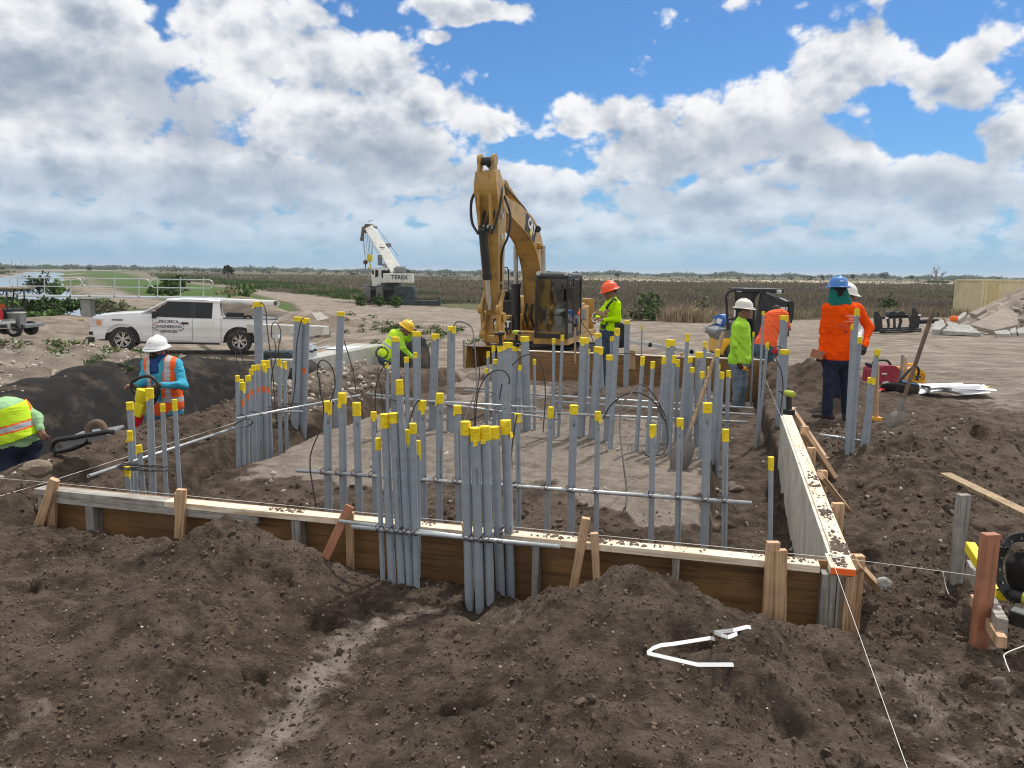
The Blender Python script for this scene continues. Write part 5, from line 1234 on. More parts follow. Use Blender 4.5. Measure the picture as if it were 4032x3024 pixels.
    for y in (-.42, .42): cyl('boom_cylinder', (.95, y, 1.30), (1.12, y, 3.80), .125, .07, .55)
    cyl('stick_cylinder', (1.7, 0, 4.66), (4.62, 0, 5.62), .11, .075, .62, 'cat')
    SHF = Matrix.Translation((-.34, 0, -.02))
    # linkage, coupler and bucket
    mb = MB()
    for y in (-.24, .24): mb.bar((4.47, y, 2.55), (4.80, y, 2.12), .06, .16); mb.bar((4.78, y * .9, 2.14), (4.70, y * .9, 1.62), .06, .18); mb.lathe([(.12, -.05), (.12, .05)], (4.80, y, 2.12), 'y', 14); mb.lathe([(.13, -.05), (.13, .05)], (4.47, y, 1.90), 'y', 14)
    mb.xf(SHF); b('linkage', mb, 'cat', bv=.01)
    mb = MB()
    for y in (-.20, .20): mb.prism([(4.28, y, 1.95), (4.62, y, 2.02), (4.86, y, 1.66), (4.78, y, 1.30), (4.42, y, 1.18), (4.20, y, 1.5)], (0, .06 if y < 0 else -.06, 0)); mb.lathe([(.10, -.07), (.10, .07)], (4.40, y, 1.45), 'y', 12); mb.lathe([(.10, -.07), (.10, .07)], (4.74, y, 1.5), 'y', 12)
    mb.box((4.5, 0, 1.35), (.4, .3, .16)); mb.xf(SHF); b('quick_coupler', mb, 'cat', bv=.01)
    mb = MB(); prof = [(4.95, 1.18), (4.25, 1.22), (3.85, .95), (3.70, .55), (3.95, .18), (4.45, .05), (5.05, .12)]
    for y in (-.62, .62): mb.prism([(x, y, z) for x, z in prof], (0, .05 if y < 0 else -.05, 0))
    mb.loft([[(x, -.62, z) for x, z in prof], [(x, .62, z) for x, z in prof]], False, False, 0, False); mb.loft([[(4.43 + (x - 4.43) * .95, .60, .65 + (z - .65) * .95) for x, z in prof], [(4.43 + (x - 4.43) * .95, -.60, .65 + (z - .65) * .95) for x, z in prof]], False, False, 0, False)
    mb.xf(SHF); bk = b('bucket', mb, 'cat', bv=0)
    for k in range(5): mb = MB().bar((5.0, -.52 + .26 * k, .12), (5.28, -.52 + .26 * k, .16), .10, .07, w2=.06, h2=.02); mb.xf(SHF); mb.build('bucket_tooth', 'grey', bk)
    # hoses
    class HS:
        def tube(s, *a): b('hydraulic_hose', MB().tube(*a), 'black', bv=0)
    hs = HS()
    for k in range(4):
        y = -.20 + .12 * k
        hs.tube(bez([(3.7, y, 4.98), (4.1, y, 5.22), (4.42, y + .12, 5.12), (4.66, y + .16, 4.65), (4.78, y + .1, 4.25), (4.84, y, 3.95)], 5), .028, 6)
    for k in range(3): hs.tube(bez([(1.15, -.1 + .1 * k, 4.30), (1.8, -.1 + .1 * k, 4.72), (2.8, -.1 + .1 * k, 4.98), (3.7, -.1 + .1 * k, 5.18)], 5), .026, 6)
    hs.tube(bez([(4.6, -.30, 5.05), (4.6, -.46, 4.75), (4.66, -.42, 4.25), (4.8, -.2, 3.95)], 5), .035, 6); hs.tube(bez([(4.3, .3, 4.9), (4.42, .5, 4.4), (4.45, .45, 3.9), (4.36, .27, 3.5), (4.22, .21, 2.6)], 5), .03, 6)
    for k in range(3): hs.tube(bez([(.55, -.18 + .18 * k, 1.4), (.85, -.18 + .18 * k, 1.75), (.72, -.18 + .18 * k, 2.1)], 5), .035, 6)
    lk = MB()
    for z in (4.4, 3.9, 3.4, 2.8): lk.box((4.16 + .13 * (z - 2.2), .20 + .05 * (z - 2.6), z), (.07, .06, .12))
    lk.box((4.74, 0, 4.12), (.10, .28, .10)); b('hose_clamp', lk, 'alu', bv=.008)
    lm = MB().lathe([(.08, 0), (.10, .09), (.09, .10)], (1.35, .33, 4.25), 'x', 14); b('boom_lamp', lm, 'black', bv=0)
make_excavator()

# ---------------------------------------------------------------- rough-terrain crane far behind
YK = 66.0
def kp(u, v, y=YK): return at(1300 + u / 4.148, 850 + v / 4.148, y)
k0 = kp(1010, 1395); crane = thing('mobile_crane', 'white and dark green mobile crane with raised boom beyond the sandy road', 'crane', k0)
def kl(u, v, d=0.0): p = kp(u, v, YK + d) - k0; return Vector((p.x, p.y, p.z))
def kbox(mb, u0, v0, u1, v1, d0, d1, mi=0):
    a, b_ = kl(u0, v1), kl(u1, v0); mb.hexa([(a.x, d0, a.z), (b_.x, d0, a.z), (b_.x, d1, a.z), (a.x, d1, a.z), (a.x, d0, b_.z), (b_.x, d0, b_.z), (b_.x, d1, b_.z), (a.x, d1, b_.z)], mi)
mb = MB(); kbox(mb, 1095, 1150, 1400, 1400, -1.6, .4); kbox(mb, 590, 1150, 1110, 1215, -.6, 2.6); kbox(mb, 660, 1200, 1110, 1330, 0, 2.4); kbox(mb, 1310, 1200, 1420, 1330, -1.62, .2)
a = [kl(930, 1345, -1.3), kl(1090, 1235, -1.3), kl(1100, 1260, -1.3), kl(960, 1352, -1.3)]; mb.prism(a, (0, .5, 0)); mb.build('carrier', 'crane_green', crane, bevel=.04)
mb = MB(); kbox(mb, 1135, 1252, 1275, 1315, -1.62, -1.59); mb.build('grille', 'black', crane)
mb = MB(); kbox(mb, 1090, 1372, 1830, 1440, -1.7, -1.2); kbox(mb, 1795, 1305, 1822, 1440, -1.72, -1.2); kbox(mb, 1090, 1400, 1440, 1445, -1.75, -.9); mb.build('outrigger_beam', 'crane_green', crane, bevel=.03)
for u in (622, 830):
    p = kl(u, 1268); r = .74
    mb = MB(); n = 28; mb.loft([[(p.x + w, p.y - .1 + rr * math.sin(6.2832 * j / n), p.z + rr * math.cos(6.2832 * j / n)) for j in range(n)] for rr, w in ((.40, -.28), (r * .94, -.30), (r, -.2), (r, .22), (r * .94, .32), (.42, .30))], True, True)
    for j in range(22): an = 6.2832 * j / 22; mb.box((p.x, p.y - .1 + r * math.sin(an), p.z + r * math.cos(an)), (.5, .09, .10), Matrix.Rotation(-an, 3, 'X'))
    wh = mb.build('wheel', pm('dusty_tyre', (.17, .165, .16), .9, var=.3, vs=4), crane)
    p2 = kl(u + 10, 1268, 2.4); mb = MB().lathe([(.3, -.25), (r, -.22), (r, .22), (.3, .25)], (p2.x, p2.y, p2.z), 'x', 22); mb.build('wheel', 'rubber', crane)
mb = MB(); kbox(mb, 1000, 1085, 1135, 1150, -.8, .9); mb.build('turntable', 'black', crane)
mb = MB(); kbox(mb, 902, 945, 1372, 1088, -1.2, .1); cw = mb.build('counterweight', 'crane_white', crane, bevel=.05)
a = kl(1165, 1005); lettering('crane_lettering', 'TEREX', .46, (a.x, -1.207, a.z), (1, 0, 0), (0, 0, 1), 'ink', cw, bold=.014, spacing=1.05)
mb = MB(); 
for u in (1123, 1212): a = kl(u, 1062); mb.box((a.x, -1.205, a.z), (.06, .01, .06))
mb.build('counterweight_hole', 'black', cw)
mb = MB()
a = [kl(712, 975, 1.0), kl(738, 860, 1.0), kl(965, 858, 1.0), kl(972, 930, 1.0), kl(985, 1160, 1.0), kl(830, 1160, 1.0), kl(735, 1155, 1.0)]
mb.prism(a, (0, -1.3, 0)); cab_ = mb.build('cab', 'crane_white', crane, bevel=.04)
mb = MB(); mb.prism([kl(838, 888, -.31), kl(962, 888, -.31), kl(962, 1005, -.31), kl(850, 1015, -.31), kl(838, 985, -.31)], (0, -.02, 0)); mb.prism([kl(738, 885, -.31), kl(785, 885, -.31), kl(790, 985, -.31), kl(735, 1005, -.31)], (0, -.02, 0)); mb.build('cab_window', 'glass_dark', cab_)
mb = MB(); mb.prism([kl(690, 890, -.2), kl(720, 890, -.2), kl(720, 955, -.2), kl(690, 955, -.2)], (0, -.12, 0)); mb.build('mirror', 'black', cab_)
mb = MB(); kbox(mb, 838, 1100, 985, 1160, -.34, -.3); mb.build('cab_skirt', 'crane_green', cab_)
# boom leaning away to the left
B0, B1 = kl(1085, 905, .5), kl(655, 235, 6.5); ax = (B1 - B0).normalized()
mb = MB().bar(B0 - ax * .6, B1, .95, 1.15, (0, -1, .3), w2=.78, h2=.95); boom = mb.build('boom', 'crane_white', crane, bevel=.05)
mb = MB().bar(B0 + ax * 1.0 + Vector((.16, -.62, .2)), B1 + Vector((.10, -.50, .2)), .07, .06, (0, -1, .3)); mb.build('boom_track', 'shaft', boom)
c_ = B0.lerp(B1, .55) + Vector((-.42, -.44, -.1)); xd = -ax; yd = xd.cross(Vector((0, -1, 0))); 
lettering('boom_lettering', 'TEREX', .62, c_ + Vector((.05, -.18, .05)), xd, (-xd.z * -1 if False else xd.cross(Vector((0, 1, 0)))) * (1 if xd.cross(Vector((0, 1, 0))).z > 0 else -1), 'grey', boom)
mb = MB().box(B1 + ax * .35, (.7, .8, .8)); mb.lathe([(.30, -.3), (.30, .3)], B1 + ax * .7 + Vector((-.2, 0, -.2)), 'y', 14); mb.bar(B1 + Vector((-.3, -.3, .5)), B1 + Vector((.7, -.3, .2)), .10, .16); mb.bar(B1 + Vector((-.55, -.3, .3)), B1 + Vector((-.75, -.3, -1.0)), .18, .3); mb.bar(B1 + Vector((-.2, -.3, .75)), B1 + Vector((.3, -.3, .9)), .05, .05); mb.build('boom_head', pm('brown_steel', (.16, .12, .10), .7), boom, bevel=.02)
mb = MB(); mb.box(B0.lerp(B1, .60) + Vector((.75, -.2, .05)), (.5, .3, .35)); mb.box(B0.lerp(B1, .28) + Vector((-.72, -.3, -.1)), (.34, .4, .9)); mb.bar(B0.lerp(B1, .48) + Vector((-.25, -.65, .3)), B0.lerp(B1, .48) + Vector((.55, -.65, .2)), .06, .10); mb.build('boom_fitting', 'grey', boom, bevel=.02)
mb = MB().tube([B0 + ax * 1.6 + Vector((.66, -.2, .55)), B1 + Vector((.5, -.2, .5))], .02, 5); mb.build('hoist_rope', 'black', boom)
mb = MB().tube([kl(1000, 1070, .4), kl(880, 800, 2.2)], .17, 10); mb.build('lift_cylinder', 'crane_white', crane)
mb = MB(); kbox(mb, 1045, 850, 1205, 945, -.3, .8); mb.lathe([(.34, -.4), (.34, .4)], kl(1150, 885, -.2), 'x', 14); mb.build('winch', 'grey', crane, bevel=.03)
# hook block hanging on ropes
hk = kl(645, 690, 6.2); mb = MB()
for dx in (-.42, -.2, -.02, .12, .28, .42): mb.tube([B1 + Vector((dx - .25, -.1, -.2)), hk + Vector((dx * .8 - .05, 0, .3))], .018, 5)
rp_ = mb.build('hoist_line', 'black', crane)
mb = MB().box(hk, (.50, .35, .62)); mb.lathe([(.26, -.2), (.26, .2)], hk + Vector((0, 0, .1)), 'y', 14); hb = mb.build('hook_block', 'tool_yellow', crane, bevel=.05)
hkp = bez([hk + Vector((0, 0, -.3)), hk + Vector((0, 0, -.55)), hk + Vector((.12, 0, -.72)), hk + Vector((0, 0, -.92)), hk + Vector((-.16, 0, -.80))], 5); MB().tube(hkp, .06, 8).build('hook', 'tool_yellow', hb)
mb = MB().sphere(hk + Vector((-.38, -.1, -.38)), .22, 12); mb.tube([hk + Vector((-.38, -.1, -.5)), hk + Vector((-.38, -.1, -.95))], .05, 6); mb.tube([hk + Vector((-.38, -.1, -.2)), B1 + Vector((-.7, -.1, -.6))], .018, 5); mb.build('headache_ball', pm('maroon_ball', (.14, .05, .05), .6), crane)

# ---------------------------------------------------------------- skid-steer loader
YS = 21.4
def sp_(u, v, y=YS): return at(2700 + u / 2.765, 1050 + v / 2.765, y)
s0 = sp_(640, 1075); sk = thing('skid_steer', 'black and yellow skid steer loader with open cage behind the white-helmet worker', 'loader', s0)
def sl(u, v, d=0.0): p = sp_(u, v, YS + d) - s0; return Vector((p.x, p.y, p.z))
def sbox(mb, u0, v0, u1, v1, d0, d1, tp=1.0):
    a, b_ = sl(u0, v1), sl(u1, v0); cx = (a.x + b_.x) / 2; hx = (b_.x - a.x) / 2; mb.hexa([(cx - hx, d0, a.z), (cx + hx, d0, a.z), (cx + hx, d1, a.z), (cx - hx, d1, a.z), (cx - hx * tp, d0, b_.z), (cx + hx * tp, d0, b_.z), (cx + hx * tp, d1, b_.z), (cx - hx * tp, d1, b_.z)])
mb = MB(); sbox(mb, 500, 620, 860, 1010, -.55, .8); mb.build('chassis', 'black', sk, bevel=.03)
mb = MB(); sbox(mb, 310, 760, 520, 945, -.75, .75, .97); hood = mb.build('engine_cover', 'deere', sk, bevel=.09, bseg=4)
mb = MB(); mb.prism([sl(330, 690, -.55), sl(470, 672, -.55), sl(500, 700, -.55), sl(500, 850, -.55), sl(410, 850, -.55), sl(345, 760, -.55), sl(315, 750, -.55)], (0, 1.1, 0)); mb.build('rear_hood', 'grey', sk, bevel=.05)
mb = MB(); a = sl(405, 925); mb.lathe([(.13, -.765), (.13, -.74)], (a.x, 0, a.z), 'y', 18); mb.build('round_badge', 'black', hood); 
mb = MB(); sbox(mb, 388, 912, 420, 934, -.772, -.768); mb.build('badge_mark', 'white_ink', hood)
mb = MB()
for d in (-.62, .62):
    mb.tube(bez([sl(460, 690, d), sl(445, 400, d), sl(440, 320, d), sl(475, 270, d), sl(540, 245, d)], 4), .035, 8); mb.tube(bez([sl(735, 640, d), sl(742, 420, d), sl(745, 320, d), sl(790, 285, d)], 4), .03, 8); mb.tube([sl(548, 260, d), sl(555, 640, d)], .035, 8)
mb.tube([sl(445, 570, -.62), sl(560, 565, -.62)], .03, 6); mb.tube([sl(470, 272, -.62), sl(470, 272, .62)], .03, 6); mb.build('roll_cage', 'black', sk)
mb = MB(); sbox(mb, 540, 236, 972, 276, -.72, .72); mb.hexa([tuple(sl(560, 385, -.68)), tuple(sl(735, 385, -.68)), tuple(sl(735, 385, -.64)), tuple(sl(560, 385, -.64)), tuple(sl(545, 270, -.68)), tuple(sl(800, 270, -.68)), tuple(sl(800, 270, -.64)), tuple(sl(545, 270, -.64))]); mb.build('canopy', 'black', sk, bevel=.02)
mb = MB(); a = sl(917, 268); mb.box((a.x, -.74, a.z), (.14, .08, .11)); mb.build('work_lamp', 'lens', sk, bevel=.03)
mb = MB(); sbox(mb, 448, 460, 468, 530, -.672, -.66); mb.build('reflector_strip', 'white_ink', sk)
for d in (-.95, .80):
    mb = MB(); mb.prism([sl(832, 280, d), sl(868, 288, d), sl(1120, 400, d), sl(1118, 440, d), sl(960, 470, d), sl(900, 480, d), sl(840, 700, d), sl(790, 930, d), sl(720, 930, d), sl(760, 640, d), sl(815, 380, d)], (0, .16, 0)); lm = mb.build('lift_arm', 'black', sk, bevel=.02)
    if d < 0:
        a = sl(915, 440); lettering('arm_lettering', 'DEERE', .115, (a.x, d - .005, a.z), (1, 0, -.05), (0.05, 0, 1), 'white_ink', lm, bold=.004)
        mb = MB(); sbox(mb, 845, 440, 872, 470, d - .004, d - .001); mb.build('arm_logo', 'white_ink', lm)
mb = MB().tube([sl(870, 292, -.7), sl(1020, 345, -.7)], .055, 10); c1 = mb.build('lift_cylinder', 'grey', sk); MB().tube([sl(1015, 343, -.7), sl(1105, 380, -.7)], .035, 10).build('piston_rod', 'chrome', c1)
mb = MB(); mb.prism([sl(1095, 380, -.9), sl(1120, 380, -.9), sl(1125, 760, -.9), sl(1090, 760, -.9)], (0, 1.6, 0)); mb.prism([sl(1125, 385, -1.0), sl(1160, 370, -1.0), sl(1182, 400, -1.0), sl(1175, 560, -1.0), sl(1150, 620, -1.0), sl(1125, 600, -1.0)], (0, 1.8, 0)); mb.prism([sl(950, 440, -.6), sl(990, 345, -.6), sl(1002, 350, -.6), sl(975, 450, -.6)], (0, .08, 0)); mb.build('coupler_plate', 'black', sk, bevel=.03)
mb = MB(); sbox(mb, 580, 560, 700, 720, -.25, .25); sbox(mb, 570, 430, 610, 640, -.25, .25); mb.build('seat', 'black', sk, bevel=.05)
for u in (470, 760):
    for d in (-.72, .62): make_wheel(sk, sl(u, 1000).x, d, .36, .28, -1 if d < 0 else 1, 'deere')

# ---------------------------------------------------------------- rock grapple attachment lying on the ground
YG = 30.0
def gp_(u, v, y=YG): return at(3300 + u / 3.016, 1050 + v / 3.016, y)
g0 = gp_(670, 775); gr = thing('grapple_bucket', 'black rock grapple attachment lying on the sand right of the blue-helmet worker', 'attachment', g0)
def gl_(u, v, d=0.0): p = gp_(u, v, YG) - g0; return Vector((p.x, d, p.z))
for nm_, q in (('end_plate', [(405, 535), (440, 530), (495, 600), (500, 720), (480, 752), (420, 740), (403, 620)]), ('end_plate', [(855, 490), (885, 490), (935, 580), (945, 640), (920, 735), (880, 748), (862, 640)])):
    mb = MB().prism([gl_(u, v, -.2) for u, v in q], (0, .08, 0)); mb.build(nm_, 'black', gr, bevel=.02)
mb = MB()
for q in ([(525, 590), (545, 620), (560, 700), (530, 770), (550, 772), (580, 700), (575, 620), (550, 585)], [(625, 600), (645, 605), (650, 740), (625, 735)], [(690, 600), (722, 600), (725, 650), (700, 740), (670, 735), (695, 660)], [(800, 590), (865, 560), (870, 740), (800, 745), (820, 660)]):
    for d in (-.25,): mb.prism([gl_(u, v, d) for u, v in q], (0, .07, 0))
for d in (-.4, .35): mb.bar(gl_(440, 762, d), gl_(920, 742, d), .10, .14)
mb.bar(gl_(480, 612, .2), gl_(860, 590, .2), .14, .12); mb.bar(gl_(470, 770, -.5), gl_(900, 748, -.5), .1, .05); mb.build('tine_frame', 'black', gr, bevel=.01)
for u in (655, 755):
    mb = MB(); mb.prism([gl_(u - 55, 585, 0), gl_(u - 45, 545, 0), gl_(u - 10, 530, 0), gl_(u + 25, 535, 0), gl_(u + 45, 565, 0), gl_(u + 45, 590, 0)], (0, .3, 0)); mb.build('clamp_arm', 'black', gr, bevel=.02)
mb = MB()
for u, v in ((500, 600), (885, 565)): a = gl_(u, v); mb.box((a.x, -.52, a.z), (.12, .006, .06))
mb.build('white_sticker', 'white_ink', gr)

# ---------------------------------------------------------------- shipping container
ctl = at(3871, 1101, 46); cy1 = at(4032, 1101, 48); cg = ctl.z - 2.6
ct = thing('shipping_container', 'cream corrugated shipping container behind the rubble heap at the right edge', 'container', (ctl.x, 46, cg), R(6))
mb = MB(); L_, Wc, Hc = 6.06, 2.44, 2.6
def corr(p0, p1, n, dn):
    out = []; p0, p1, dn = Vector(p0), Vector(p1), Vector(dn)
    for i in range(n):
        for f, o_ in ((0, 0), (.25, 0), (.4, 1), (.75, 1), (.9, 0)): out.append(p0.lerp(p1, (i + f) / n) + dn * o_)
    return out + [p1]
for a, b_, n, dn in (((.1, .06, 0), (L_ - .1, .06, 0), 20, (0, -.036, 0)), ((.06, Wc, 0), (.06, 0, 0), 8, (-.036, 0, 0)), ((L_, Wc - .06, 0), (.1, Wc - .06, 0), 20, (0, .036, 0))):
    c = corr(a, b_, n, dn); mb.loft([[p + Zv * .15 for p in c], [p + Zv * (Hc - .1) for p in c]], False, False, 0, False)
mb.build('corrugated_wall', 'container', ct)
mb = MB()
for x in (.06, L_ - .06):
    for y in (.06, Wc - .06): mb.box((x, y, Hc / 2), (.14, .14, Hc))
for y in (.05, Wc - .05):
    for z in (.08, Hc - .05): mb.box((L_ / 2, y, z), (L_, .10, .12))
for x in (.05, L_ - .05):
    for z in (.08, Hc - .05): mb.box((x, Wc / 2, z), (.10, Wc, .12))
mb.build('frame', 'container', ct, bevel=.01)
MB().box((L_ / 2, Wc / 2, Hc - .03), (L_ - .1, Wc - .1, .02)).build('roof_sheet', 'container', ct)
mb = MB().box((.75, .016, 1.3), (.55, .006, 2.1)); mb.build('patched_panel', pm('tan_patch', (.55, .44, .22), .6), ct)
# ---------------------------------------------------------------- rubble heap
def rough_lump(name, mat, pts_r, c, sc, seed, rot=0.0, sub=2, amp=.25):
    bm = bmesh.new(); bmesh.ops.create_icosphere(bm, subdivisions=sub, radius=1.0); r_ = np.random.default_rng(seed); ph = r_.uniform(0, 6, 6)
    V = np.array([v.co[:] for v in bm.verts]); d = np.zeros(len(V))
    for k in range(10): n_ = r_.normal(size=3); n_ /= np.linalg.norm(n_); d = np.minimum(d, np.minimum(0, r_.uniform(.55, .9) - V @ n_))
    V = V * (1 + d[:, None] * 1.0) + r_.normal(size=V.shape) * .02
    for v, q in zip(bm.verts, V): v.co = Vector(q) * 1.0
    me = bpy.data.meshes.new(name); bm.to_mesh(me); bm.free(); me.materials.append(M[mat] if isinstance(mat, str) else mat)
    ob = bpy.data.objects.new(name, me); COL.objects.link(ob); ob.scale = sc; ob.location = c; ob.rotation_euler = (r_.uniform(-.3, .3), r_.uniform(-.3, .3), rot or r_.uniform(0, 6)); return ob
YR = 30.0
def zp(u, v, y): return at(3300 + u / 3.016, 1050 + v / 3.016, y)
hx = np.linspace(-7.5, 12, 130); hy = np.linspace(-3.5, 9, 80); HX, HY = np.meshgrid(hx, hy); hc = zp(2250, 800, 32.5)
HZ = 2.6 * np.exp(-((HX - 3.5) / 4.6) ** 2 - ((HY - 2.0) / 3.0) ** 2) * (1 + .35 * fbm(HX, HY, .8, 4, 7)) - .35 + .12 * fbm(HX, HY, 2.2, 3, 9)
idh = np.arange(HX.size).reshape(HX.shape); qh = np.stack([idh[:-1, :-1], idh[:-1, 1:], idh[1:, 1:], idh[1:, :-1]], -1).reshape(-1, 4)
hb_ = mesh_np('rubble_earth', np.stack([HX.ravel(), HY.ravel(), HZ.ravel()], -1), qh, pm('rubble_soil', (.20, .165, .13), .95, var=.35, vs=1.2, bump=.6, bs=8, dirt=(.36, .32, .27), dirt_amt=.6), None, smooth=True, loc=(hc.x, 32.5, -.42)); tag(hb_, kind='stuff')
slr = random.Random(8)
def slab(px, y, th, mat, label, name='concrete_slab', cat='slab', tilt=(0, .3, 1)):
    P_ = [zp(u, v, y + (700 - v) * .008) for u, v in px]; c = sum(P_, Vector()) / len(P_); mb = MB()
    mb.prism([p - c for p in P_], Vector(tilt).normalized() * -th); ob = mb.build(name, mat, bevel=.03); ob.location = c; return tag(ob, label, cat, 'broken concrete on the rubble heap')
slab([(1560, 690), (1990, 480), (2130, 560), (2130, 690), (1850, 755)], 30.2, .28, 'slab', 'largest flat slab of broken concrete on the rubble heap')
slab([(1560, 545), (1740, 475), (1765, 500), (1640, 570)], 31.6, .2, 'slab', 'tilted slab above the largest one on the left slope of the rubble heap')
slab([(1640, 610), (1760, 545), (1800, 560), (1700, 620)], 31.0, .15, 'slab', 'small dark-edged slab wedged above the largest slab')
slab([(1240, 760), (1330, 680), (1560, 690), (1700, 790)], 29.4, .12, 'slab_pale', 'low grey slab at the left foot of the rubble heap')
slab([(1110, 745), (1150, 650), (1260, 630), (1280, 690), (1210, 750)], 29.6, .3, 'slab_pale', 'whitish block at the far left foot of the rubble heap')
slab([(1270, 660), (1390, 640), (1420, 680), (1330, 700)], 29.9, .2, 'slab_pale', 'pale block just right of the whitish block at the heap foot')
slab([(1380, 620), (1490, 540), (1530, 545), (1500, 590), (1410, 645)], 30.9, .2, 'slab_pale', 'pale leaning slab at the left edge of the rubble heap')
slab([(1880, 500), (1900, 455), (1970, 450), (1995, 490), (1900, 530)], 31.8, .3, 'rock', 'rounded tan boulder in the middle of the rubble heap', 'boulder', 'rock')
slab([(1850, 765), (2000, 745), (2050, 770), (2040, 800), (1880, 795)], 29.3, .2, 'slab_pale', 'long whitish slab lying under the largest slab')
slab([(2040, 740), (2110, 720), (2120, 780), (2060, 790)], 29.5, .25, 'slab_pale', 'upright pale chunk right of the long whitish slab')
slab([(2120, 740), (2210, 715), (2215, 785), (2140, 790)], 29.6, .25, 'slab_pale', 'pale chunk at the right edge of the photo at the heap foot')
slab([(2010, 480), (2208, 290), (2260, 300), (2260, 560), (2130, 555)], 32.2, .3, 'slab', 'big slab high on the rubble heap at the right edge')
slab([(1900, 430), (2000, 440), (2015, 460), (1930, 460)], 32.4, .1, 'slab_pale', 'narrow pale sliver near the middle top of the rubble heap')
for i in range(46):
    u = slr.uniform(1380, 2260); v = 815 - slr.random() ** 1.4 * (u - 1300) * .50; s = slr.uniform(.07, .26)
    p = zp(u, v, 30 + (800 - v) * .008); ob = rough_lump('rubble_chunk', slr.choice(['slab', 'slab_pale', 'slab', 'rock']), 0, p, (s * slr.uniform(.8, 1.6), s, s * slr.uniform(.5, .9)), 100 + i)
    tag(ob, 'small loose chunk of broken concrete strewn over the rubble heap', 'rubble', 'small loose chunks of the rubble heap')
p = zp(1378, 622, 30.4); ob = MB().lathe([(.0, -.12), (.12, -.12), (.15, 0), (.12, .12), (.0, .13)], (0, 0, 0), 'z', 14).build('orange_bucket', 'orange_paint'); ob.location = p; tag(ob, 'small orange bucket at the left foot of the rubble heap', 'bucket')
p, q = zp(955, 650, 31.5), zp(1180, 640, 31.5); mb = MB(); k = 40; mb.tube([p.lerp(q, i / k) - p for i in range(k + 1)], [.10 + .012 * (i % 2) for i in range(k + 1)], 12); ob = mb.build('corrugated_pipe', 'black'); ob.location = p; tag(ob, 'black corrugated drain pipe lying beside the grapple attachment', 'pipe')
p, q = zp(1245, 600, 29.3), zp(1290, 690, 29.2); mb = MB().bar((0, 0, 0), q - p, .06, .05); ob = mb.build('timber_stub', 'shaft'); ob.location = p; tag(ob, 'short timber stub leaning on the whitish block', 'plank')
p = zp(760, 700, 31.2); mb = MB().box((0, 0, .03), (.9, .5, .06)); ob = mb.build('white_sheet', 'paper', bevel=.02); ob.location = (p.x, p.y, gz(p.x, p.y) + .03); ob.rotation_euler = (0, 0, .3); tag(ob, 'white sheet lying under the grapple attachment', 'sheet')
# blue drum and timber scraps by the field edge
dp = at(2841, 1252, 34.0); dg = gz(dp.x, 34.0)
dr = thing('steel_drum', 'blue drum lying on its side with a square white label by the field edge', 'drum', (dp.x, 34.0, dg + .30), R(-28))
prof = [(.0, -.44), (.27, -.44), (.29, -.43), (.285, -.40), (.285, -.15), (.295, -.14), (.285, -.13), (.285, .13), (.295, .14), (.285, .15), (.285, .43), (.0, .44)]
MB().lathe(prof, (0, 0, 0), 'y', 24).build('drum_body', 'blue_drum', dr); MB().box((0, -.446, 0), (.22, .006, .22), Matrix.Rotation(.35, 3, 'Y')).build('drum_label', 'paper', dr)
for i, (u, v, l, a) in enumerate(((235, 650, .7, .5), (262, 655, .8, .9), (290, 660, .6, 1.2), (210, 660, .5, .2))):
    p = at(2700 + u / 2.765, 1050 + v / 2.765, 33.2); mb = MB().box((0, 0, 0), (l, .12, .05)); ob = mb.build('timber_scrap', 'grey_wood_x' if i < 3 else 'black', bevel=.005); ob.location = p; ob.rotation_euler = (.2, -a, .4 * i); tag(ob, 'weathered timber scrap in the small pile beside the blue drum', 'scrap', 'timber scraps beside the blue drum')

# ---------------------------------------------------------------- concrete beam, fabric and things on them
bA, bB = at(1218, 1413, 12.7), at(1511, 1355, 15.4); bd = (bB - bA); bd.z = 0; bl = bd.length; bd.normalize(); bnn = Vector((-bd.y, bd.x, 0))
def bm_pt(t, w, z): return bA + bd * t + bnn * w + Vector((0, 0, z))
mb = MB(); mb.hexa([bm_pt(-.25, 0, -.62), bm_pt(bl, 0, -.56), bm_pt(bl, .62, -.56), bm_pt(-.25, .62, -.62), bm_pt(-.25, 0, 0), bm_pt(bl, 0, 0), bm_pt(bl, .62, 0), bm_pt(-.25, .62, 0)])
ob = mb.build('concrete_beam', 'concrete', None, bA, bevel=.015); tag(ob, 'long grey concrete beam lying beyond the left trench with papers and bottles on it', 'beam')
def fabric_sheet(name, label, u0, u1, v0, v1, keep, seed, off=.03):
    nu, nv = 60, 110; uu, vv = np.meshgrid(np.linspace(u0, u1, nu), np.linspace(v0, v1, nv)); px = O2[0] + uu * E1[0] + vv * E2[0]; py = O2[1] + uu * E1[1] + vv * E2[1]
    z = height(px.ravel(), py.ravel(), False).reshape(px.shape); w = fbm(uu * .35, vv, 1.0, 4, seed)
    z = z + off + .05 * (w + .35) + .028 * np.sin(vv * 5 + uu * 2.2 + 4 * w); px = px - .05 * w
    ii = np.arange(px.size).reshape(px.shape); q = np.stack([ii[:-1, :-1], ii[:-1, 1:], ii[1:, 1:], ii[1:, :-1]], -1).reshape(-1, 4)
    um = (uu[:-1, :-1] + uu[1:, 1:]).ravel() / 2; vm = (vv[:-1, :-1] + vv[1:, 1:]).ravel() / 2; q = q[keep(um, vm)]
    ob = mesh_np(name, np.stack([px.ravel(), py.ravel(), z.ravel()], -1), q, 'fabric', smooth=True)
    so = ob.modifiers.new('thickness', 'SOLIDIFY'); so.thickness = .012; return tag(ob, label, 'fabric')
fabric_sheet('geotextile_sheet', 'dirty black geotextile lining the far bank of the left excavation', 7.0, 10.25, -4.5, 9.0, lambda u, v: (u > 8.35 + .1 * np.sin(v * 2)) | (v > 7.35), 33)
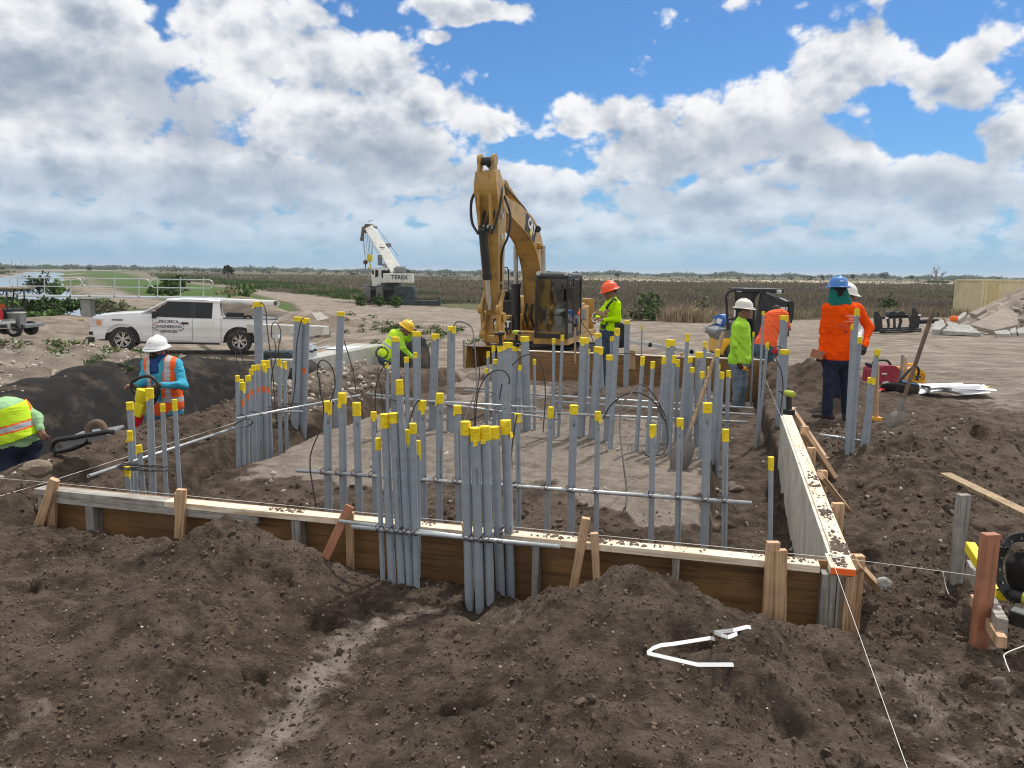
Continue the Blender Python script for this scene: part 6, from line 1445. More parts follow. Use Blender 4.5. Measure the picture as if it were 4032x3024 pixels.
# folded black sheet by the crouching worker
nu, nv = 30, 24; uu, vv = np.meshgrid(np.linspace(0, 1, nu), np.linspace(0, 1, nv)); a0, a1 = at(1560, 1330, 15.6), at(1692, 1330, 15.2)
top = np.interp(uu, [0, .3, .75, .9, 1], [.34, .50, .50, .30, -.15]); fold = .05 * np.sin(uu * 24) * vv
zz = top * (1 - vv ** 1.6) + (-.25) * vv ** 1.6; xx = a0.x + (a1.x - a0.x) * uu + fold * .6; yy = a0.y + (a1.y - a0.y) * uu + .35 - .85 * vv ** 1.1 + fold
ii = np.arange(xx.size).reshape(xx.shape); q = np.stack([ii[:-1, :-1], ii[:-1, 1:], ii[1:, 1:], ii[1:, :-1]], -1).reshape(-1, 4)
ob = mesh_np('geotextile_sheet', np.stack([xx.ravel(), yy.ravel(), zz.ravel()], -1), q, 'fabric', smooth=True); so = ob.modifiers.new('thickness', 'SOLIDIFY'); so.thickness = .015
tag(ob, 'black sheet draped into the trench right of the crouching yellow-helmet worker', 'fabric')
# drape at the near end of the beam
P_ = [at(1145, 1440, 12.6), at(1215, 1408, 12.75), at(1260, 1440, 12.7), at(1322, 1495, 12.9), at(1215, 1542, 11.9), at(1120, 1550, 11.7)]
c = sum(P_, Vector()) / 6 + Vector((0, -.12, .05)); mb = MB(); mb.add(P_ + [c] + [p + Vector((0, .5, -.3)) for p in P_], [(i, (i + 1) % 6, 6) for i in range(6)] + [(i, i + 7, (i + 1) % 6 + 7, (i + 1) % 6) for i in range(6)], 0, True)
ob = mb.build('geotextile_sheet', 'fabric', None, c); tag(ob, 'black fabric folded over the near end of the grey concrete beam', 'fabric')
p0 = at(1042, 1420, 12.9); mb = MB().box((0, 0, .05), (.56, .38, .10)); mb.box((0, 0, .11), (.50, .33, .03)); 
for k in range(4): mb.box((-.18 + .12 * k, 0, .13), (.03, .30, .02))
ob = mb.build('tote_lid', 'teal_lid', bevel=.012); ob.location = at(1098, 1412, 12.9); tag(ob, 'dark green plastic tote lid on the black fabric left of the beam', 'lid')
bt = pm('clear_plastic', (.62, .66, .68), .15, spec=.7); bcap = M['white_ink']
for i, (u, v) in enumerate(((1222, 1404), (1230, 1400), (1240, 1402), (1227, 1408))):
    p = atz(u, v, bA.z + .002); b_ = thing('water_bottle', 'clear water bottle standing on the near end of the concrete beam', 'bottle', (p.x, p.y, bA.z), 0, 'water bottles on the concrete beam')
    MB().lathe([(.0, 0), (.032, .0), (.034, .02), (.033, .13), (.028, .16), (.013, .19), (.012, .20), (0, .20)], (0, 0, 0), 'z', 14).build('bottle', bt, b_); MB().lathe([(0, .198), (.014, .198), (.014, .222), (0, .222)], (0, 0, 0), 'z', 10).build('cap', bcap, b_); MB().lathe([(.0345, .09), (.0345, .125)], (0, 0, 0), 'z', 14).build('bottle_label', 'navy_ink', b_)
def sheetpile(name, label, c, w, d, rot, n=3, cat='papers'):
    mb = MB(); r_ = random.Random(n)
    for k in range(n): mb.box((r_.uniform(-.03, .03), r_.uniform(-.03, .03), .004 + .007 * k), (w, d, .005), Matrix.Rotation(r_.uniform(-.12, .12), 3, 'Z'))
    ob = mb.build(name, 'paper'); ob.location = c; ob.rotation_euler = (0, 0, rot); return tag(ob, label, cat)
p = bm_pt(1.75, .3, .003); sheetpile('drawing_sheets', 'white drawing sheets lying on top of the grey concrete beam', p, .62, .42, math.atan2(bd.y, bd.x))
mb = MB().bar((0, 0, 0), bd * .8 + bnn * .1, .04, .018); ob = mb.build('timber_lath', 'stake'); ob.location = bm_pt(.5, .36, .012); tag(ob, 'thin timber lath lying on the concrete beam beside the bottles', 'lath')
mb = MB().bar((0, 0, 0), bd * .7 + bnn * .02, .06, .05); ob = mb.build('metal_channel', 'galv'); ob.location = bm_pt(.9, .52, .03); tag(ob, 'short metal channel lying at the back of the concrete beam', 'channel')
pA, pB = at(985, 1292, 28.4), at(1284, 1302, 26.8); d = (pB - pA); mb = MB().bar((0, 0, 0), d, .36, .32); ob = mb.build('concrete_pile', 'concrete_pale', bevel=.02); ob.location = pA; tag(ob, 'pale square concrete pile lying on the sand behind the truck tailgate', 'pile')
pA, pB = at(826, 1182, 33.5), at(1088, 1195, 25.5); d = pB - pA; dn = d.normalized(); q = Vector((0, 0, 1)).rotation_difference(dn); mb = MB(); k = 24; ring = lambda rr, z: [q @ Vector((rr * math.cos(6.2832 * j / k), rr * math.sin(6.2832 * j / k), z)) for j in range(k)]
mb.loft([ring(.09, d.length - .6), ring(.09, d.length), ring(.105, d.length), ring(.105, 0), ring(.09, 0)], True, True); ob = mb.build('plastic_pipe', 'white_plastic'); ob.location = pA; tag(ob, 'long white plastic pipe lying on the sand mound behind the truck', 'pipe')
P_ = [at(1226, 1231, 33), at(1266, 1229, 33.4), at(1294, 1255, 32.6), at(1250, 1263, 32.2)]; mb = MB().prism(P_, (0, .02, -.03)); ob = mb.build('plywood_sheet', 'grey_wood_x', None, P_[0]); tag(ob, 'weathered plywood sheet lying on the weedy sand mound', 'sheet')
pA, pB = at(1042, 1552, 9.2), at(1050, 1488, 9.2); mb = MB(); dd = pB - pA; mb.tube([(0, 0, 0), dd * .25, dd * .3, dd], [.05, .05, .042, .042], 14); ob = mb.build('plastic_pipe', 'white_plastic'); ob.location = pA; tag(ob, 'short white pipe stub leaning in the left trench behind the sprayed conduits', 'pipe')

# ---------------------------------------------------------------- aluminium footbridge over the culvert
YBR = 47.0
def wp(u, v, d=0.0): return at(u / 2.0109, 1000 + v / 2.0109, YBR + d)
w0 = wp(683, 325); br = thing('footbridge', 'aluminium footbridge with rounded handrails on concrete piers behind the trucks', 'bridge', w0)
def wl_(u, v, d=0.0): p = wp(u, v) - w0; return Vector((p.x, d, p.z))
a, b_ = wl_(20, 322), wl_(1750, 356); mb = MB()
for d in (-.6, .75): mb.hexa([(a.x, d, b_.z), (b_.x, d, b_.z), (b_.x, d + .08, b_.z), (a.x, d + .08, b_.z), (a.x, d, a.z), (b_.x, d, a.z), (b_.x, d + .08, a.z), (a.x, d + .08, a.z)])
mb.hexa([(a.x, -.52, a.z - .08), (b_.x, -.52, a.z - .08), (b_.x, .75, a.z - .08), (a.x, .75, a.z - .08), (a.x, -.52, a.z - .02), (b_.x, -.52, a.z - .02), (b_.x, .75, a.z - .02), (a.x, .75, a.z - .02)]); mb.build('deck', 'alu', br)
for (x0, x1, posts) in ((105, 670, (185, 395, 600)), (680, 1205, (750, 945, 1135)), (1212, 1705, (1280, 1460, 1640))):
    for d in (-.55,):
        A0, A1, Z0, Z1 = wl_(x0, 0).x, wl_(x1, 0).x, wl_(0, 250).z, wl_(0, 184).z; r = (Z1 - Z0) / 2; mb = MB()
        pts = [(A0 + r - r * math.sin(R(t)), d, (Z0 + Z1) / 2 + r * math.cos(R(t))) for t in range(0, 181, 20)] + [(A1 - r + r * math.sin(R(t)), d, (Z0 + Z1) / 2 - r * math.cos(R(t))) for t in range(0, 181, 20)]
        mb.tube(pts + [pts[0]], .030, 8, False)
        for x in posts: mb.tube([wl_(x, 184, d), wl_(x, 330, d)], .035, 8); mb.box(wl_(x, 330, d - .03), (.12, .04, .10))
        mb.build('handrail', 'alu', br)
mb = MB().tube([wl_(95, 228, .0), wl_(95, 330, .0)], .04, 8); mb.build('end_post', 'alu', br)
for u, v1 in ((160, 470), (684, 520)):
    p, q = wl_(u, 358), wl_(u, v1 + 40); mb = MB().box((p.x, .1, (p.z + q.z) / 2), (.58, .58, p.z - q.z)); mb.build('pier', 'concrete', br, bevel=.03)
p, q = at(232, 1262, 37), at(330, 1258, 37.5); mb = MB().bar((0, 0, 0), q - p, .9, .08); ob = mb.build('culvert_plank', 'shaft'); ob.location = p; tag(ob, 'planks bridging the culvert opening under the footbridge', 'planks')
# utility poles far along the canal
for i, (u, v) in enumerate(((182, 75), (348, 100), (482, 120), (570, 133), (638, 148), (697, 157), (737, 168), (780, 175), (840, 182), (977, 178))):
    yb = 236 - i * .6; hpx = (yb - v) / 4.148; y = 11.0 * FPX / hpx * .9; t = at(u / 4.148, 1000 + v / 4.148, y)
    mb = MB().tube([(0, 0, -12), (0, 0, 0)], [.24, .17], 8); mb.box((0, 0, -.7), (1.6, .1, .1)); ob = mb.build('utility_pole', 'grey_wood'); ob.location = t
    tag(ob, '%s utility pole in the far row beyond the canal, counted from the left' % ORD[i], 'pole', 'utility poles beyond the canal')

# ---------------------------------------------------------------- generators, tools, shovels on the right
def genset(name, label, u0, u1, v0, v1, y, mat, accent, handle, rot):
    a, b_ = at(u0, v1, y), at(u1, v0, y); w = b_.x - a.x; h = b_.z - a.z; dpt = .34
    t = thing(name, label, 'generator', ((a.x + b_.x) / 2, y, a.z), rot)
    prof = [(-w / 2 + .02, 0), (w / 2 - .05, 0), (w / 2, .06), (w / 2 - .01, h * .62), (w / 2 - .08, h * .80), (-w / 2 + .10, h * .82), (-w / 2 + .01, h * .66), (-w / 2, .05)]
    MB().prism([(x, -dpt / 2, z) for x, z in prof], (0, dpt, 0)).build('casing', mat, t, bevel=.035, bseg=3)
    mb = MB().tube(bez([(-w * .36, 0, h * .78), (-w * .26, 0, h * .97), (0, 0, h * .99), (w * .2, 0, h * .96), (w * .34, 0, h * .78)], 5), .022, 8); mb.box((-w * .42, 0, h * .80), (w * .12, dpt * .8, h * .12)); mb.build('carry_handle', handle, t, bevel=.01)
    mb = MB()
    if accent == 'panel':
        mb.prism([(-w * .15, -dpt / 2 - .004, .03), (w * .20, -dpt / 2 - .004, .03), (w * .05, -dpt / 2 - .004, h * .18), (-w * .1, -dpt / 2 - .004, h * .15)], (0, .02, 0)); mb.build('grey_panel', 'white_plastic', t)
        mb = MB(); mb.bar((-w * .1, -dpt / 2 - .002, h * .70), (w * .34, -dpt / 2 - .002, h * .30), .012, .012); mb.bar((-w * .4, -dpt / 2 - .002, h * .5), (-w * .1, -dpt / 2 - .002, h * .70), .012, .012); mb.build('casing_rib', mat, t); MB().box((-w * .08, -dpt / 2 - .004, h * .48), (.09, .004, .025)).build('badge', 'white_ink', t)
    else:
        for k in range(6): mb.box((-w * .22, -dpt / 2 - .003, h * (.15 + .09 * k)), (w * .34, .012, .012))
        mb.build('louvre', 'yellow_case', t); mb = MB(); mb.tube([(w * .22 + .10 * math.cos(R(a)), -dpt / 2 - .004, h * .42 + .055 * math.sin(R(a))) for a in range(0, 361, 24)], .006, 5, False); mb.box((w * .2, -dpt / 2 - .004, h * .42), (.12, .004, .03)); mb.build('oval_badge', 'black', t); MB().box((w * .3, -dpt / 2 - .004, h * .12), (.08, .004, .02)).build('spec_plate', 'black', t)
    for s in (-1, 1): MB().box((s * w * .34, 0, -.01), (.06, dpt * .8, .03)).build('foot', 'black', t)
    return t
genset('generator', 'dark red suitcase generator standing on the sand behind the conduits', 3411, 3529, 1418, 1511, 13.2, 'red_case', 'panel', 'black', .06)
genset('generator', 'yellow suitcase generator beside the dark red one', 3524, 3630, 1434, 1512, 13.6, 'yellow_case', 'louvre', 'yellow_case', -.04)
def upright(name, label, cat, u, v0, v1, w, h, y, mat, lean=0.0):
    a, b_ = at(u, v1, y), at(u + lean, v0, y); mb = MB().box((0, 0, (b_.z - a.z) / 2 - .1), (w, h, b_.z - a.z + .2)); ob = mb.build(name, mat, bevel=.003); ob.location = a; ob.rotation_euler = (0, math.atan2(b_.x - a.x, b_.z - a.z), .2); return tag(ob, label, cat)
upright('marker_stake', 'grey stake in front of the yellow generator', 'stake', 3548, 1396, 1512, .045, .03, 12.9, 'grey_wood', 6)
upright('marker_stake', 'brown stake right of the grey one in front of the yellow generator', 'stake', 3565, 1406, 1516, .045, .03, 12.75, 'stake', 2)
upright('marker_stake', 'slender stake standing in front of the excavator cab on the rear form', 'stake', 2265, 1290, 1386, .026, .026, 13.5, 'stake')
upright('marker_stake', 'short stake left of the excavator bucket', 'stake', 1826, 1338, 1408, .04, .03, 15.5, 'grey_wood')
for i, (u, v, w_) in enumerate(((2485, 1378, .07), (2495, 1380, .05), (2684, 1388, .05))): upright('stake_end', ['left stake head peeking over the rear form right of the orange-helmet worker', 'right stake head of the pair peeking over the rear form', 'lone stake head peeking over the rear form near the dense conduits'][i], 'stake', u, v, v + 30, w_, .04, 13.35, 'stake')
q = thing('tamper_post', 'rusty brown post with a yellow foot behind the right conduits', 'post', at(3448, 1648, 9.95)); a, b_ = at(3448, 1648, 9.95), at(3452, 1432, 9.95)
MB().tube([(0, 0, .02), b_ - a], .032, 10).build('shaft', 'stake', q); MB().box((0, 0, .0), (.13, .10, .05)).build('foot', 'yellow_case', q, bevel=.01)
def shovel(label, top, neck, tip, yt, yb, mat, wpx, tilt):
    a, n, e = at(top[0], top[1], yt), at(neck[0], neck[1], yb), at(tip[0], tip[1], yb - .03); t = thing('shovel', label, 'shovel', n); d = (a - n); L_ = d.length
    MB().tube([(0, 0, 0), d * .3, d * .9, d], [.020, .019, .021, .018], 10).build('handle', mat, t)
    s = (e - n); w = wpx * (yb * .99) / FPX; sx = Vector((1, tilt, 0)).normalized() * (w / 2); nn = s.normalized().cross(sx.normalized()) * .03; mb = MB()
    rows = [(0, .35, 0), (.10, .95, 0), (.55, 1.0, .4), (.85, .85, .5), (1.0, .45, .4)]; rings = []
    for f, k, c in rows: rings.append([s * f + sx * (k * x) + nn * (1 - abs(x)) * (1 + c) for x in (-1, -.5, 0, .5, 1)])
    mb.loft(rings, False, False); mb.loft([[p - nn * .12 for p in r_] for r_ in rings[::-1]], False, False); mb.tube([d * .12, Vector((0, 0, 0)), s * .2], [.023, .026, .02], 8); mb.build('blade', 'blade', t); return t
shovel('shovel with a pale wooden handle leaning among the dense right conduits', (2848, 1309), (2700, 1742), (2668, 1862), 7.6, 7.0, 'shaft', 92, .1)
shovel('shovel with a dark handle stuck in the dirt heap behind the right conduits', (3676, 1222), (3542, 1618), (3508, 1682), 7.6, 7.4, 'shaft_dark', 60, -.3)
# drawings on the ground
pc = atz(3742, 1548, .05); t = thing('drawing_roll', 'crumpled white drawing rolls lying on the ground at the right', 'papers', pc, -.1)
mb = MB()
for k in range(2):
    uu, vv = np.meshgrid(np.linspace(-.55, .5, 26), np.linspace(-.2, .22, 10)); z = .02 + .05 * k + .035 * np.abs(np.sin(uu * 5 + vv * 3 + k)) + .02 * np.sin(vv * 18 + uu * 7)
    mb.loft([[(x + .12 * k, y + .05 * k, q_) for x, y, q_ in zip(r0, r1, r2)] for r0, r1, r2 in zip(uu, vv, z)], False, False)
mb.build('loose_sheet', 'paper', t)
mb = MB(); mb.tube([(-.5, .06, .07), (.22, .12, .10)], .055, 14); mb.build('rolled_sheet', 'paper', t); mb = MB(); mb.tube([(-.05, -.08, .08), (.40, -.02, .10)], .06, 14); mb.build('rolled_sheet', 'paper', t)
pA, pB = atz(3828, 1540, .08), atz(3888, 1524, .06); mb = MB().bar((0, 0, 0), pB - pA, .06, .03); mb2 = thing('spirit_level', 'black and yellow spirit level lying behind the white drawings', 'level', pA); mb.build('level_body', 'tool_yellow', mb2, bevel=.004)
MB().bar((pB - pA) * .2 + Vector((0, -.02, .004)), (pB - pA) * .75 + Vector((0, -.02, .004)), .03, .031).build('dark_grip', 'black', mb2)
pA, pB = at(2482, 1345, 14.6), at(2815, 1400, 13.6); lv = thing('spirit_level', 'long aluminium level lying on the dirt behind the rear form', 'level', pA); MB().bar((0, 0, 0), pB - pA, .03, .07).build('level_body', 'alu', lv)
d_ = pB - pA
for f, m_ in ((.53, 'red_lens'), (.25, 'glass_dark'), (.74, 'glass_dark')): MB().bar(d_ * (f - .02) + Vector((0, -.003, 0)), d_ * (f + .02) + Vector((0, -.003, 0)), .033, .074).build('vial_window', m_, lv)
# tool bag
pb = at(3545, 1548, 11.9); tb = thing('tool_bag', 'black tool bag with blue lining lying open in front of the generators', 'bag', pb)
mb = MB(); 
rings = [[(.30 * math.cos(a) * k * (1 + .1 * math.sin(3 * a)), .16 * math.sin(a) * k, z + .02 * math.sin(2 * a)) for a in [6.2832 * j / 18 for j in range(18)]] for k, z in ((.8, 0), (1.0, .05), (.95, .13), (.75, .16), (.6, .10))]; mb.loft(rings, True, True); mb.build('bag_body', 'fabric', tb)
MB().box((.10, -.02, .17), (.22, .14, .02), Matrix.Rotation(.2, 3, 'Y')).build('blue_lining', pm('blue_cloth', (.06, .25, .5), .7), tb, bevel=.005)
mb = MB(); mb.tube(bez([(-.05, 0, .15), (.06, 0, .30), (.18, 0, .42), (.26, 0, .36), (.24, 0, .2)], 5), .02, 6); mb.tube(bez([(.3, -.05, .12), (.42, -.05, .10), (.36, -.12, .02)], 5), .02, 6); mb.build('strap', 'black', tb)
mb = MB().tube([(-.28, -.05, .06), (-.42, -.12, .05)], .018, 6); mb.tube([(-.28, -.02, .06), (-.40, .0, .09)], .014, 6); mb.build('red_pliers', 'red_lens', tb)
# cordless drills standing on the conduits and the form
def drill(label, base, y, s, body, yaw, stand=True):
    p = at(base[0], base[1], y); t = thing('cordless_drill', label, 'drill', p, yaw)
    mb = MB().box((0, 0, .03 * s), (.11 * s, .08 * s, .06 * s)); mb.build('battery', 'black', t, bevel=.008)
    mb = MB().bar((0, 0, .05 * s), (.02 * s, 0, .20 * s), .045 * s, .05 * s, (0, 1, 0)); mb.build('grip', 'black', t, bevel=.008)
    mb = MB().lathe([(.0, -.09 * s), (.03 * s, -.09 * s), (.038 * s, -.06 * s), (.036 * s, .04 * s), (.0, .05 * s)], (.03 * s, 0, .23 * s), 'x', 14); mb.build('motor_housing', body, t)
    mb = MB().lathe([(.026 * s, .04 * s), (.024 * s, .10 * s), (.008 * s, .115 * s), (.004 * s, .17 * s), (0, .17 * s)], (.03 * s, 0, .23 * s), 'x', 12); mb.build('chuck', 'black', t); return t
drill('cordless drill standing on the far end of the right form', (3106, 1632), 7.95, .95, 'lime_tool', 1.9)
drill('black cordless drill resting on a capped conduit under the excavator arm', (1972, 1366), PIPES['c2'][0].y, .66, 'black', -2.4)
drill('lime cordless drill resting on a capped conduit left of the excavator boom foot', (2031, 1366), PIPES['c7'][0].y, .72, 'lime_tool', -.9)
dr_ = drill('lime cordless drill lying on the ground at the right edge of the photo', (4015, 2445), 3.25, .9, 'lime_tool', 2.4); dr_.rotation_euler = (R(80), 0, 2.2)
# right edge: yellow level on the rail and black tool belt
pA, pB = at(3818, 2152, 4.1), at(3943, 2345, 3.55); lv = thing('spirit_level', 'yellow spirit level leaning on the grey rail at the right edge', 'level', pA); d_ = pB - pA; MB().bar((0, 0, 0), d_, .05, .06).build('level_body', 'tool_yellow', lv, bevel=.006)
MB().bar(d_ * .05 + Vector((0, -.004, .002)), d_ * .32 + Vector((0, -.004, .002)), .051, .04).build('dark_grip', 'black', lv, bevel=.004); MB().bar(d_ * .36 + Vector((0, -.004, .004)), d_ * .95 + Vector((0, -.004, .004)), .008, .058).build('level_groove', 'black', lv)
pb = at(4010, 2330, 3.5); bl_ = thing('tool_belt', 'black leather tool belt with eyelets and pouch at the right edge', 'belt', pb)
pts = bez([(-.09, 0, .22), (-.10, .02, .14), (-.09, 0, .05), (-.04, -.03, -.02), (.05, -.03, .0)], 6); pts2 = bez([(-.09, 0, .22), (-.03, .03, .255), (.08, .05, .25), (.2, .05, .22)], 6)
mb = MB()
for pp in (pts, pts2): 
    for a, b2 in zip(pp, pp[1:]): mb.bar(a, b2, .045, .006, (0, 1, 0))
st = mb.build('strap', 'black', bl_); mb = MB()
for pp in (pts[::4], pts2[::4]):
    for p in pp: mb.lathe([(.006, -.006), (.006, .002)], p + Vector((0, -.012, 0)), 'y', 8)
mb.build('eyelet', 'chrome', st); mb = MB(); rings = [[(.06 + .10 * k * math.cos(a), .03 + .06 * k * math.sin(a), z) for a in [6.2832 * j / 14 for j in range(14)]] for k, z in ((.7, -.02), (1, .05), (1.1, .12), (.95, .17), (.8, .12))]; mb.loft(rings, True, True); mb.build('pouch', 'fabric', bl_)
# white folded edging strip on the soil in the foreground
def strip(px, y0, y1, label):
    n = len(px); mb = MB(); P_ = []
    for i, (u, v) in enumerate(px):
        y = y0[i]; P_.append(at(2350 + u / 2.458, 2350 + v / 2.458, y))
    h = Vector((0, .0065, .0048))
    for a, b2 in zip(P_, P_[1:]): mb.hexa([a - h, b2 - h, b2 - h + Vector((0, -.001, .0014)), a - h + Vector((0, -.001, .0014)), a + h, b2 + h, b2 + h + Vector((0, -.001, .0014)), a + h + Vector((0, -.001, .0014))])
    ob = mb.build('plastic_strip', pm('white_strip', (.86, .87, .88), .45, var=.03), None, P_[0]); return tag(ob, label, 'strip')
def on_ground(u, v, lift=.034):
    a, b_, c_ = ray(2350 + u / 2.458, 2350 + v / 2.458); ss = np.linspace(1.0, 6.0, 700)
    hit = (CAM_H + c_ * ss) < height(a * ss, b_ * ss) + lift; return float(b_ * ss[np.argmax(hit)])
STRIP1 = [(1140, 410), (1100, 400), (740, 457), (620, 470), (545, 497), (485, 545), (975, 658), (1322, 658)]
STRIP2 = [(1490, 298), (1452, 292), (1320, 325), (1132, 345), (1200, 370), (1272, 392), (1358, 358)]
strip(STRIP1, [on_ground(u, v) for u, v in STRIP1], 0, 'longer white plastic strip bent into an angle on the foreground soil')
strip(STRIP2, [on_ground(u, v) for u, v in STRIP2], 0, 'short folded white plastic strip just above the longer one on the foreground soil')
# compactor lying on the left ridge
p0 = at(330, 1755, 6.4); cp = thing('plate_compactor', 'black plate compactor with a tubular hoop half buried on the left soil ridge', 'compactor', p0)
def pl_(u, v, d=0.0): p = at(u / 2.0109, 1000 + v / 2.0109, 6.4 + d) - p0; return p
mb = MB(); mb.tube(bez([pl_(425, 1570), pl_(415, 1520), pl_(450, 1475), pl_(600, 1450), pl_(820, 1412), pl_(900, 1408)], 5), .020, 8); mb.tube(bez([pl_(425, 1570, .2), pl_(560, 1545, .25), pl_(670, 1500, .3), pl_(720, 1460, .3), pl_(860, 1425, .3)], 5), .022, 8); mb.build('tube_frame', 'black', cp)
mb = MB(); mb.prism([pl_(460, 1490), pl_(690, 1455), pl_(660, 1500), pl_(500, 1535)], (0, .35, .02)); mb.prism([pl_(690, 1455), pl_(840, 1425), pl_(850, 1450), pl_(700, 1490)], (0, .3, .02)); mb.build('cover_plate', 'grey', cp, bevel=.01)
mb = MB().tube(bez([pl_(700, 1415, .2), pl_(705, 1370, .2), pl_(750, 1338, .2), pl_(800, 1345, .2), pl_(835, 1400, .2)], 5), .030, 10); mb.build('hoop', pm('rusty_hoop', (.13, .085, .06), .8, var=.3), cp)
# boulder on the ridge, log
p = at(140, 1838, 5.75); ob = rough_lump('boulder', 'rock', 0, (p.x, p.y, p.z - .02), (.115, .085, .075), 5, .4, 3); tag(ob, 'tan limestone boulder on the left soil ridge beside the bending worker', 'rock')
p = at(1470, 1518, 12.3); ob = rough_lump('boulder', 'rock', 0, (p.x, p.y, p.z), (.28, .2, .12), 6, .4, 3); tag(ob, 'pale flat boulder on the stony soil in front of the concrete beam', 'rock')
p = at(1360, 1537, 11.2); ob = rough_lump('boulder', 'slab', 0, (p.x, p.y, p.z), (.13, .1, .07), 7, .4, 3); tag(ob, 'small stone at the edge of the left trench below the concrete beam', 'rock')
p = at(2515, 2400, 3.35); ob = rough_lump('stone', 'rock', 0, (p.x, p.y, p.z), (.055, .04, .025), 9, .4, 3); tag(ob, 'pale stone on the slope of the central heap before the form', 'rock')
p = at(3478, 2295, 3.62); ob = rough_lump('stone', 'slab_pale', 0, (p.x, p.y, p.z), (.05, .035, .03), 10, .4, 3); tag(ob, 'grey stone at the foot of the brace by the orange corner', 'rock')
p = at(2700, 1900, 6.4)
for i, (u, v, y, s) in enumerate(((2870, 1910, 6.6, .07), (2905, 1925, 6.4, .085), (2850, 1940, 6.3, .05))):
    p = at(u, v, y); ob = rough_lump('soil_clod', pm('trench_clod', (.17, .14, .115), .95, var=.3, vs=12, bump=.6, bs=30), 0, p, (s, s * .8, s * .5), 30 + i, .3, 2); tag(ob, ['left', 'largest', 'lowest'][i] + ' grey clod fallen into the right trench below the pad edge', 'clod')

# ---------------------------------------------------------------- people: one continuous skin per body from blended capsules
def surface_nets(f, lab, o, h):
    s = f < 0; nx_, ny_, nz_ = f.shape
    cnt = np.zeros((nx_ - 1, ny_ - 1, nz_ - 1)); acc = [np.zeros_like(cnt) for _ in range(3)]
    C8 = [(i, j, k) for i in (0, 1) for j in (0, 1) for k in (0, 1)]
    def sl(c): return tuple(slice(c[d], c[d] + (nx_, ny_, nz_)[d] - 1) for d in range(3))
    for a in range(8):
        for b in range(a + 1, 8):
            ca, cb = C8[a], C8[b]
            if sum(abs(p - q) for p, q in zip(ca, cb)) != 1: continue
            fa, fb = f[sl(ca)], f[sl(cb)]; m_ = (fa < 0) != (fb < 0); t = np.where(m_, fa / np.where(m_, fa - fb, 1), 0)
            cnt += m_
            for d in range(3): acc[d] += np.where(m_, ca[d] + t * (cb[d] - ca[d]), 0)
    act = cnt > 0; ids = np.full(cnt.shape, -1); ids[act] = np.arange(act.sum()); I = np.argwhere(act)
    V = np.stack([(I[:, d] + acc[d][act] / cnt[act]) * h + o[d] for d in range(3)], -1); L = lab[1:, 1:, 1:][act]
    Q = []
    for d in range(3):
        e1, e2 = [(1, 2), (2, 0), (0, 1)][d]
        lo = [slice(1, -1)] * 3; lo[d] = slice(0, -1); hi = [slice(1, -1)] * 3; hi[d] = slice(1, None)
        a, b = s[tuple(lo)], s[tuple(hi)]; E = np.argwhere(a != b); off = np.array([1, 1, 1]); off[d] = 0; E0 = E + off; fl = a[a != b]
        u1 = np.zeros(3, int); u1[e1] = 1; u2 = np.zeros(3, int); u2[e2] = 1
        q = np.stack([ids[tuple((E0 - x).T)] for x in (u1 * 0, u1, u1 + u2, u2)], -1); q[~fl] = q[~fl][:, ::-1]; Q.append(q)
    Q = np.concatenate(Q); Q = Q[(Q >= 0).all(1)]; return V, Q, L
class Body:
    def __init__(s): s.p = []
    def cap(s, a, b, ra, rb, lab, k=.03): s.p.append((Vector(a), Vector(b), ra, rb, lab, k)); return s
    def mesh(s, h, wr=0.0, sharp=None):
        P = s.p; lo = np.min([[min(a[d] - ra, b[d] - rb) for d in range(3)] for a, b, ra, rb, l, k in P], 0) - 3 * h; hi = np.max([[max(a[d] + ra, b[d] + rb) for d in range(3)] for a, b, ra, rb, l, k in P], 0) + 3 * h
        n = np.ceil((hi - lo) / h).astype(int) + 1; f = np.full(n, .2, np.float32); best = np.full(n, .2, np.float32); lab = np.zeros(n, np.int16); ax = [lo[d] + h * np.arange(n[d]) for d in range(3)]
        for a, b, ra, rb, l, k in P:
            m_ = max(ra, rb) + k + 2.5 * h; i0 = [max(0, int((min(a[d], b[d]) - m_ - lo[d]) / h)) for d in range(3)]; i1 = [min(n[d], int((max(a[d], b[d]) + m_ - lo[d]) / h) + 2) for d in range(3)]
            S = tuple(slice(p, q) for p, q in zip(i0, i1)); X_, Y_, Z_ = np.meshgrid(*[ax[d][S[d]] for d in range(3)], indexing='ij'); dx, dy, dz = b.x - a.x, b.y - a.y, b.z - a.z; L2 = max(dx * dx + dy * dy + dz * dz, 1e-9)
            t = np.clip(((X_ - a.x) * dx + (Y_ - a.y) * dy + (Z_ - a.z) * dz) / L2, 0, 1); d = np.sqrt((X_ - a.x - t * dx) ** 2 + (Y_ - a.y - t * dy) ** 2 + (Z_ - a.z - t * dz) ** 2) - (ra + (rb - ra) * t)
            F = f[S]; hh = np.clip(.5 + .5 * (F - d) / k, 0, 1); f[S] = F * (1 - hh) + d * hh - k * hh * (1 - hh)
            up = d < best[S]; best[S] = np.where(up, d, best[S]); lab[S] = np.where(up, l, lab[S])
        if wr:
            X_, Y_, Z_ = np.meshgrid(*ax, indexing='ij'); w = np.sin(31 * Z_ + 9 * X_ + 3 * np.sin(13 * X_ + 5 * Z_)) * np.sin(17 * X_ - 12 * Y_ + 9 * Z_) + .6 * np.sin(47 * Z_ + 23 * X_ * np.sin(8 * Z_)) * np.cos(21 * Y_)
            f = f + wr * w * np.isin(lab, (0, 1))
        return surface_nets(f, lab, lo, h)
def cloth(name, col, fold=1.0, rough=.85): return pm(name, col, rough, var=.14, vs=3.5, bump=fold, bs=11, spec=.15, dirt=tuple(c * .72 for c in col), dirt_amt=.35)
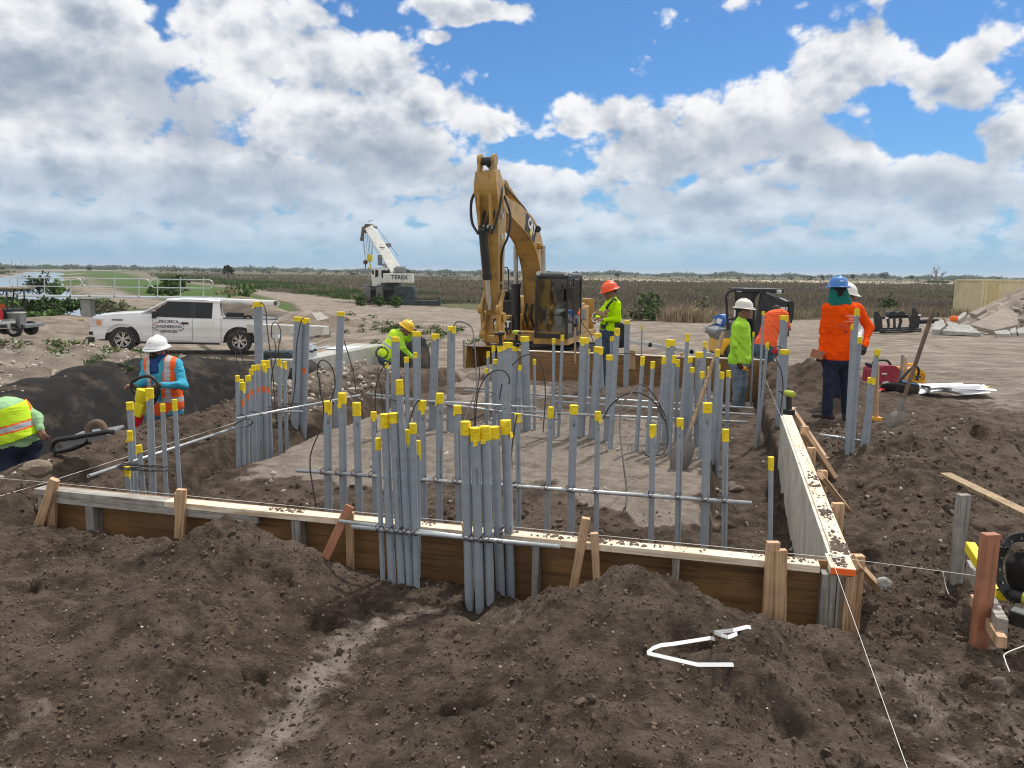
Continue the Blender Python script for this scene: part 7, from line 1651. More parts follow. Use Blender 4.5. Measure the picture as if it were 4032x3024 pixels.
CL = dict(lime=cloth('lime_shirt', (.42, .78, .06)), limeb=cloth('bright_lime_shirt', (.52, .90, .0)), orange=cloth('orange_shirt', (1.0, .085, .0)), coral=cloth('coral_shirt', (.98, .14, .045)), blue=cloth('light_blue_shirt', (.06, .38, .55)), green=cloth('pale_green_shirt', (.34, .56, .30)), white=cloth('white_shirt', (.7, .7, .7)),
          jeans=pm('worn_jeans', (.17, .225, .29), .9, var=.28, vs=5, bump=.5, bs=14), djeans=pm('dark_jeans', (.045, .075, .12), .9, var=.25, vs=5, bump=.5, bs=14), navy=pm('navy_trousers', (.012, .020, .045), .9, var=.25, vs=5, bump=.5, bs=14), mjeans=pm('blue_jeans', (.08, .14, .21), .9, var=.25, vs=5, bump=.5, bs=14),
          skin=pm('tan_skin', (.34, .185, .125), .6, var=.1), dskin=pm('brown_skin', (.25, .13, .085), .6, var=.1), boot=pm('dark_boots', (.028, .022, .02), .8, var=.2, dirt=SOILC, dirt_amt=.6), glove=pm('red_black_glove', (.10, .025, .025), .85, var=.5, vs=30), bglove=pm('black_glove', (.03, .028, .027), .85), tglove=pm('tan_glove', (.34, .22, .12), .9),
          hair=pm('black_hair', (.012, .01, .009), .8), vorange=pm('vest_orange', (1.0, .13, .015), .8, var=.06), vlime=pm('vest_lime', (.62, .90, .02), .8, var=.06), silver=pm('reflective_tape', (.46, .47, .48), .45, var=.05), bluegaiter=pm('blue_gaiter', (.012, .055, .22), .85), teal=pm('teal_gaiter', (.0, .17, .135), .85), shade=pm('sunglass_lens', (.008, .008, .009), .08, spec=.8))
def hand(B, w, d, curl, nrm, lab, sc=1.0):
    "palm, four curled fingers and a thumb from wrist w along d; nrm = direction the palm faces"
    d = Vector(d).normalized(); n = Vector(nrm); n = (n - d * n.dot(d)).normalized(); s = d.cross(n)
    for k in (-1.2, -.4, .4, 1.2): B.cap(w + d * .01 + s * (.012 * k), w + d * .085 * sc + s * (.019 * k), .017, .014, lab, .012)
    for i, (k, ln) in enumerate(((-1.5, .034), (-.5, .040), (.5, .038), (1.5, .030))):
        a = w + d * .09 * sc + s * (.0185 * k); c1 = curl * .75; e = a + (d * math.cos(c1) + n * math.sin(c1)) * ln; c2 = curl * 1.75; g = e + (d * math.cos(c2) + n * math.sin(c2)) * ln * .85
        B.cap(a, e, .0105, .0095, lab, .005); B.cap(e, g, .0095, .008, lab, .005)
    t0 = w + d * .030 - s * .030; t1 = t0 + (d * .5 - s * .8 + n * .3).normalized() * .038; B.cap(t0, t1, .014, .011, lab, .01); B.cap(t1, t1 + (d * .9 + n * .5).normalized() * .03, .0105, .009, lab, .005)
def person(label, j, shirt, pants, skin='skin', face=(0, -1, 0), up=(0, 0, 1), hands=('skin', 'skin'), girth=1.0, hat=None, hat_tilt=0.0, glasses=True, neckwear=None, hand_spec=None, foot_dir=None, hem=True, hs=1.0, mask=None, neck_cape=False, curl=(.9, .9)):
    "j: joints in world space; builds the body mesh with children for hat, glasses and so on"
    origin = (Vector(j['aL']) + Vector(j['aR'])) / 2; origin.z = min(j['aL'].z, j['aR'].z) - .09
    g = girth; SL, SR, HL, HR, N, Hd = (Vector(j[k]) for k in ('sL', 'sR', 'hL', 'hR', 'n', 'h'))
    fc = Vector(face).normalized(); upv = Vector(up).normalized(); rt = fc.cross(upv).normalized()
    B = Body(); SH, PA, SK, BO, G1_, G2_, NW, FA, LIP = 0, 1, 2, 3, 4, 5, 6, 7, 8
    ch = (SL + SR) / 2; pe = (HL + HR) / 2; li, ri = ch.lerp(SL, .50), ch.lerp(SR, .50); dn = (pe - ch).normalized(); td = j.get('torso_depth', 1.0)
    B.cap(li + dn * .03, HL.lerp(pe, .1) - dn * .06, .100 * g * td, .108 * g * td, SH, .06); B.cap(ri + dn * .03, HR.lerp(pe, .1) - dn * .06, .100 * g * td, .108 * g * td, SH, .06); B.cap(ch + dn * .04, pe - dn * .05, .115 * g * td, .135 * g * td, SH, .06)
    B.cap(SL, SR, .062, .062, SH, .05); B.cap(ch, N, .08, .062, SH, .04)
    if hem: B.cap(HL.lerp(pe, .15) - dn * .02, HR.lerp(pe, .15) - dn * .02, .135 * g, .135 * g, SH, .04)
    B.cap(HL.lerp(pe, .2) + dn * .06, HR.lerp(pe, .2) + dn * .06, .128 * g, .128 * g, PA, .04)
    for s_, e_, w_, kk in ((SL, 'eL', 'wL', 0), (SR, 'eR', 'wR', 1)):
        E, Wp = Vector(j[e_]), Vector(j[w_]); B.cap(s_, E, .064 * g, .052 * g, SH, .022); sl_ = j.get('short', False)
        if sl_: B.cap(s_.lerp(E, .75), E, .047, .044, SK, .02)
        B.cap(E, Wp, .050 if not sl_ else .044, .037 if not sl_ else .032, SK if sl_ else SH, .03); B.cap(Wp, Wp + (Wp - E).normalized() * .02, .030, .028, G1_ if kk == 0 else G2_, .02)
    for h_, k_, a_ in ((HL, 'kL', 'aL'), (HR, 'kR', 'aR')):
        K, A = Vector(j[k_]), Vector(j[a_]); B.cap(h_ + dn * .05, K, .100 * g, .073, PA, .04); B.cap(K, A + Vector((0, 0, .02)), .072, .066, PA, .035); B.cap(A + Vector((0, 0, .0)), A - Vector((0, 0, .02)), .058, .055, BO, .02)
        fd = Vector((foot_dir or {}).get(a_, fc)); fd.z = 0; fd.normalize(); B.cap(A + Vector((0, 0, -.045)) - fd * .05, A + Vector((0, 0, -.05)) + fd * .15, .050, .040, BO, .03)
    # wrinkle pass on the cloth
    V1, Q1, L1 = B.mesh(.0125, .0060)
    D = Body(); c = Hd
    D.cap(c + upv * .035 - fc * .015, c + upv * .03 + fc * .02, .083 * hs, .080 * hs, FA, .03); D.cap(c - upv * .02 + fc * .035, c - upv * .075 + fc * .045, .062, .048, FA, .04); D.cap(c - upv * .03 - fc * .02, c - upv * .03, .072, .07, FA, .04); D.cap(N - upv * .03, c - upv * .05 - fc * .01, .058, .056, NW if neckwear else FA, .03)
    D.cap(c + fc * .085 + upv * .012, c + fc * .105 - upv * .018, .010, .016, FA, .012); D.cap(c + fc * .083 + upv * .035 - rt * .03, c + fc * .083 + upv * .035 + rt * .03, .012, .012, FA, .012); D.cap(c + fc * .086 - upv * .052 - rt * .018, c + fc * .086 - upv * .052 + rt * .018, .010, .010, LIP, .006); D.cap(c + fc * .082 - upv * .088, c + fc * .084 - upv * .086, .022, .02, FA, .02)
    for s_ in (-1, 1): D.cap(c + rt * (.083 * s_) + upv * .015, c + rt * (.088 * s_) - upv * .025, .014, .012, FA, .006)
    D.cap(c + upv * .06 - fc * .03, c + upv * .045 - fc * .035, .084 * hs, .085 * hs, 9, .01); D.cap(c - fc * .045, c - fc * .05 - upv * .035, .062, .050, 9, .01)
    if neck_cape:
        for s_ in (-1, 0, 1): D.cap(c - fc * .03 + rt * .05 * s_ + upv * .0, N + fc * (-.02) + rt * .075 * s_ - upv * .035, .060, .078, NW, .03)
    if mask: D.cap(c + fc * .062 - upv * .035, c + fc * .05 - upv * .075, .056, .045, 10, .01); D.cap(c - upv * .03 - fc * .01, c - upv * .09 + fc * .025, .086, .078, NW, .02); D.cap(c - upv * .09 + fc * .03, N + fc * .06 - upv * .07, .074, .085, NW, .02)
    hspec = hand_spec or {}
    for w_, e_, lab_, kk in (('wL', 'eL', G1_, 0), ('wR', 'eR', G2_, 1)):
        Wp, E = Vector(j[w_]), Vector(j[e_]); dd, nn_ = hspec.get(w_, ((Wp - E), (0, 1, 0) if abs((Wp - E).normalized().y) < .8 else (0, 0, -1))); hand(D, Wp, dd, curl[kk], nn_, lab_)
    V2, Q2, L2 = D.mesh(.0075)
    V = np.concatenate([V1, V2]); Q = np.concatenate([Q1, Q2 + len(V1)]); L = np.concatenate([L1, L2]); mi = L[Q[:, 0]]
    mats = [CL[shirt], CL[pants], CL[skin], CL['boot'], CL[hands[0]], CL[hands[1]], CL[neckwear] if neckwear else CL[skin], CL[skin], pm('lips', (.20, .08, .06), .5), CL['hair'], pm('black_mask', (.012, .012, .013), .8)]
    ob = mesh_np('person', V - np.array(origin[:]), Q, mats, None, mi, True, origin); tag(ob, label, 'person')
    loc = lambda p: Vector(p) - origin
    if hat:
        q = Matrix((rt, fc, upv)).transposed(); q = Matrix.Rotation(hat_tilt, 3, rt) @ q if hat_tilt else q; hc = loc(c + upv * .050)
        mb = MB(); mb.lathe([(.148, .012), (.146, .0), (.128, .012), (.126, .03), (.122, .06), (.105, .098), (.075, .122), (.035, .134), (0, .136)], hc, 'z', 28, 0, .92, 1.10, q)
        n = 28; ring = lambda r_, z, ex=0.0: [hc + q @ Vector((r_ * .95 * math.cos(6.2832 * k / n), r_ * 1.10 * math.sin(6.2832 * k / n) + ex * max(0, math.sin(6.2832 * k / n)), z - .012 * max(0, math.sin(6.2832 * k / n)))) for k in range(n)]
        mb.loft([ring(.118, .018), ring(.150, .006, .012), ring(.162, -.004, .016), ring(.160, -.009, .016), ring(.122, .004)], True, False)
        rd = [hc + q @ Vector((0, .134 * math.cos(R(a)), .135 * math.sin(R(a)) + .006)) for a in range(12, 169, 12)]; mb.tube(rd, .014, 8)
        hh_ = mb.build('hard_hat', hat, ob)
        dd = MB().lathe([(0, 0), (.026, 0), (.026, .004), (0, .004)], hc + q @ Vector((0, .128 if not j.get('decal_back') else -.130, .055)), 'y', 14, rot=None); dd.build('hat_decal', j.get('decal', 'grey'), hh_)
    if glasses:
        mb = MB(); e = c + upv * .020
        for s_ in (-1, 1):
            pts = [e + fc * .093 + rt * (.008 * s_), e + fc * .094 + rt * (.032 * s_), e + fc * .074 + rt * (.064 * s_), e + fc * .03 + rt * (.084 * s_)]
            mb.loft([[loc(p) + upv * .017 for p in pts], [loc(p) - upv * .018 for p in pts]], False, False); mb.loft([[loc(p) - upv * .018 for p in pts], [loc(p) + upv * .017 for p in pts]], False, False)
            mb.tube([loc(e + fc * .035 + rt * (.084 * s_)), loc(e - fc * .03 + rt * (.090 * s_))], .004, 5)
        mb.build('sunglasses', 'shade_' if False else CL['shade'], ob)
    ob['_'] = 0; del ob['_']
    return ob, origin, B
def zj(z0, zs, sc, y0):
    def J(x, y, dy=0.0): return at(z0 + x / sc, zs + y / sc, y0 + dy)
    return J
def vest(ob, origin, j, mats, zones, g=1.0, off=.022, keep=None):
    "safety vest: a second shell over the torso, coloured by zones(p) -> material index or -1 for open"
    SL, SR, HL, HR, N = (Vector(j[k]) for k in ('sL', 'sR', 'hL', 'hR', 'n')); ch = (SL + SR) / 2; pe = (HL + HR) / 2; dn = (pe - ch).normalized(); td = j.get('torso_depth', 1.0)
    B = Body(); li, ri = ch.lerp(SL, .50), ch.lerp(SR, .50)
    for a, b_, ra, rb in ((li + dn * .03, HL.lerp(pe, .1) - dn * .04, .100, .115), (ri + dn * .03, HR.lerp(pe, .1) - dn * .04, .100, .115), (ch + dn * .04, pe - dn * .03, .115, .14)): B.cap(a, b_, ra * g * td + off, rb * g * td + off, 0, .06)
    B.cap(ch.lerp(SL, .75), ch.lerp(SR, .75), .062 + off * .8, .062 + off * .8, 0, .05)
    V, Q, L = B.mesh(.0095, .004); ctr = V[Q].mean(1); z = zones(ctr); k = z >= 0
    o = mesh_np('safety_vest', V - np.array(origin[:]), Q[k], mats, ob, z[k], True); return o
# --- worker seen from behind, blue helmet
J = zj(2700, 1050, 2.765, 9.9)
j = dict(h=J(1655, 262), n=J(1672, 372), sL=J(1545, 452), sR=J(1862, 452), eL=J(1503, 705, .0), eR=J(2000, 668, -.05), wL=J(1476, 930, -.05), wR=J(1952, 858, -.22), hL=J(1590, 965), hR=J(1745, 965), kL=J(1560, 1255, -.02), kR=J(1742, 1250, .02), aL=J(1538, 1600), aR=J(1752, 1600, .06), decal='white_ink', decal_back=True)
w8, o8, _ = person('man in orange shirt, blue helmet and navy trousers standing with his back to the camera', j, 'orange', 'navy', 'dskin', (.05, 1, -.03), hat='hat_blue_' if False else pm('blue_helmet', (.03, .20, .56), .3, var=.04, coat=.5), girth=1.12, neckwear='teal', neck_cape=True, hands=('glove', 'bglove'), glasses=True, foot_dir=dict(aL=(-1, .5, 0), aR=(.4, 1, 0)), hand_spec=dict(wL=((-.25, -.05, -1), (.2, .3, 0))))
c_ = (Vector(j['sL']) + Vector(j['sR'])) / 2 + Vector((.035, -.155, -.09)) - o8
for i, (tx, s_, m_, dx) in enumerate((('CONCRETE', .035, 'white_ink', .05), ('SERVICES', .03, 'white_ink', .05), ('CONSTRUCTION', .026, 'white_ink', .04))): lettering('shirt_lettering', tx, s_, c_ + Vector((dx, .0, .0 - .036 * i)), (1, .05, 0), (0, .05, 1), m_, w8)
MB().lathe([(0, 0), (.008, 0), (.008, .002), (0, .002)], c_ + Vector((-.10, .0, -.01)), 'y', 4, sx=.8, sy=3).build('shirt_emblem', 'ink', w8)
for i, tx in enumerate(('COMMERCIAL - INDUSTRIAL', 'RESIDENTIAL')): lettering('shirt_lettering', tx, .022, c_ + Vector((-.02, .004, -.12 - .03 * i)), (1, .05, 0), (0, .05, 1), 'grey', w8)
MB().box(c_ + Vector((-.03, .004, -.20)), (.02, .003, .025)).build('shirt_emblem', 'navy_ink', w8)
gc = MB().lathe([(.075, 0), (.082, .01), (.082, .05), (.078, .06)], Vector(j['h']) - o8 + Vector((0, -.01, .005)), 'z', 22, 0, .95, 1.1); gc.build('goggle_strap', 'black', w8)
p = J(1432, 955, -.1); mb = MB().box((0, 0, 0), (.15, .06, .11), Matrix.Rotation(.25, 3, 'Y')); ob = mb.build('timber_block', 'redwood', bevel=.004); ob.location = p; tag(ob, 'small brown block held in the left hand of the blue-helmet man', 'block')
# --- white-helmet worker standing in the right trench
J = zj(2700, 1050, 2.765, 12.3)
j = dict(h=J(632, 482), n=J(600, 575), sL=J(560, 640, -.19), sR=J(640, 640, .19), eL=J(532, 850, -.24), eR=J(680, 850, .26), wL=J(585, 1030, -.26), wR=J(690, 1020, .2), hL=J(560, 1020, -.10), hR=J(612, 1020, .10), kL=J(568, 1290, -.10), kR=J(622, 1285, .08), aL=J(545, 1540, -.10), aR=J(598, 1540, .10), torso_depth=1.12, decal='grey')
w6, o6, _ = person('man in lime shirt, white helmet and faded jeans standing in the right trench', j, 'lime', 'jeans', 'dskin', (.93, -.36, -.05), hat=pm('white_helmet', (.72, .70, .64), .35, var=.04, coat=.4), hands=('glove', 'glove'), girth=1.04, hand_spec=dict(wL=((.25, -.1, -1), (.6, .6, .1))))
p = J(640, 1105, -.26); mb = MB().lathe([(0, -.02), (.034, -.02), (.036, 0), (.034, .02), (0, .02)], (0, 0, 0), 'y', 14); mb.box((.03, 0, -.025), (.05, .03, .02)); ob = mb.build('tape_measure', 'yellow_case'); ob.location = p; tag(ob, 'yellow tape measure in the hand of the white-helmet man', 'tape')
# --- bending worker in coral shirt
J = zj(2700, 1050, 2.765, 13.3)
j = dict(h=J(985, 505, .36), n=J(975, 515, .22), sL=J(890, 560, .16), sR=J(1035, 500, .12), eL=J(880, 640, .42), eR=J(1085, 520, .05), wL=J(930, 760, .45), wR=J(1115, 640, .12), hL=J(830, 845), hR=J(905, 845), kL=J(822, 1105, .02), kR=J(918, 1105, .06), aL=J(800, 1370, .0), aR=J(880, 1370, .10), short=False)
w7, o7, _ = person('man in coral shirt and blue jeans bending forward behind the right trench', j, 'coral', 'mjeans', 'dskin', (.35, .85, -.35), (.2, .5, .84), hat=None, glasses=False, girth=1.05, foot_dir=dict(aL=(.2, 1, 0), aR=(.3, 1, 0)))
MB().lathe([(.145, 0), (.15, .02), (.145, .04)], (Vector(j['hL']) + Vector(j['hR'])) / 2 - o7 + Vector((0, .02, .0)), 'z', 24, 0, 1.05, .95).build('belt', 'boot_' if False else CL['boot'], w7)
p = J(962, 915, -.1); mb = MB().box((0, 0, 0), (.10, .06, .10)); ob = mb.build('red_tool', 'red_lens', w7, bevel=.02); ob.location = p - o7
# --- orange helmet, harness, facing left
J = zj(2200, 1050, 2.765, 12.8)
j = dict(h=J(562, 282), n=J(592, 340), sL=J(545, 415, .17), sR=J(632, 408, -.17), eL=J(448, 515, .20), eR=J(640, 570, -.22), wL=J(425, 560, -.04), wR=J(505, 578, -.24), hL=J(530, 665, .09), hR=J(600, 665, -.09), kL=J(520, 930, .06), kR=J(598, 930, -.08), aL=J(500, 1290, .08), aR=J(585, 1290, -.08), torso_depth=1.08)
j['decal'] = 'orange_paint'
w5, o5, _ = person('man in bright lime shirt, orange helmet and dark harness looking down at his hands', j, 'limeb', 'djeans', 'dskin', (-.92, -.30, -.26), (-.25, -.05, .97), hat=pm('orange_helmet', (1.0, .095, .012), .3, var=.04, coat=.4), girth=1.04, hand_spec=dict(wL=((-.6, -.6, -.3), (.3, 0, -1)), wR=((-1, .1, .1), (0, .5, -.6))), curl=(1.1, 1.1))
hb = MB(); L5 = lambda x, y, d: J(x, y, d) - o5
for d in (-.20, .14): hb.tube(bez([L5(655, 470, d * .6), L5(640, 390, d), L5(600, 352, d), L5(545, 420, d - .05), L5(520, 480, d), L5(522, 640, d)], 5), .016, 6)
hb.tube(bez([L5(600, 345, -.22), L5(560, 395, -.28), L5(515, 450, -.27)], 5), .02, 6); hb.tube(bez([L5(650, 370, -.15), L5(680, 450, -.1), L5(672, 640, -.12)], 5), .016, 6); hb.build('harness_strap', 'black', w5)
mb = MB().lathe([(.168, -.03), (.172, 0), (.168, .045)], (Vector(j['hL']) + Vector(j['hR'])) / 2 - o5 + Vector((.0, 0, .015)), 'z', 24, 0, 1.0, 1.05); mb.build('tool_belt', 'black', w5); mb = MB().box(L5(672, 720, -.12), (.15, .14, .30)); mb.box(L5(655, 640, -.22), (.14, .05, .10)); mb.lathe([(0, -.05), (.11, -.05), (.12, .03), (0, .05)], L5(680, 810, -.1), 'y', 16); mb.build('tool_pouch', 'black', w5, bevel=.02)
p = J(470, 522, -.20); mb = MB(); mb.box((0, 0, 0), (.20, .10, .06), Matrix.Rotation(.25, 3, 'Y')); mb.box((.06, -.02, .05), (.14, .07, .05), Matrix.Rotation(-.5, 3, 'Y')); mb.box((-.05, .02, .04), (.10, .08, .05)); ob = mb.build('glove_pair', CL['tglove'], bevel=.018); ob.location = p; tag(ob, 'pair of tan leather gloves in the hands of the orange-helmet man', 'gloves')
mb = MB(); mb.tube(bez([J(478, 570, -.26), J(440, 605, -.24), J(385, 600, -.2), J(362, 570, -.15), J(375, 510, -.12), J(398, 500, -.1)], 6), .007, 6); ob = mb.build('rope_loop', 'white_plastic', None, J(440, 605, -.24)); tag(ob, 'loop of white cord hanging from the hands of the orange-helmet man', 'rope')
# --- rammer operator in the left excavation
J = zj(0, 1000, 2.0109, 9.4)
j = dict(h=J(1245, 770, -.02), n=J(1262, 862), sL=J(1165, 868), sR=J(1402, 872), eL=J(1138, 1015, -.10), eR=J(1452, 1040, -.12), wL=J(1075, 1040, -.34), wR=J(1290, 1035, -.36), hL=J(1225, 1225), hR=J(1368, 1225), kL=J(1222, 1420), kR=J(1382, 1420), aL=J(1215, 1590), aR=J(1395, 1590), decal='red_ink')
for k in ('aL', 'aR'): j[k].z = PIT_Z + .10
for k in ('kL', 'kR'): j[k].z = (j['hL'].z + PIT_Z) / 2 + .03
w2, o2, _ = person('man in orange vest, white helmet and blue face cover holding the rammer handles', j, 'blue', 'mjeans', 'dskin', (-.15, -.97, -.12), hat=pm('clean_white_helmet', (.80, .80, .80), .3, var=.03, coat=.4), girth=1.05, neckwear='bluegaiter', mask=True, hands=('dskin', 'dskin'), hand_spec=dict(wL=((-.9, -.4, .0), (0, .2, -1)), wR=((-1, -.15, .05), (0, .3, -1))), curl=(1.2, 1.2))
cx = (Vector(j['sL']).x + Vector(j['sR']).x) / 2; zt_ = j['sL'].z; zb_ = j['hL'].z
def z2(p):
    dx = p[:, 0] - cx; z = p[:, 2]; front = p[:, 1] < j['sL'].y - .02; m_ = np.zeros(len(p), int)
    m_[(np.abs(np.abs(dx) - .115) < .030) & (z > zb_ + .16)] = 1; m_[(z < zb_ + .16) & (z > zb_ + .10)] = 1
    gap_ = front & (np.abs(dx + .01) < .055 + .03 * sst(z, zb_ + .2, zt_)) & (z > zb_ + .12); m_[gap_] = -1; m_[(z > zt_ - .01) & (np.abs(dx) < .07)] = -1; m_[z < zb_ - .09] = -1; return m_
vest(w2, o2, j, [CL['vorange'], CL['silver']], z2, 1.05)
rm = thing('rammer', 'yellow and red trench rammer held by the man in the left excavation', 'rammer', atz(530, 1702, PIT_Z + .02)); ro = Vector(rm.location)
def rj(x, y, d=-.42): return J(x, y, d) - ro
mb = MB().tube(bez([rj(1100, 1105), rj(1060, 1095), rj(1040, 1040), rj(1060, 1000), rj(1150, 968), rj(1215, 985), rj(1250, 1050), rj(1240, 1130), rj(1180, 1160), rj(1110, 1115)], 5), .020, 8); mb.build('handle', 'black', rm)
mb = MB().bar(rj(1185, 1110, -.35), rj(1245, 1130, -.3), .16, .20); mb.build('engine', 'black', rm, bevel=.02)
mb = MB().tube([rj(1135, 1075, -.42), rj(1120, 1150, -.42), rj(1115, 1180, -.42)], [.075, .075, .06], 14); mb.bar(rj(1120, 1180), rj(1090, 1280), .13, .11); mb.build('body', 'tool_yellow', rm, bevel=.01)
mb = MB().tube([rj(1098, 1262), rj(1075, 1350), rj(1060, 1420)], [.055, .07, .075], 14); mb.build('bellows', 'red_lens', rm); mb = MB().box(rj(1050, 1450) + Vector((0, 0, -.02)), (.26, .34, .10)); mb.build('shoe', 'grey', rm, bevel=.02)
# --- crouching worker, yellow helmet
J = zj(1000, 1100, 2.212, 14.9)
j = dict(h=J(1322, 435, -.05), n=J(1275, 455), sL=J(1222, 480, .16), sR=J(1272, 485, -.14), eL=J(1345, 520, .12), eR=J(1300, 600, -.20), wL=J(1378, 470, .0), wR=J(1372, 672, -.15), hL=J(1148, 668, .10), hR=J(1158, 668, -.10), kL=J(1200, 800, .10), kR=J(1190, 800, -.14), aL=J(1150, 930, .10), aR=J(1150, 930, -.10), decal='white_ink')
for k in ('aL', 'aR'): j[k].z = max(j[k].z, -.55)
w3, o3, _ = person('man in lime vest and yellow helmet stooping beside the grey concrete beam', j, 'lime', 'djeans', 'dskin', (.80, -.35, -.48), (.50, -.1, .86), hat=pm('yellow_helmet', (.85, .52, .0), .3, var=.04, coat=.4), girth=1.05, hands=('dskin', 'dskin'), foot_dir=dict(aL=(1, -.2, 0), aR=(1, -.2, 0)))
a3 = (Vector(j['hL']) + Vector(j['hR'])) / 2; b3 = (Vector(j['sL']) + Vector(j['sR'])) / 2; ax3 = (b3 - a3)
def z3(p):
    t = ((p - np.array(a3[:])) @ np.array(ax3[:])) / ax3.length_squared; m_ = np.zeros(len(p), int); m_[(t > .40) & (t < .52)] = 1; m_[(t > .75) & (t < .84) & (p[:, 0] > b3.x - .15)] = 1; m_[t < -.1] = -1; m_[t > 1.16] = -1; return m_
vest(w3, o3, j, [CL['vlime'], CL['silver']], z3, 1.05)
# --- worker bending at the left edge
J = zj(0, 1000, 2.0109, 7.6)
j = dict(h=J(-130, 1150, -.15), n=J(-30, 1190), sL=J(-80, 1250, -.14), sR=J(165, 1215, .08), eL=J(-140, 1420, -.2), eR=J(292, 1300, .05), wL=J(-100, 1560, -.2), wR=J(318, 1378, .0), hL=J(70, 1465, -.06), hR=J(215, 1455, .08), kL=J(60, 1700, -.12), kR=J(232, 1690, .0), aL=J(60, 1880), aR=J(230, 1880), torso_depth=1.25, decal='grey')
for k in ('aL', 'aR'): j[k].z = PIT_Z + .1
w1, o1, _ = person('man in lime vest and navy trousers bending at the left edge, head out of frame', j, 'green', 'navy', 'dskin', (-.8, -.4, -.45), (-.4, 0, .9), hat='white_plastic', girth=1.08, hands=('dskin', 'dskin'))
a1_ = (Vector(j['hL']) + Vector(j['hR'])) / 2; ax1 = (Vector(j['sL']) + Vector(j['sR'])) / 2 - a1_; rt1 = (Vector(j['sR']) - Vector(j['sL'])).normalized()
def z1(p):
    q = p - np.array(a1_[:]); t = (q @ np.array(ax1[:])) / ax1.length_squared; r_ = q @ np.array(rt1[:]); m_ = np.zeros(len(p), int); st = t + r_ * .25
    m_[(st > .30) & (st < .56)] = 2; m_[(st > .35) & (st < .51)] = 1; m_[(r_ > .10) & (r_ < .135) & (t > .45)] = 2; m_[(t < .06)] = -1; m_[t > 1.12] = -1; return m_
vest(w1, o1, j, [CL['vlime'], CL['silver'], CL['vorange']], z1, 1.08)
# --- excavator operator behind the glass
J = zj(1800, 600, 2.0737, 23.05)
j = dict(h=J(930, 1195), n=J(925, 1225), sL=J(880, 1240), sR=J(972, 1240), eL=J(860, 1310, -.1), eR=J(990, 1310, -.1), wL=J(868, 1330, -.35), wR=J(965, 1330, -.35), hL=J(895, 1350), hR=J(950, 1350), kL=J(888, 1365, -.4), kR=J(960, 1365, -.4), aL=J(890, 1475, -.42), aR=J(955, 1475, -.42), decal='grey')
w4, o4, _ = person('excavator operator in orange and lime vest and white helmet sitting in the cab', j, 'coral', 'navy', 'dskin', (0, -1, -.1), hat='white_plastic')
vest(w4, o4, j, [CL['vlime'], CL['vorange']], lambda p: np.where(np.abs(p[:, 0] - o4.x) < .10, 0, 1), 1.0)
# --- man hidden behind the blue-helmet worker
J = zj(2700, 1050, 2.765, 11.1)
j = dict(h=J(1758, 318), n=J(1740, 400), sL=J(1620, 470), sR=J(1850, 470), eL=J(1610, 690), eR=J(1890, 690), wL=J(1640, 880, -.1), wR=J(1880, 800, -.25), hL=J(1660, 930), hR=J(1790, 930), kL=J(1660, 1190), kR=J(1790, 1190), aL=J(1655, 1500), aR=J(1795, 1500), decal='grey')
w9, o9, _ = person('man in white helmet mostly hidden behind the blue-helmet man', j, 'white', 'navy', 'dskin', (.75, -.5, -.2), hat=M['white_plastic'], girth=.9)

# ---------------------------------------------------------------- vegetation
def leaf_material(name, rough=.8):
    mt = bpy.data.materials.new(name); mt.use_nodes = True; t = mt.node_tree; N = NT(t); b = t.nodes['Principled BSDF']
    a = N.new('ShaderNodeAttribute', attribute_name='tint'); co = N.new('ShaderNodeTexCoord').outputs['Object']
    c = N.mix(N.rng(N.noise(co, 1.7, 3.0), .35, .65), (.72, .72, .72), (1.25, 1.25, 1.25)); mx = N.mix(1.0, a.outputs['Color'], c, 'MULTIPLY'); N.put(b.inputs['Base Color'], mx)
    b.inputs['Roughness'].default_value = rough; b.inputs['Specular IOR Level'].default_value = .15; return mt
M['leaf'] = leaf_material('leaf_tint')
vr = np.random.default_rng(77)
def tint_mesh(name, V, Fq, T, parent=None, loc=None):
    ob = mesh_np(name, V, Fq, 'leaf', parent, None, False, loc); a = ob.data.color_attributes.new('tint', 'FLOAT_COLOR', 'POINT'); a.data.foreach_set('color', np.concatenate([T, np.ones((len(T), 1))], 1).astype(np.float32).ravel()); return ob
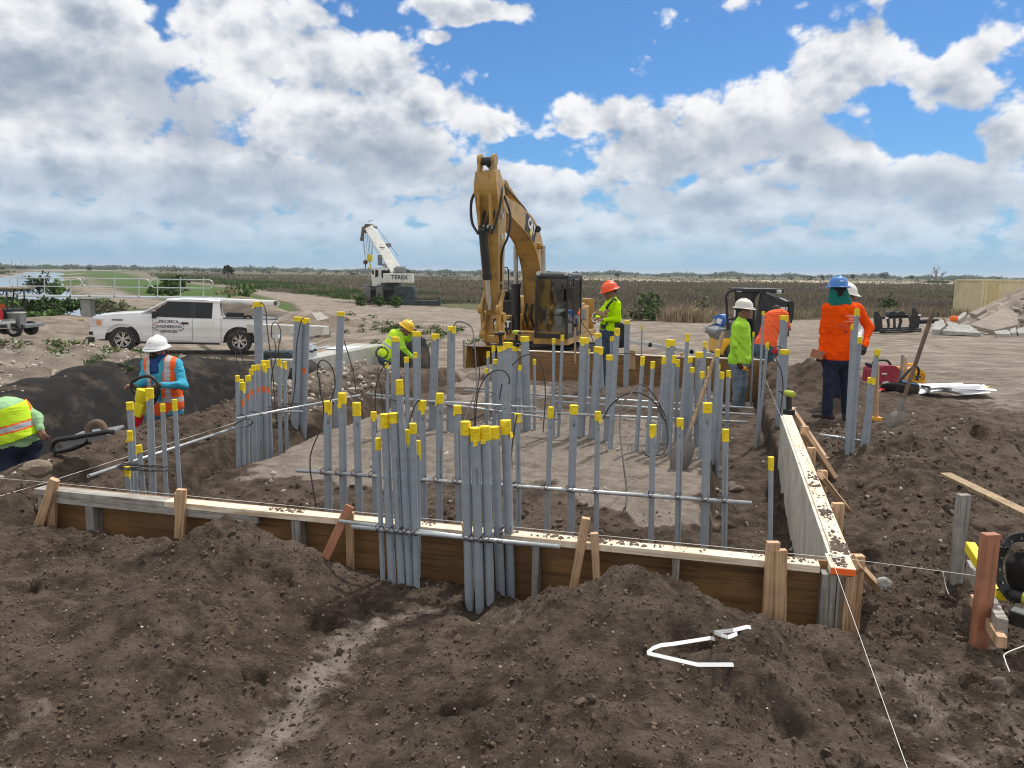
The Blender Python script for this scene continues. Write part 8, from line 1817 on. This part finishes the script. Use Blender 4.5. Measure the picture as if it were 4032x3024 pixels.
def blades(px, py, pz, hgt, wid, col, lean=.35, per=3, droop=.25):
    "tapered blades standing at the given points: (n*per) bent quads"
    n = len(px); k = n * per; X_ = np.repeat(px, per) + vr.normal(0, 1, k) * np.repeat(wid, per) * 1.5; Y_ = np.repeat(py, per) + vr.normal(0, 1, k) * np.repeat(wid, per) * 1.5; Z_ = np.repeat(pz, per)
    h = np.repeat(hgt, per) * vr.uniform(.55, 1.1, k); w = np.repeat(wid, per) * vr.uniform(.6, 1.3, k); a = vr.uniform(0, 2 * np.pi, k); ca, sa = np.cos(a), np.sin(a); ln = vr.normal(0, lean, k); la = vr.uniform(0, 2 * np.pi, k); lx, ly = np.cos(la) * ln * h, np.sin(la) * ln * h
    B0 = np.stack([X_ - ca * w / 2, Y_ - sa * w / 2, Z_ - .05], -1); B1 = np.stack([X_ + ca * w / 2, Y_ + sa * w / 2, Z_ - .05], -1)
    M0 = np.stack([X_ - ca * w * .4 + lx * .45, Y_ - sa * w * .4 + ly * .45, Z_ + h * .6], -1); M1 = np.stack([X_ + ca * w * .4 + lx * .45, Y_ + sa * w * .4 + ly * .45, Z_ + h * .6], -1)
    T0 = np.stack([X_ + lx * (1 + droop), Y_ + ly * (1 + droop), Z_ + h], -1); T1 = T0 + np.stack([ca * w * .12, sa * w * .12, 0 * w], -1)
    V = np.stack([B0, B1, M1, M0, T1, T0], 1).reshape(-1, 3); o = np.arange(k)[:, None] * 6; Fq = np.concatenate([o + [0, 1, 2, 3], o + [3, 2, 4, 5]])
    T = np.repeat(np.repeat(col, per, 0) * vr.uniform(.75, 1.25, (k, 1)), 6, 0); return V, Fq, T
def merge(parts):
    V, Fq, T, o = [], [], [], 0
    for v, f, t in parts: V.append(v); Fq.append(f + o); T.append(t); o += len(v)
    return np.concatenate(V), np.concatenate(Fq), np.concatenate(T)
def in_poly(px, py, poly, pad=0.0): return poly_dist(px, py, poly) < -pad
TAN, BRN, OLV, GRN, DRK, STR = (np.array(c) for c in ((.34, .28, .19), (.225, .185, .148), (.18, .18, .105), (.075, .125, .035), (.165, .14, .115), (.36, .295, .20)))
def pick(n, base, jitter=.2): return np.array(base)[None] * vr.uniform(1 - jitter, 1 + jitter, (n, 1))
# weedy field: dense near its edge, coarser with distance
parts = []
for (n, y0, y1, xw, h, w, per) in ((30000, 36, 62, .62, .42, .035, 3), (30000, 58, 110, .66, .55, .06, 3), (22000, 105, 220, .68, .6, .16, 3), (9000, 215, 420, .70, .6, .5, 2)):
    yy = y0 + (y1 - y0) * vr.random(n) ** 1.2; xx = vr.uniform(-1, 1, n) * yy * xw + .02 * yy; k = in_poly(xx, yy, FIELD, .2) & (poly_dist(xx, yy, GRASS) > .5) | in_poly(xx, yy, FIELD2, 1.0); xx, yy = xx[k], yy[k]
    k = ~((xx > -20) & (yy > 240) & (yy < 420) & (vr.random(len(xx)) < .85)) & ~((xx > -16) & (xx < -2.5) & (yy < 67)); xx, yy = xx[k], yy[k]; d = -poly_dist(xx, yy, FIELD); f1 = fbm(xx, yy * .6, .09, 4, 201); f2 = fbm(xx, yy, .05, 3, 202); n_ = len(xx); edge = np.exp(-np.clip(d, 0, 99) / 3.0) * (xx > -2)
    col = np.where((f1 > .10)[:, None], OLV, np.where((f2 > .05)[:, None], DRK * 1.15, BRN)) ; g_ = (f1 > .30)[:, None]; col = np.where(g_, GRN * .9, col); col = np.where((vr.random(n_) < edge * .85)[:, None], TAN, col); col = np.where((vr.random(n_) < .10)[:, None], TAN * .75, col)
    col = np.where((xx < -6)[:, None] & (d < 14)[:, None] & (f2 > -.1)[:, None], GRN * 1.05, col)
    hh = h * (.55 + .9 * np.clip(f2 + .5, 0, 1)) * np.where(g_[:, 0], .8, 1.0) * (1 + .35 * edge); z = height(xx, yy, False); parts.append(blades(xx, yy, z, hh, np.full(n_, w), col, .22, per))
V, Fq, T = merge(parts); tag(tint_mesh('weed_field', V, Fq, T), kind='stuff')
def leaves(c, rad, n, size, col, jit=.35, shell=.5):
    c, rad = np.array(c), np.array(rad); d = vr.normal(size=(n, 3)); d /= np.linalg.norm(d, axis=1)[:, None]; lump = 1 + .28 * np.sin(d[:, 0] * 5 + c[0]) * np.sin(d[:, 1] * 4 + 1) + .2 * np.sin(d[:, 2] * 7 + d[:, 0] * 3)
    p = c + d * rad * (vr.random((n, 1)) ** shell) * lump[:, None]; a, b = vr.normal(size=(n, 3)), vr.normal(size=(n, 3)); a /= np.linalg.norm(a, axis=1)[:, None]; b -= a * (a * b).sum(1)[:, None]; b /= np.linalg.norm(b, axis=1)[:, None]
    s = size * vr.uniform(.5, 1.3, (n, 1)); V = np.stack([p - a * s, p + b * s * .55, p + a * s, p - b * s * .55], 1).reshape(-1, 3); Fq = np.arange(n)[:, None] * 4 + [0, 1, 2, 3]; T = np.repeat(np.array(col)[None] * vr.uniform(1 - jit, 1 + jit, (n, 1)), 4, 0); return V, Fq, T
# small weeds on the sand and its mounds
parts = []
PATCH = [(-9.2, 12.6, .8, 500), (-8.2, 13.8, 1.0, 700), (-8.8, 14.8, .7, 300), (-7.2, 14.6, .7, 350), (-7.0, 12.2, .5, 220), (-9.6, 10.6, .5, 200), (-6.2, 16.4, .6, 150), (-4.4, 31.2, 1.2, 700), (-5.4, 33.4, 1.5, 800), (-3.2, 29.4, .8, 350), (-2.2, 31.2, 1.0, 300), (-6.4, 36.5, 1.8, 700), (-1.2, 30, .6, 120), (.2, 33, 1.2, 150), (-8.3, 33, 1.4, 400), (-3.0, 34.5, 1.6, 400), (-9.4, 16.2, .6, 120), (-10.9, 14.2, .7, 160)]
for (cx, cy, r, n) in PATCH:
    m_ = max(4, n // 45); xx, yy = cx + vr.normal(0, r * .6, m_), cy + vr.normal(0, r * .7, m_); z = height(xx, yy, False); s_ = .16 if cy < 20 else .22
    for x_, y_, z_ in zip(xx, yy, z):
        w = s_ * vr.uniform(.5, 1.3); parts.append(leaves((x_, y_, z_ + w * .3), (w, w, w * .6), 90, w * .16, (GRN * 1.0 if vr.random() < .75 else OLV) * vr.uniform(.8, 1.2), .35, .5))
V, Fq, T = merge(parts); tag(tint_mesh('ground_weeds', V, Fq, T), kind='stuff')
# leafy masses
parts = []
def bank_mass(u0, v0, u1, v1, y, n, size, col):
    a, b = at(u0, v1, y), at(u1, v0, y); parts.append(leaves(((a.x + b.x) / 2, y, (a.z + b.z) / 2), ((b.x - a.x) / 2, 1.6, (b.z - a.z) / 2), n, size, col))
for q in ((92, 1178, 200, 1240, 50.5, 900, .17, GRN * .8), (150, 1178, 260, 1245, 50.0, 900, .17, GRN * .7), (220, 1178, 330, 1225, 49.5, 700, .17, GRN * .85), (0, 1165, 50, 1240, 49, 500, .2, GRN * 1.1), (20, 1180, 105, 1235, 46.2, 500, .16, GRN * 1.1), (345, 1178, 420, 1240, 50, 500, .15, GRN * .9), (400, 1190, 500, 1230, 49, 500, .14, OLV * 1.1), (120, 1225, 150, 1250, 44, 200, .12, GRN * 1.2), (185, 1218, 225, 1250, 45, 220, .12, GRN * 1.2), (600, 1120, 720, 1160, 55, 700, .18, GRN * .85), (640, 1090, 730, 1130, 60, 600, .18, GRN * .8), (910, 1125, 1000, 1165, 52, 600, .16, GRN * 1.2), (860, 1135, 940, 1160, 49, 260, .14, OLV * 1.4)): bank_mass(*q)
V, Fq, T = merge(parts); tag(tint_mesh('bank_plants', V, Fq, T), kind='stuff')
def plant(name, label, cat, c, parts, stems, group=None, mat='shaft_dark', crown='crown'):
    t = thing(name, label, cat, c, 0, group); V, Fq, T = merge(parts); tint_mesh(crown, V - np.array(c)[None], Fq, T, t)
    if stems:
        mb = MB()
        for pts, r in stems: mb.tube([Vector(p) - Vector(c) for p in pts], r, 6)
        mb.build('trunk', mat, t)
    return t
# shrub seen through the footbridge rail
p = at(155, 1165, 51.5); plant('shrub', 'dark green shrub seen through the left part of the footbridge rail', 'shrub', p, [leaves((p.x, p.y, p.z + .75), (.95, .8, .75), 700, .10, GRN * .55)], [([p, p + Vector((.1, 0, .9))], [.06, .03])])
p = at(222, 1165, 51.5); plant('shrub', 'broad-leaved light green plant right of the dark shrub behind the footbridge rail', 'shrub', p, [leaves((p.x, p.y, p.z + .45), (.6, .5, .5), 160, .22, GRN * 1.4)], [([p, p + Vector((0, 0, .5))], [.05, .03])])
# shrubs standing in the weedy field
for i, (u, v, y, s, col) in enumerate(((2555, 1204, 47, .85, GRN * .85), (2765, 1195, 50, .55, OLV * 1.1), (2570, 1252, 41.5, .55, GRN * 1.1), (1420, 1175, 63, .5, GRN), (1490, 1180, 62, .5, GRN * .9), (1560, 1192, 60, .55, GRN * 1.1), (2510, 1235, 42, .4, OLV), (3500, 1190, 52, .7, GRN * .8), (3800, 1195, 52, .8, GRN * .85))):
    p = at(u, v + 10, y); p.z = gz(p.x, p.y); lab_ = ['rounded green shrub in the brown field above the rear form', 'small olive shrub left of the loader in the brown field', 'low bright green clump at the field edge right of the orange-helmet man', 'green weed clump left of the crane wheels', 'green weed clump between the crane wheels', 'green weed clump in front of the crane outrigger', 'olive bush beside the orange-helmet man at the field edge', 'green shrub in the field above the grapple attachment', 'green shrub in the field left of the cream container'][i]
    plant('shrub', lab_, 'shrub', p, [leaves((p.x, p.y, p.z + s * .8), (s, s, s * .9), 420, .11, col)], [([p, p + Vector((0, 0, s))], [.04, .02])])
# tall dry grass tufts at the field edge
for i, (u, v, y, h) in enumerate(((2700, 1275, 39.8, .95), (2760, 1280, 39.4, .8), (2640, 1270, 40.5, .75))):
    p = at(u, v, y); p.z = gz(p.x, p.y); n = 60; xx, yy = p.x + vr.normal(0, .45, n), p.y + vr.normal(0, .4, n); b_ = blades(xx, yy, height(xx, yy, False), np.full(n, h), np.full(n, .035), pick(n, STR), .35, 4, .7)
    t = tint_mesh('dry_grass_tuft', b_[0] - np.array(p[:]), b_[1], b_[2], None, p); tag(t, ['tallest', 'rightmost', 'leftmost'][i] + ' straw-coloured grass tuft at the field edge left of the blue drum', 'grass tuft', 'dry grass tufts at the field edge')
# far woods along the horizon: one mass of leaf clumps
parts = []
nW = 2600; azs = vr.uniform(-38, 38, nW); band_ = vr.random(nW)
for i in range(0, nW):
    a = R(azs[i]); hz_ = .6 + .5 * vnoise(np.array([azs[i] * .35]), np.array([3.0]))[0] + .35 * vnoise(np.array([azs[i] * 1.3]), np.array([9.0]))[0]; D = 900 + 900 * band_[i]; x, y = math.sin(a) * D, math.cos(a) * D; hh = max(2.2, 7.5 * hz_ * (.7 + .5 * vr.random())) * D / 1300
    parts.append(leaves((x, y, -1 + hh * .45), (hh * vr.uniform(.8, 1.9), 5, hh * .6), 26, hh * .30, np.array((.075, .115, .055)) * vr.uniform(.7, 1.25), .3, .6))
V, Fq, T = merge(parts); tag(tint_mesh('far_woods', V, Fq, T), kind='stuff')
parts = []                                                        # scrub belt in front of the woods
for i in range(220):
    a = R(vr.uniform(-36, 36)); D = vr.uniform(420, 850); x, y = math.sin(a) * D, math.cos(a) * D; h = vr.uniform(.9, 2.4) * (1 if vr.random() < .8 else 1.5)
    if not in_poly(np.array([x]), np.array([y]), FIELD, 4)[0] or in_poly(np.array([x]), np.array([y]), GRASS, -6)[0]: continue
    parts.append(leaves((x, y, -1 + h * .45), (h * 1.6, 2, h * .6), 26, h * .30, np.array((.045, .060, .030)) * vr.uniform(.7, 1.2), .3, .6))
V, Fq, T = merge(parts); tag(tint_mesh('field_scrub', V, Fq, T), kind='stuff')
# single trees that stand out against the horizon
pt = at(898, 1096, 215); pz = gz(pt.x, pt.y); P0_ = Vector((pt.x, pt.y, pz)); hp = 4.3; prt = []
for k in range(46):
    a = vr.uniform(0, 6.28); e = vr.uniform(-.5, 1.3); L_ = vr.uniform(1.3, 1.9); d = np.array((math.cos(a) * math.cos(e), math.sin(a) * math.cos(e), math.sin(e))); b0 = np.array((P0_.x, P0_.y, pz + 2.6)); n = 9; s_ = np.linspace(.15, 1, n)
    cc = b0 + d * (s_ * L_)[:, None] - np.array((0, 0, .5)) * (s_ ** 2 * L_ * .5)[:, None]; prt.append(leaves((0, 0, 0), (.22, .22, .22), n * 3, .26, np.array((.030, .050, .018)), .3)); v = prt[-1][0].reshape(n * 3, 4, 3) + np.repeat(cc, 3, 0)[:, None, :]; prt[-1] = (v.reshape(-1, 3), prt[-1][1], prt[-1][2])
plant('palm_tree', 'dark bushy palm tree standing alone left of the crane', 'palm tree', P0_, prt, [([P0_ + Vector((0, 0, -.3)), P0_ + Vector((.1, 0, 2.7))], [.22, .18])])
for i, (u, vb, w, h, y) in enumerate(((1600, 1077, 34, 18, 420), (352, 1062, 20, 12, 520), (2265, 1089, 26, 20, 430), (2430, 1087, 20, 14, 480), (3238, 1096, 15, 14, 460), (3358, 1095, 18, 16, 430), (3480, 1092, 44, 20, 560), (3590, 1096, 14, 12, 440), (2020, 1086, 18, 16, 450), (75, 1058, 60, 12, 330), (12, 1060, 30, 9, 330))):
    p = at(u, vb + 2, y); r = w * y / FPX / 2; hh = h * y / FPX; b0 = Vector((p.x, p.y, p.z - 1)); lab_ = ['dark tree clump right behind the crane winch', 'small round tree beyond the canal tracks', 'dark tree on the horizon right of the excavator cab', 'tree on the horizon right of the orange-helmet man', 'small tree on the horizon left of the blue helmet', 'small tree on the horizon just left of the blue helmet, the taller one', 'broad dark tree clump right of the blue helmet on the horizon', 'round lone tree between the broad clump and the dead tree', 'tree on the horizon between the excavator arm and boom', 'long dark shrub clump beyond the canal at the left edge', 'dark shrub at the far left edge of the horizon'][i]
    plant('tree', lab_, 'tree', b0, [leaves((p.x, p.y, p.z + hh * .5), (r, r * .7, hh * .62), 320, hh * .16, np.array((.030, .048, .024)), .35, .45)], [([b0, b0 + Vector((0, 0, 1 + hh * .4))], [hh * .05, hh * .03])])
# bare dead tree
p = at(3690, 1112, 330); t = thing('dead_tree', 'bare dead tree with bleached branches on the horizon left of the container', 'tree', p); mb = MB(); tr = random.Random(4)
def branch(a, d, L_, r, lv):
    b_ = a + d * L_; mb.tube([a, a.lerp(b_, .5) + Vector((tr.uniform(-.1, .1), 0, tr.uniform(-.05, .1))) * L_, b_], [r, r * .8, r * .55], 5)
    if lv: 
        for _ in range(3): branch(a.lerp(b_, tr.uniform(.5, 1)), (d + Vector((tr.uniform(-.9, .9), tr.uniform(-.6, .6), tr.uniform(-.1, .6)))).normalized(), L_ * tr.uniform(.5, .75), r * .55, lv - 1)
for dx in (-.55, -.1, .5): branch(Vector((0, 0, -.5)), Vector((dx, .1, 1)).normalized(), tr.uniform(3, 4), .28, 3)
mb.build('trunk', pm('bleached_wood', (.17, .15, .13), .9), t)
pp = [leaves((p.x + dx, p.y, p.z - .1), (2.6, 1, .9), 200, .35, GRN * .6) for dx in (-3, 3, 0)]; plant('shrub', 'low green shrubs at the foot of the dead tree', 'shrub', p, pp, None)

# ---------------------------------------------------------------- loose clods and chips on the soil (far too many to count)
def scatter(name, n, xr_, yr_, smin, smax, mat, keep, seed, power=2.2, flat=.7):
    g_ = np.random.default_rng(seed); bm = bmesh.new(); bmesh.ops.create_icosphere(bm, subdivisions=1, radius=1.0); BV = np.array([v.co[:] for v in bm.verts]); BF = np.array([[v.index for v in f.verts] for f in bm.faces]); bm.free()
    x = g_.uniform(*xr_, n); y = yr_[0] + (yr_[1] - yr_[0]) * g_.random(n) ** 1.5; k = keep(x, y); x, y = x[k], y[k]; n = len(x); s = smin + (smax - smin) * g_.random(n) ** power; z = height(x, y) + s * .25
    q = g_.normal(size=(n, 4)); q /= np.linalg.norm(q, axis=1)[:, None]; w, a, b, c = q.T; Rm = np.stack([1 - 2 * (b * b + c * c), 2 * (a * b - c * w), 2 * (a * c + b * w), 2 * (a * b + c * w), 1 - 2 * (a * a + c * c), 2 * (b * c - a * w), 2 * (a * c - b * w), 2 * (b * c + a * w), 1 - 2 * (a * a + b * b)], -1).reshape(n, 3, 3)
    P_ = BV[None] * (1 + g_.normal(0, .22, (n, len(BV), 1))) * np.array([1.0, .8, flat]) * g_.uniform(.7, 1.3, (n, 1, 3)); V = np.einsum('nij,nkj->nki', Rm, P_) * s[:, None, None] + np.stack([x, y, z], -1)[:, None]
    Fq = (BF[None] + (np.arange(n) * len(BV))[:, None, None]).reshape(-1, 3); return tag(mesh_np(name, V.reshape(-1, 3), Fq, mat, smooth=False), kind='stuff')
def out_front(x, y): u, v = to_uv(x, y); return (v < -.12) | (u < -.25)
clodm = pm('clod_soil', (.118, .089, .068), .95, var=.35, vs=3.0, bump=.5, bs=60, spec=.1)
scatter('soil_clods', 34000, (-3.4, 3.4), (1.9, 5.0), .002, .011, clodm, out_front, 1, 3.0)
scatter('soil_clods', 380, (-3.4, 3.4), (1.9, 5.0), .010, .026, clodm, out_front, 7, 3.0)
scatter('soil_clods', 9000, (-4, 5.5), (3.6, 9.5), .006, .030, clodm, lambda x, y: (lambda u, v: (u < -.2) | ((u > 5.4) & (u < 6.8)) | ((v > .1) & (v < 1.8) & (u > .8)))(*to_uv(x, y)), 2, 3.0)
chip = pm('limestone_chips', (.42, .38, .33), .9, var=.3, vs=30)
scatter('limestone_chips', 1000, (-3.4, 3.4), (1.9, 5.0), .0015, .008, chip, out_front, 3, 4.0)
scatter('limestone_chips', 900, (-7, 6), (4.5, 14), .005, .03, chip, lambda x, y: np.ones(len(x), bool), 4, 3.0)
scatter('limestone_chips', 1500, (-10.5, -5.3), (10.5, 17), .01, .06, pm('pale_stones', (.40, .36, .30), .9, var=.3, vs=8), lambda x, y: to_uv(x, y)[0] > 9.8, 5, 3.0)
scatter('limestone_chips', 500, (-5.5, -2.0), (9.5, 14.0), .015, .08, M['pale_stones'] if 'pale_stones' in M else MATS['pale_stones'], lambda x, y: to_uv(x, y)[0] > 5.3, 6, 3.0)

# ---------------------------------------------------------------- the air: far things fade a little
hz = MB().box((0, 0, 5.5), (11600, 11600, 21)).build('haze', bpy.data.materials.new('haze_air'), None, (0, 0, 5.5)); tag(hz, kind='stuff')
hm = hz.data.materials[0]; hm.use_nodes = True; ht = hm.node_tree; ht.nodes.clear()
pv = ht.nodes.new('ShaderNodeVolumePrincipled'); pv.inputs['Color'].default_value = (.80, .88, .96, 1); pv.inputs['Density'].default_value = .00022; pv.inputs['Anisotropy'].default_value = .3
om = ht.nodes.new('ShaderNodeOutputMaterial'); ht.links.new(pv.outputs[0], om.inputs['Volume']); hz.display_type = 'WIRE'
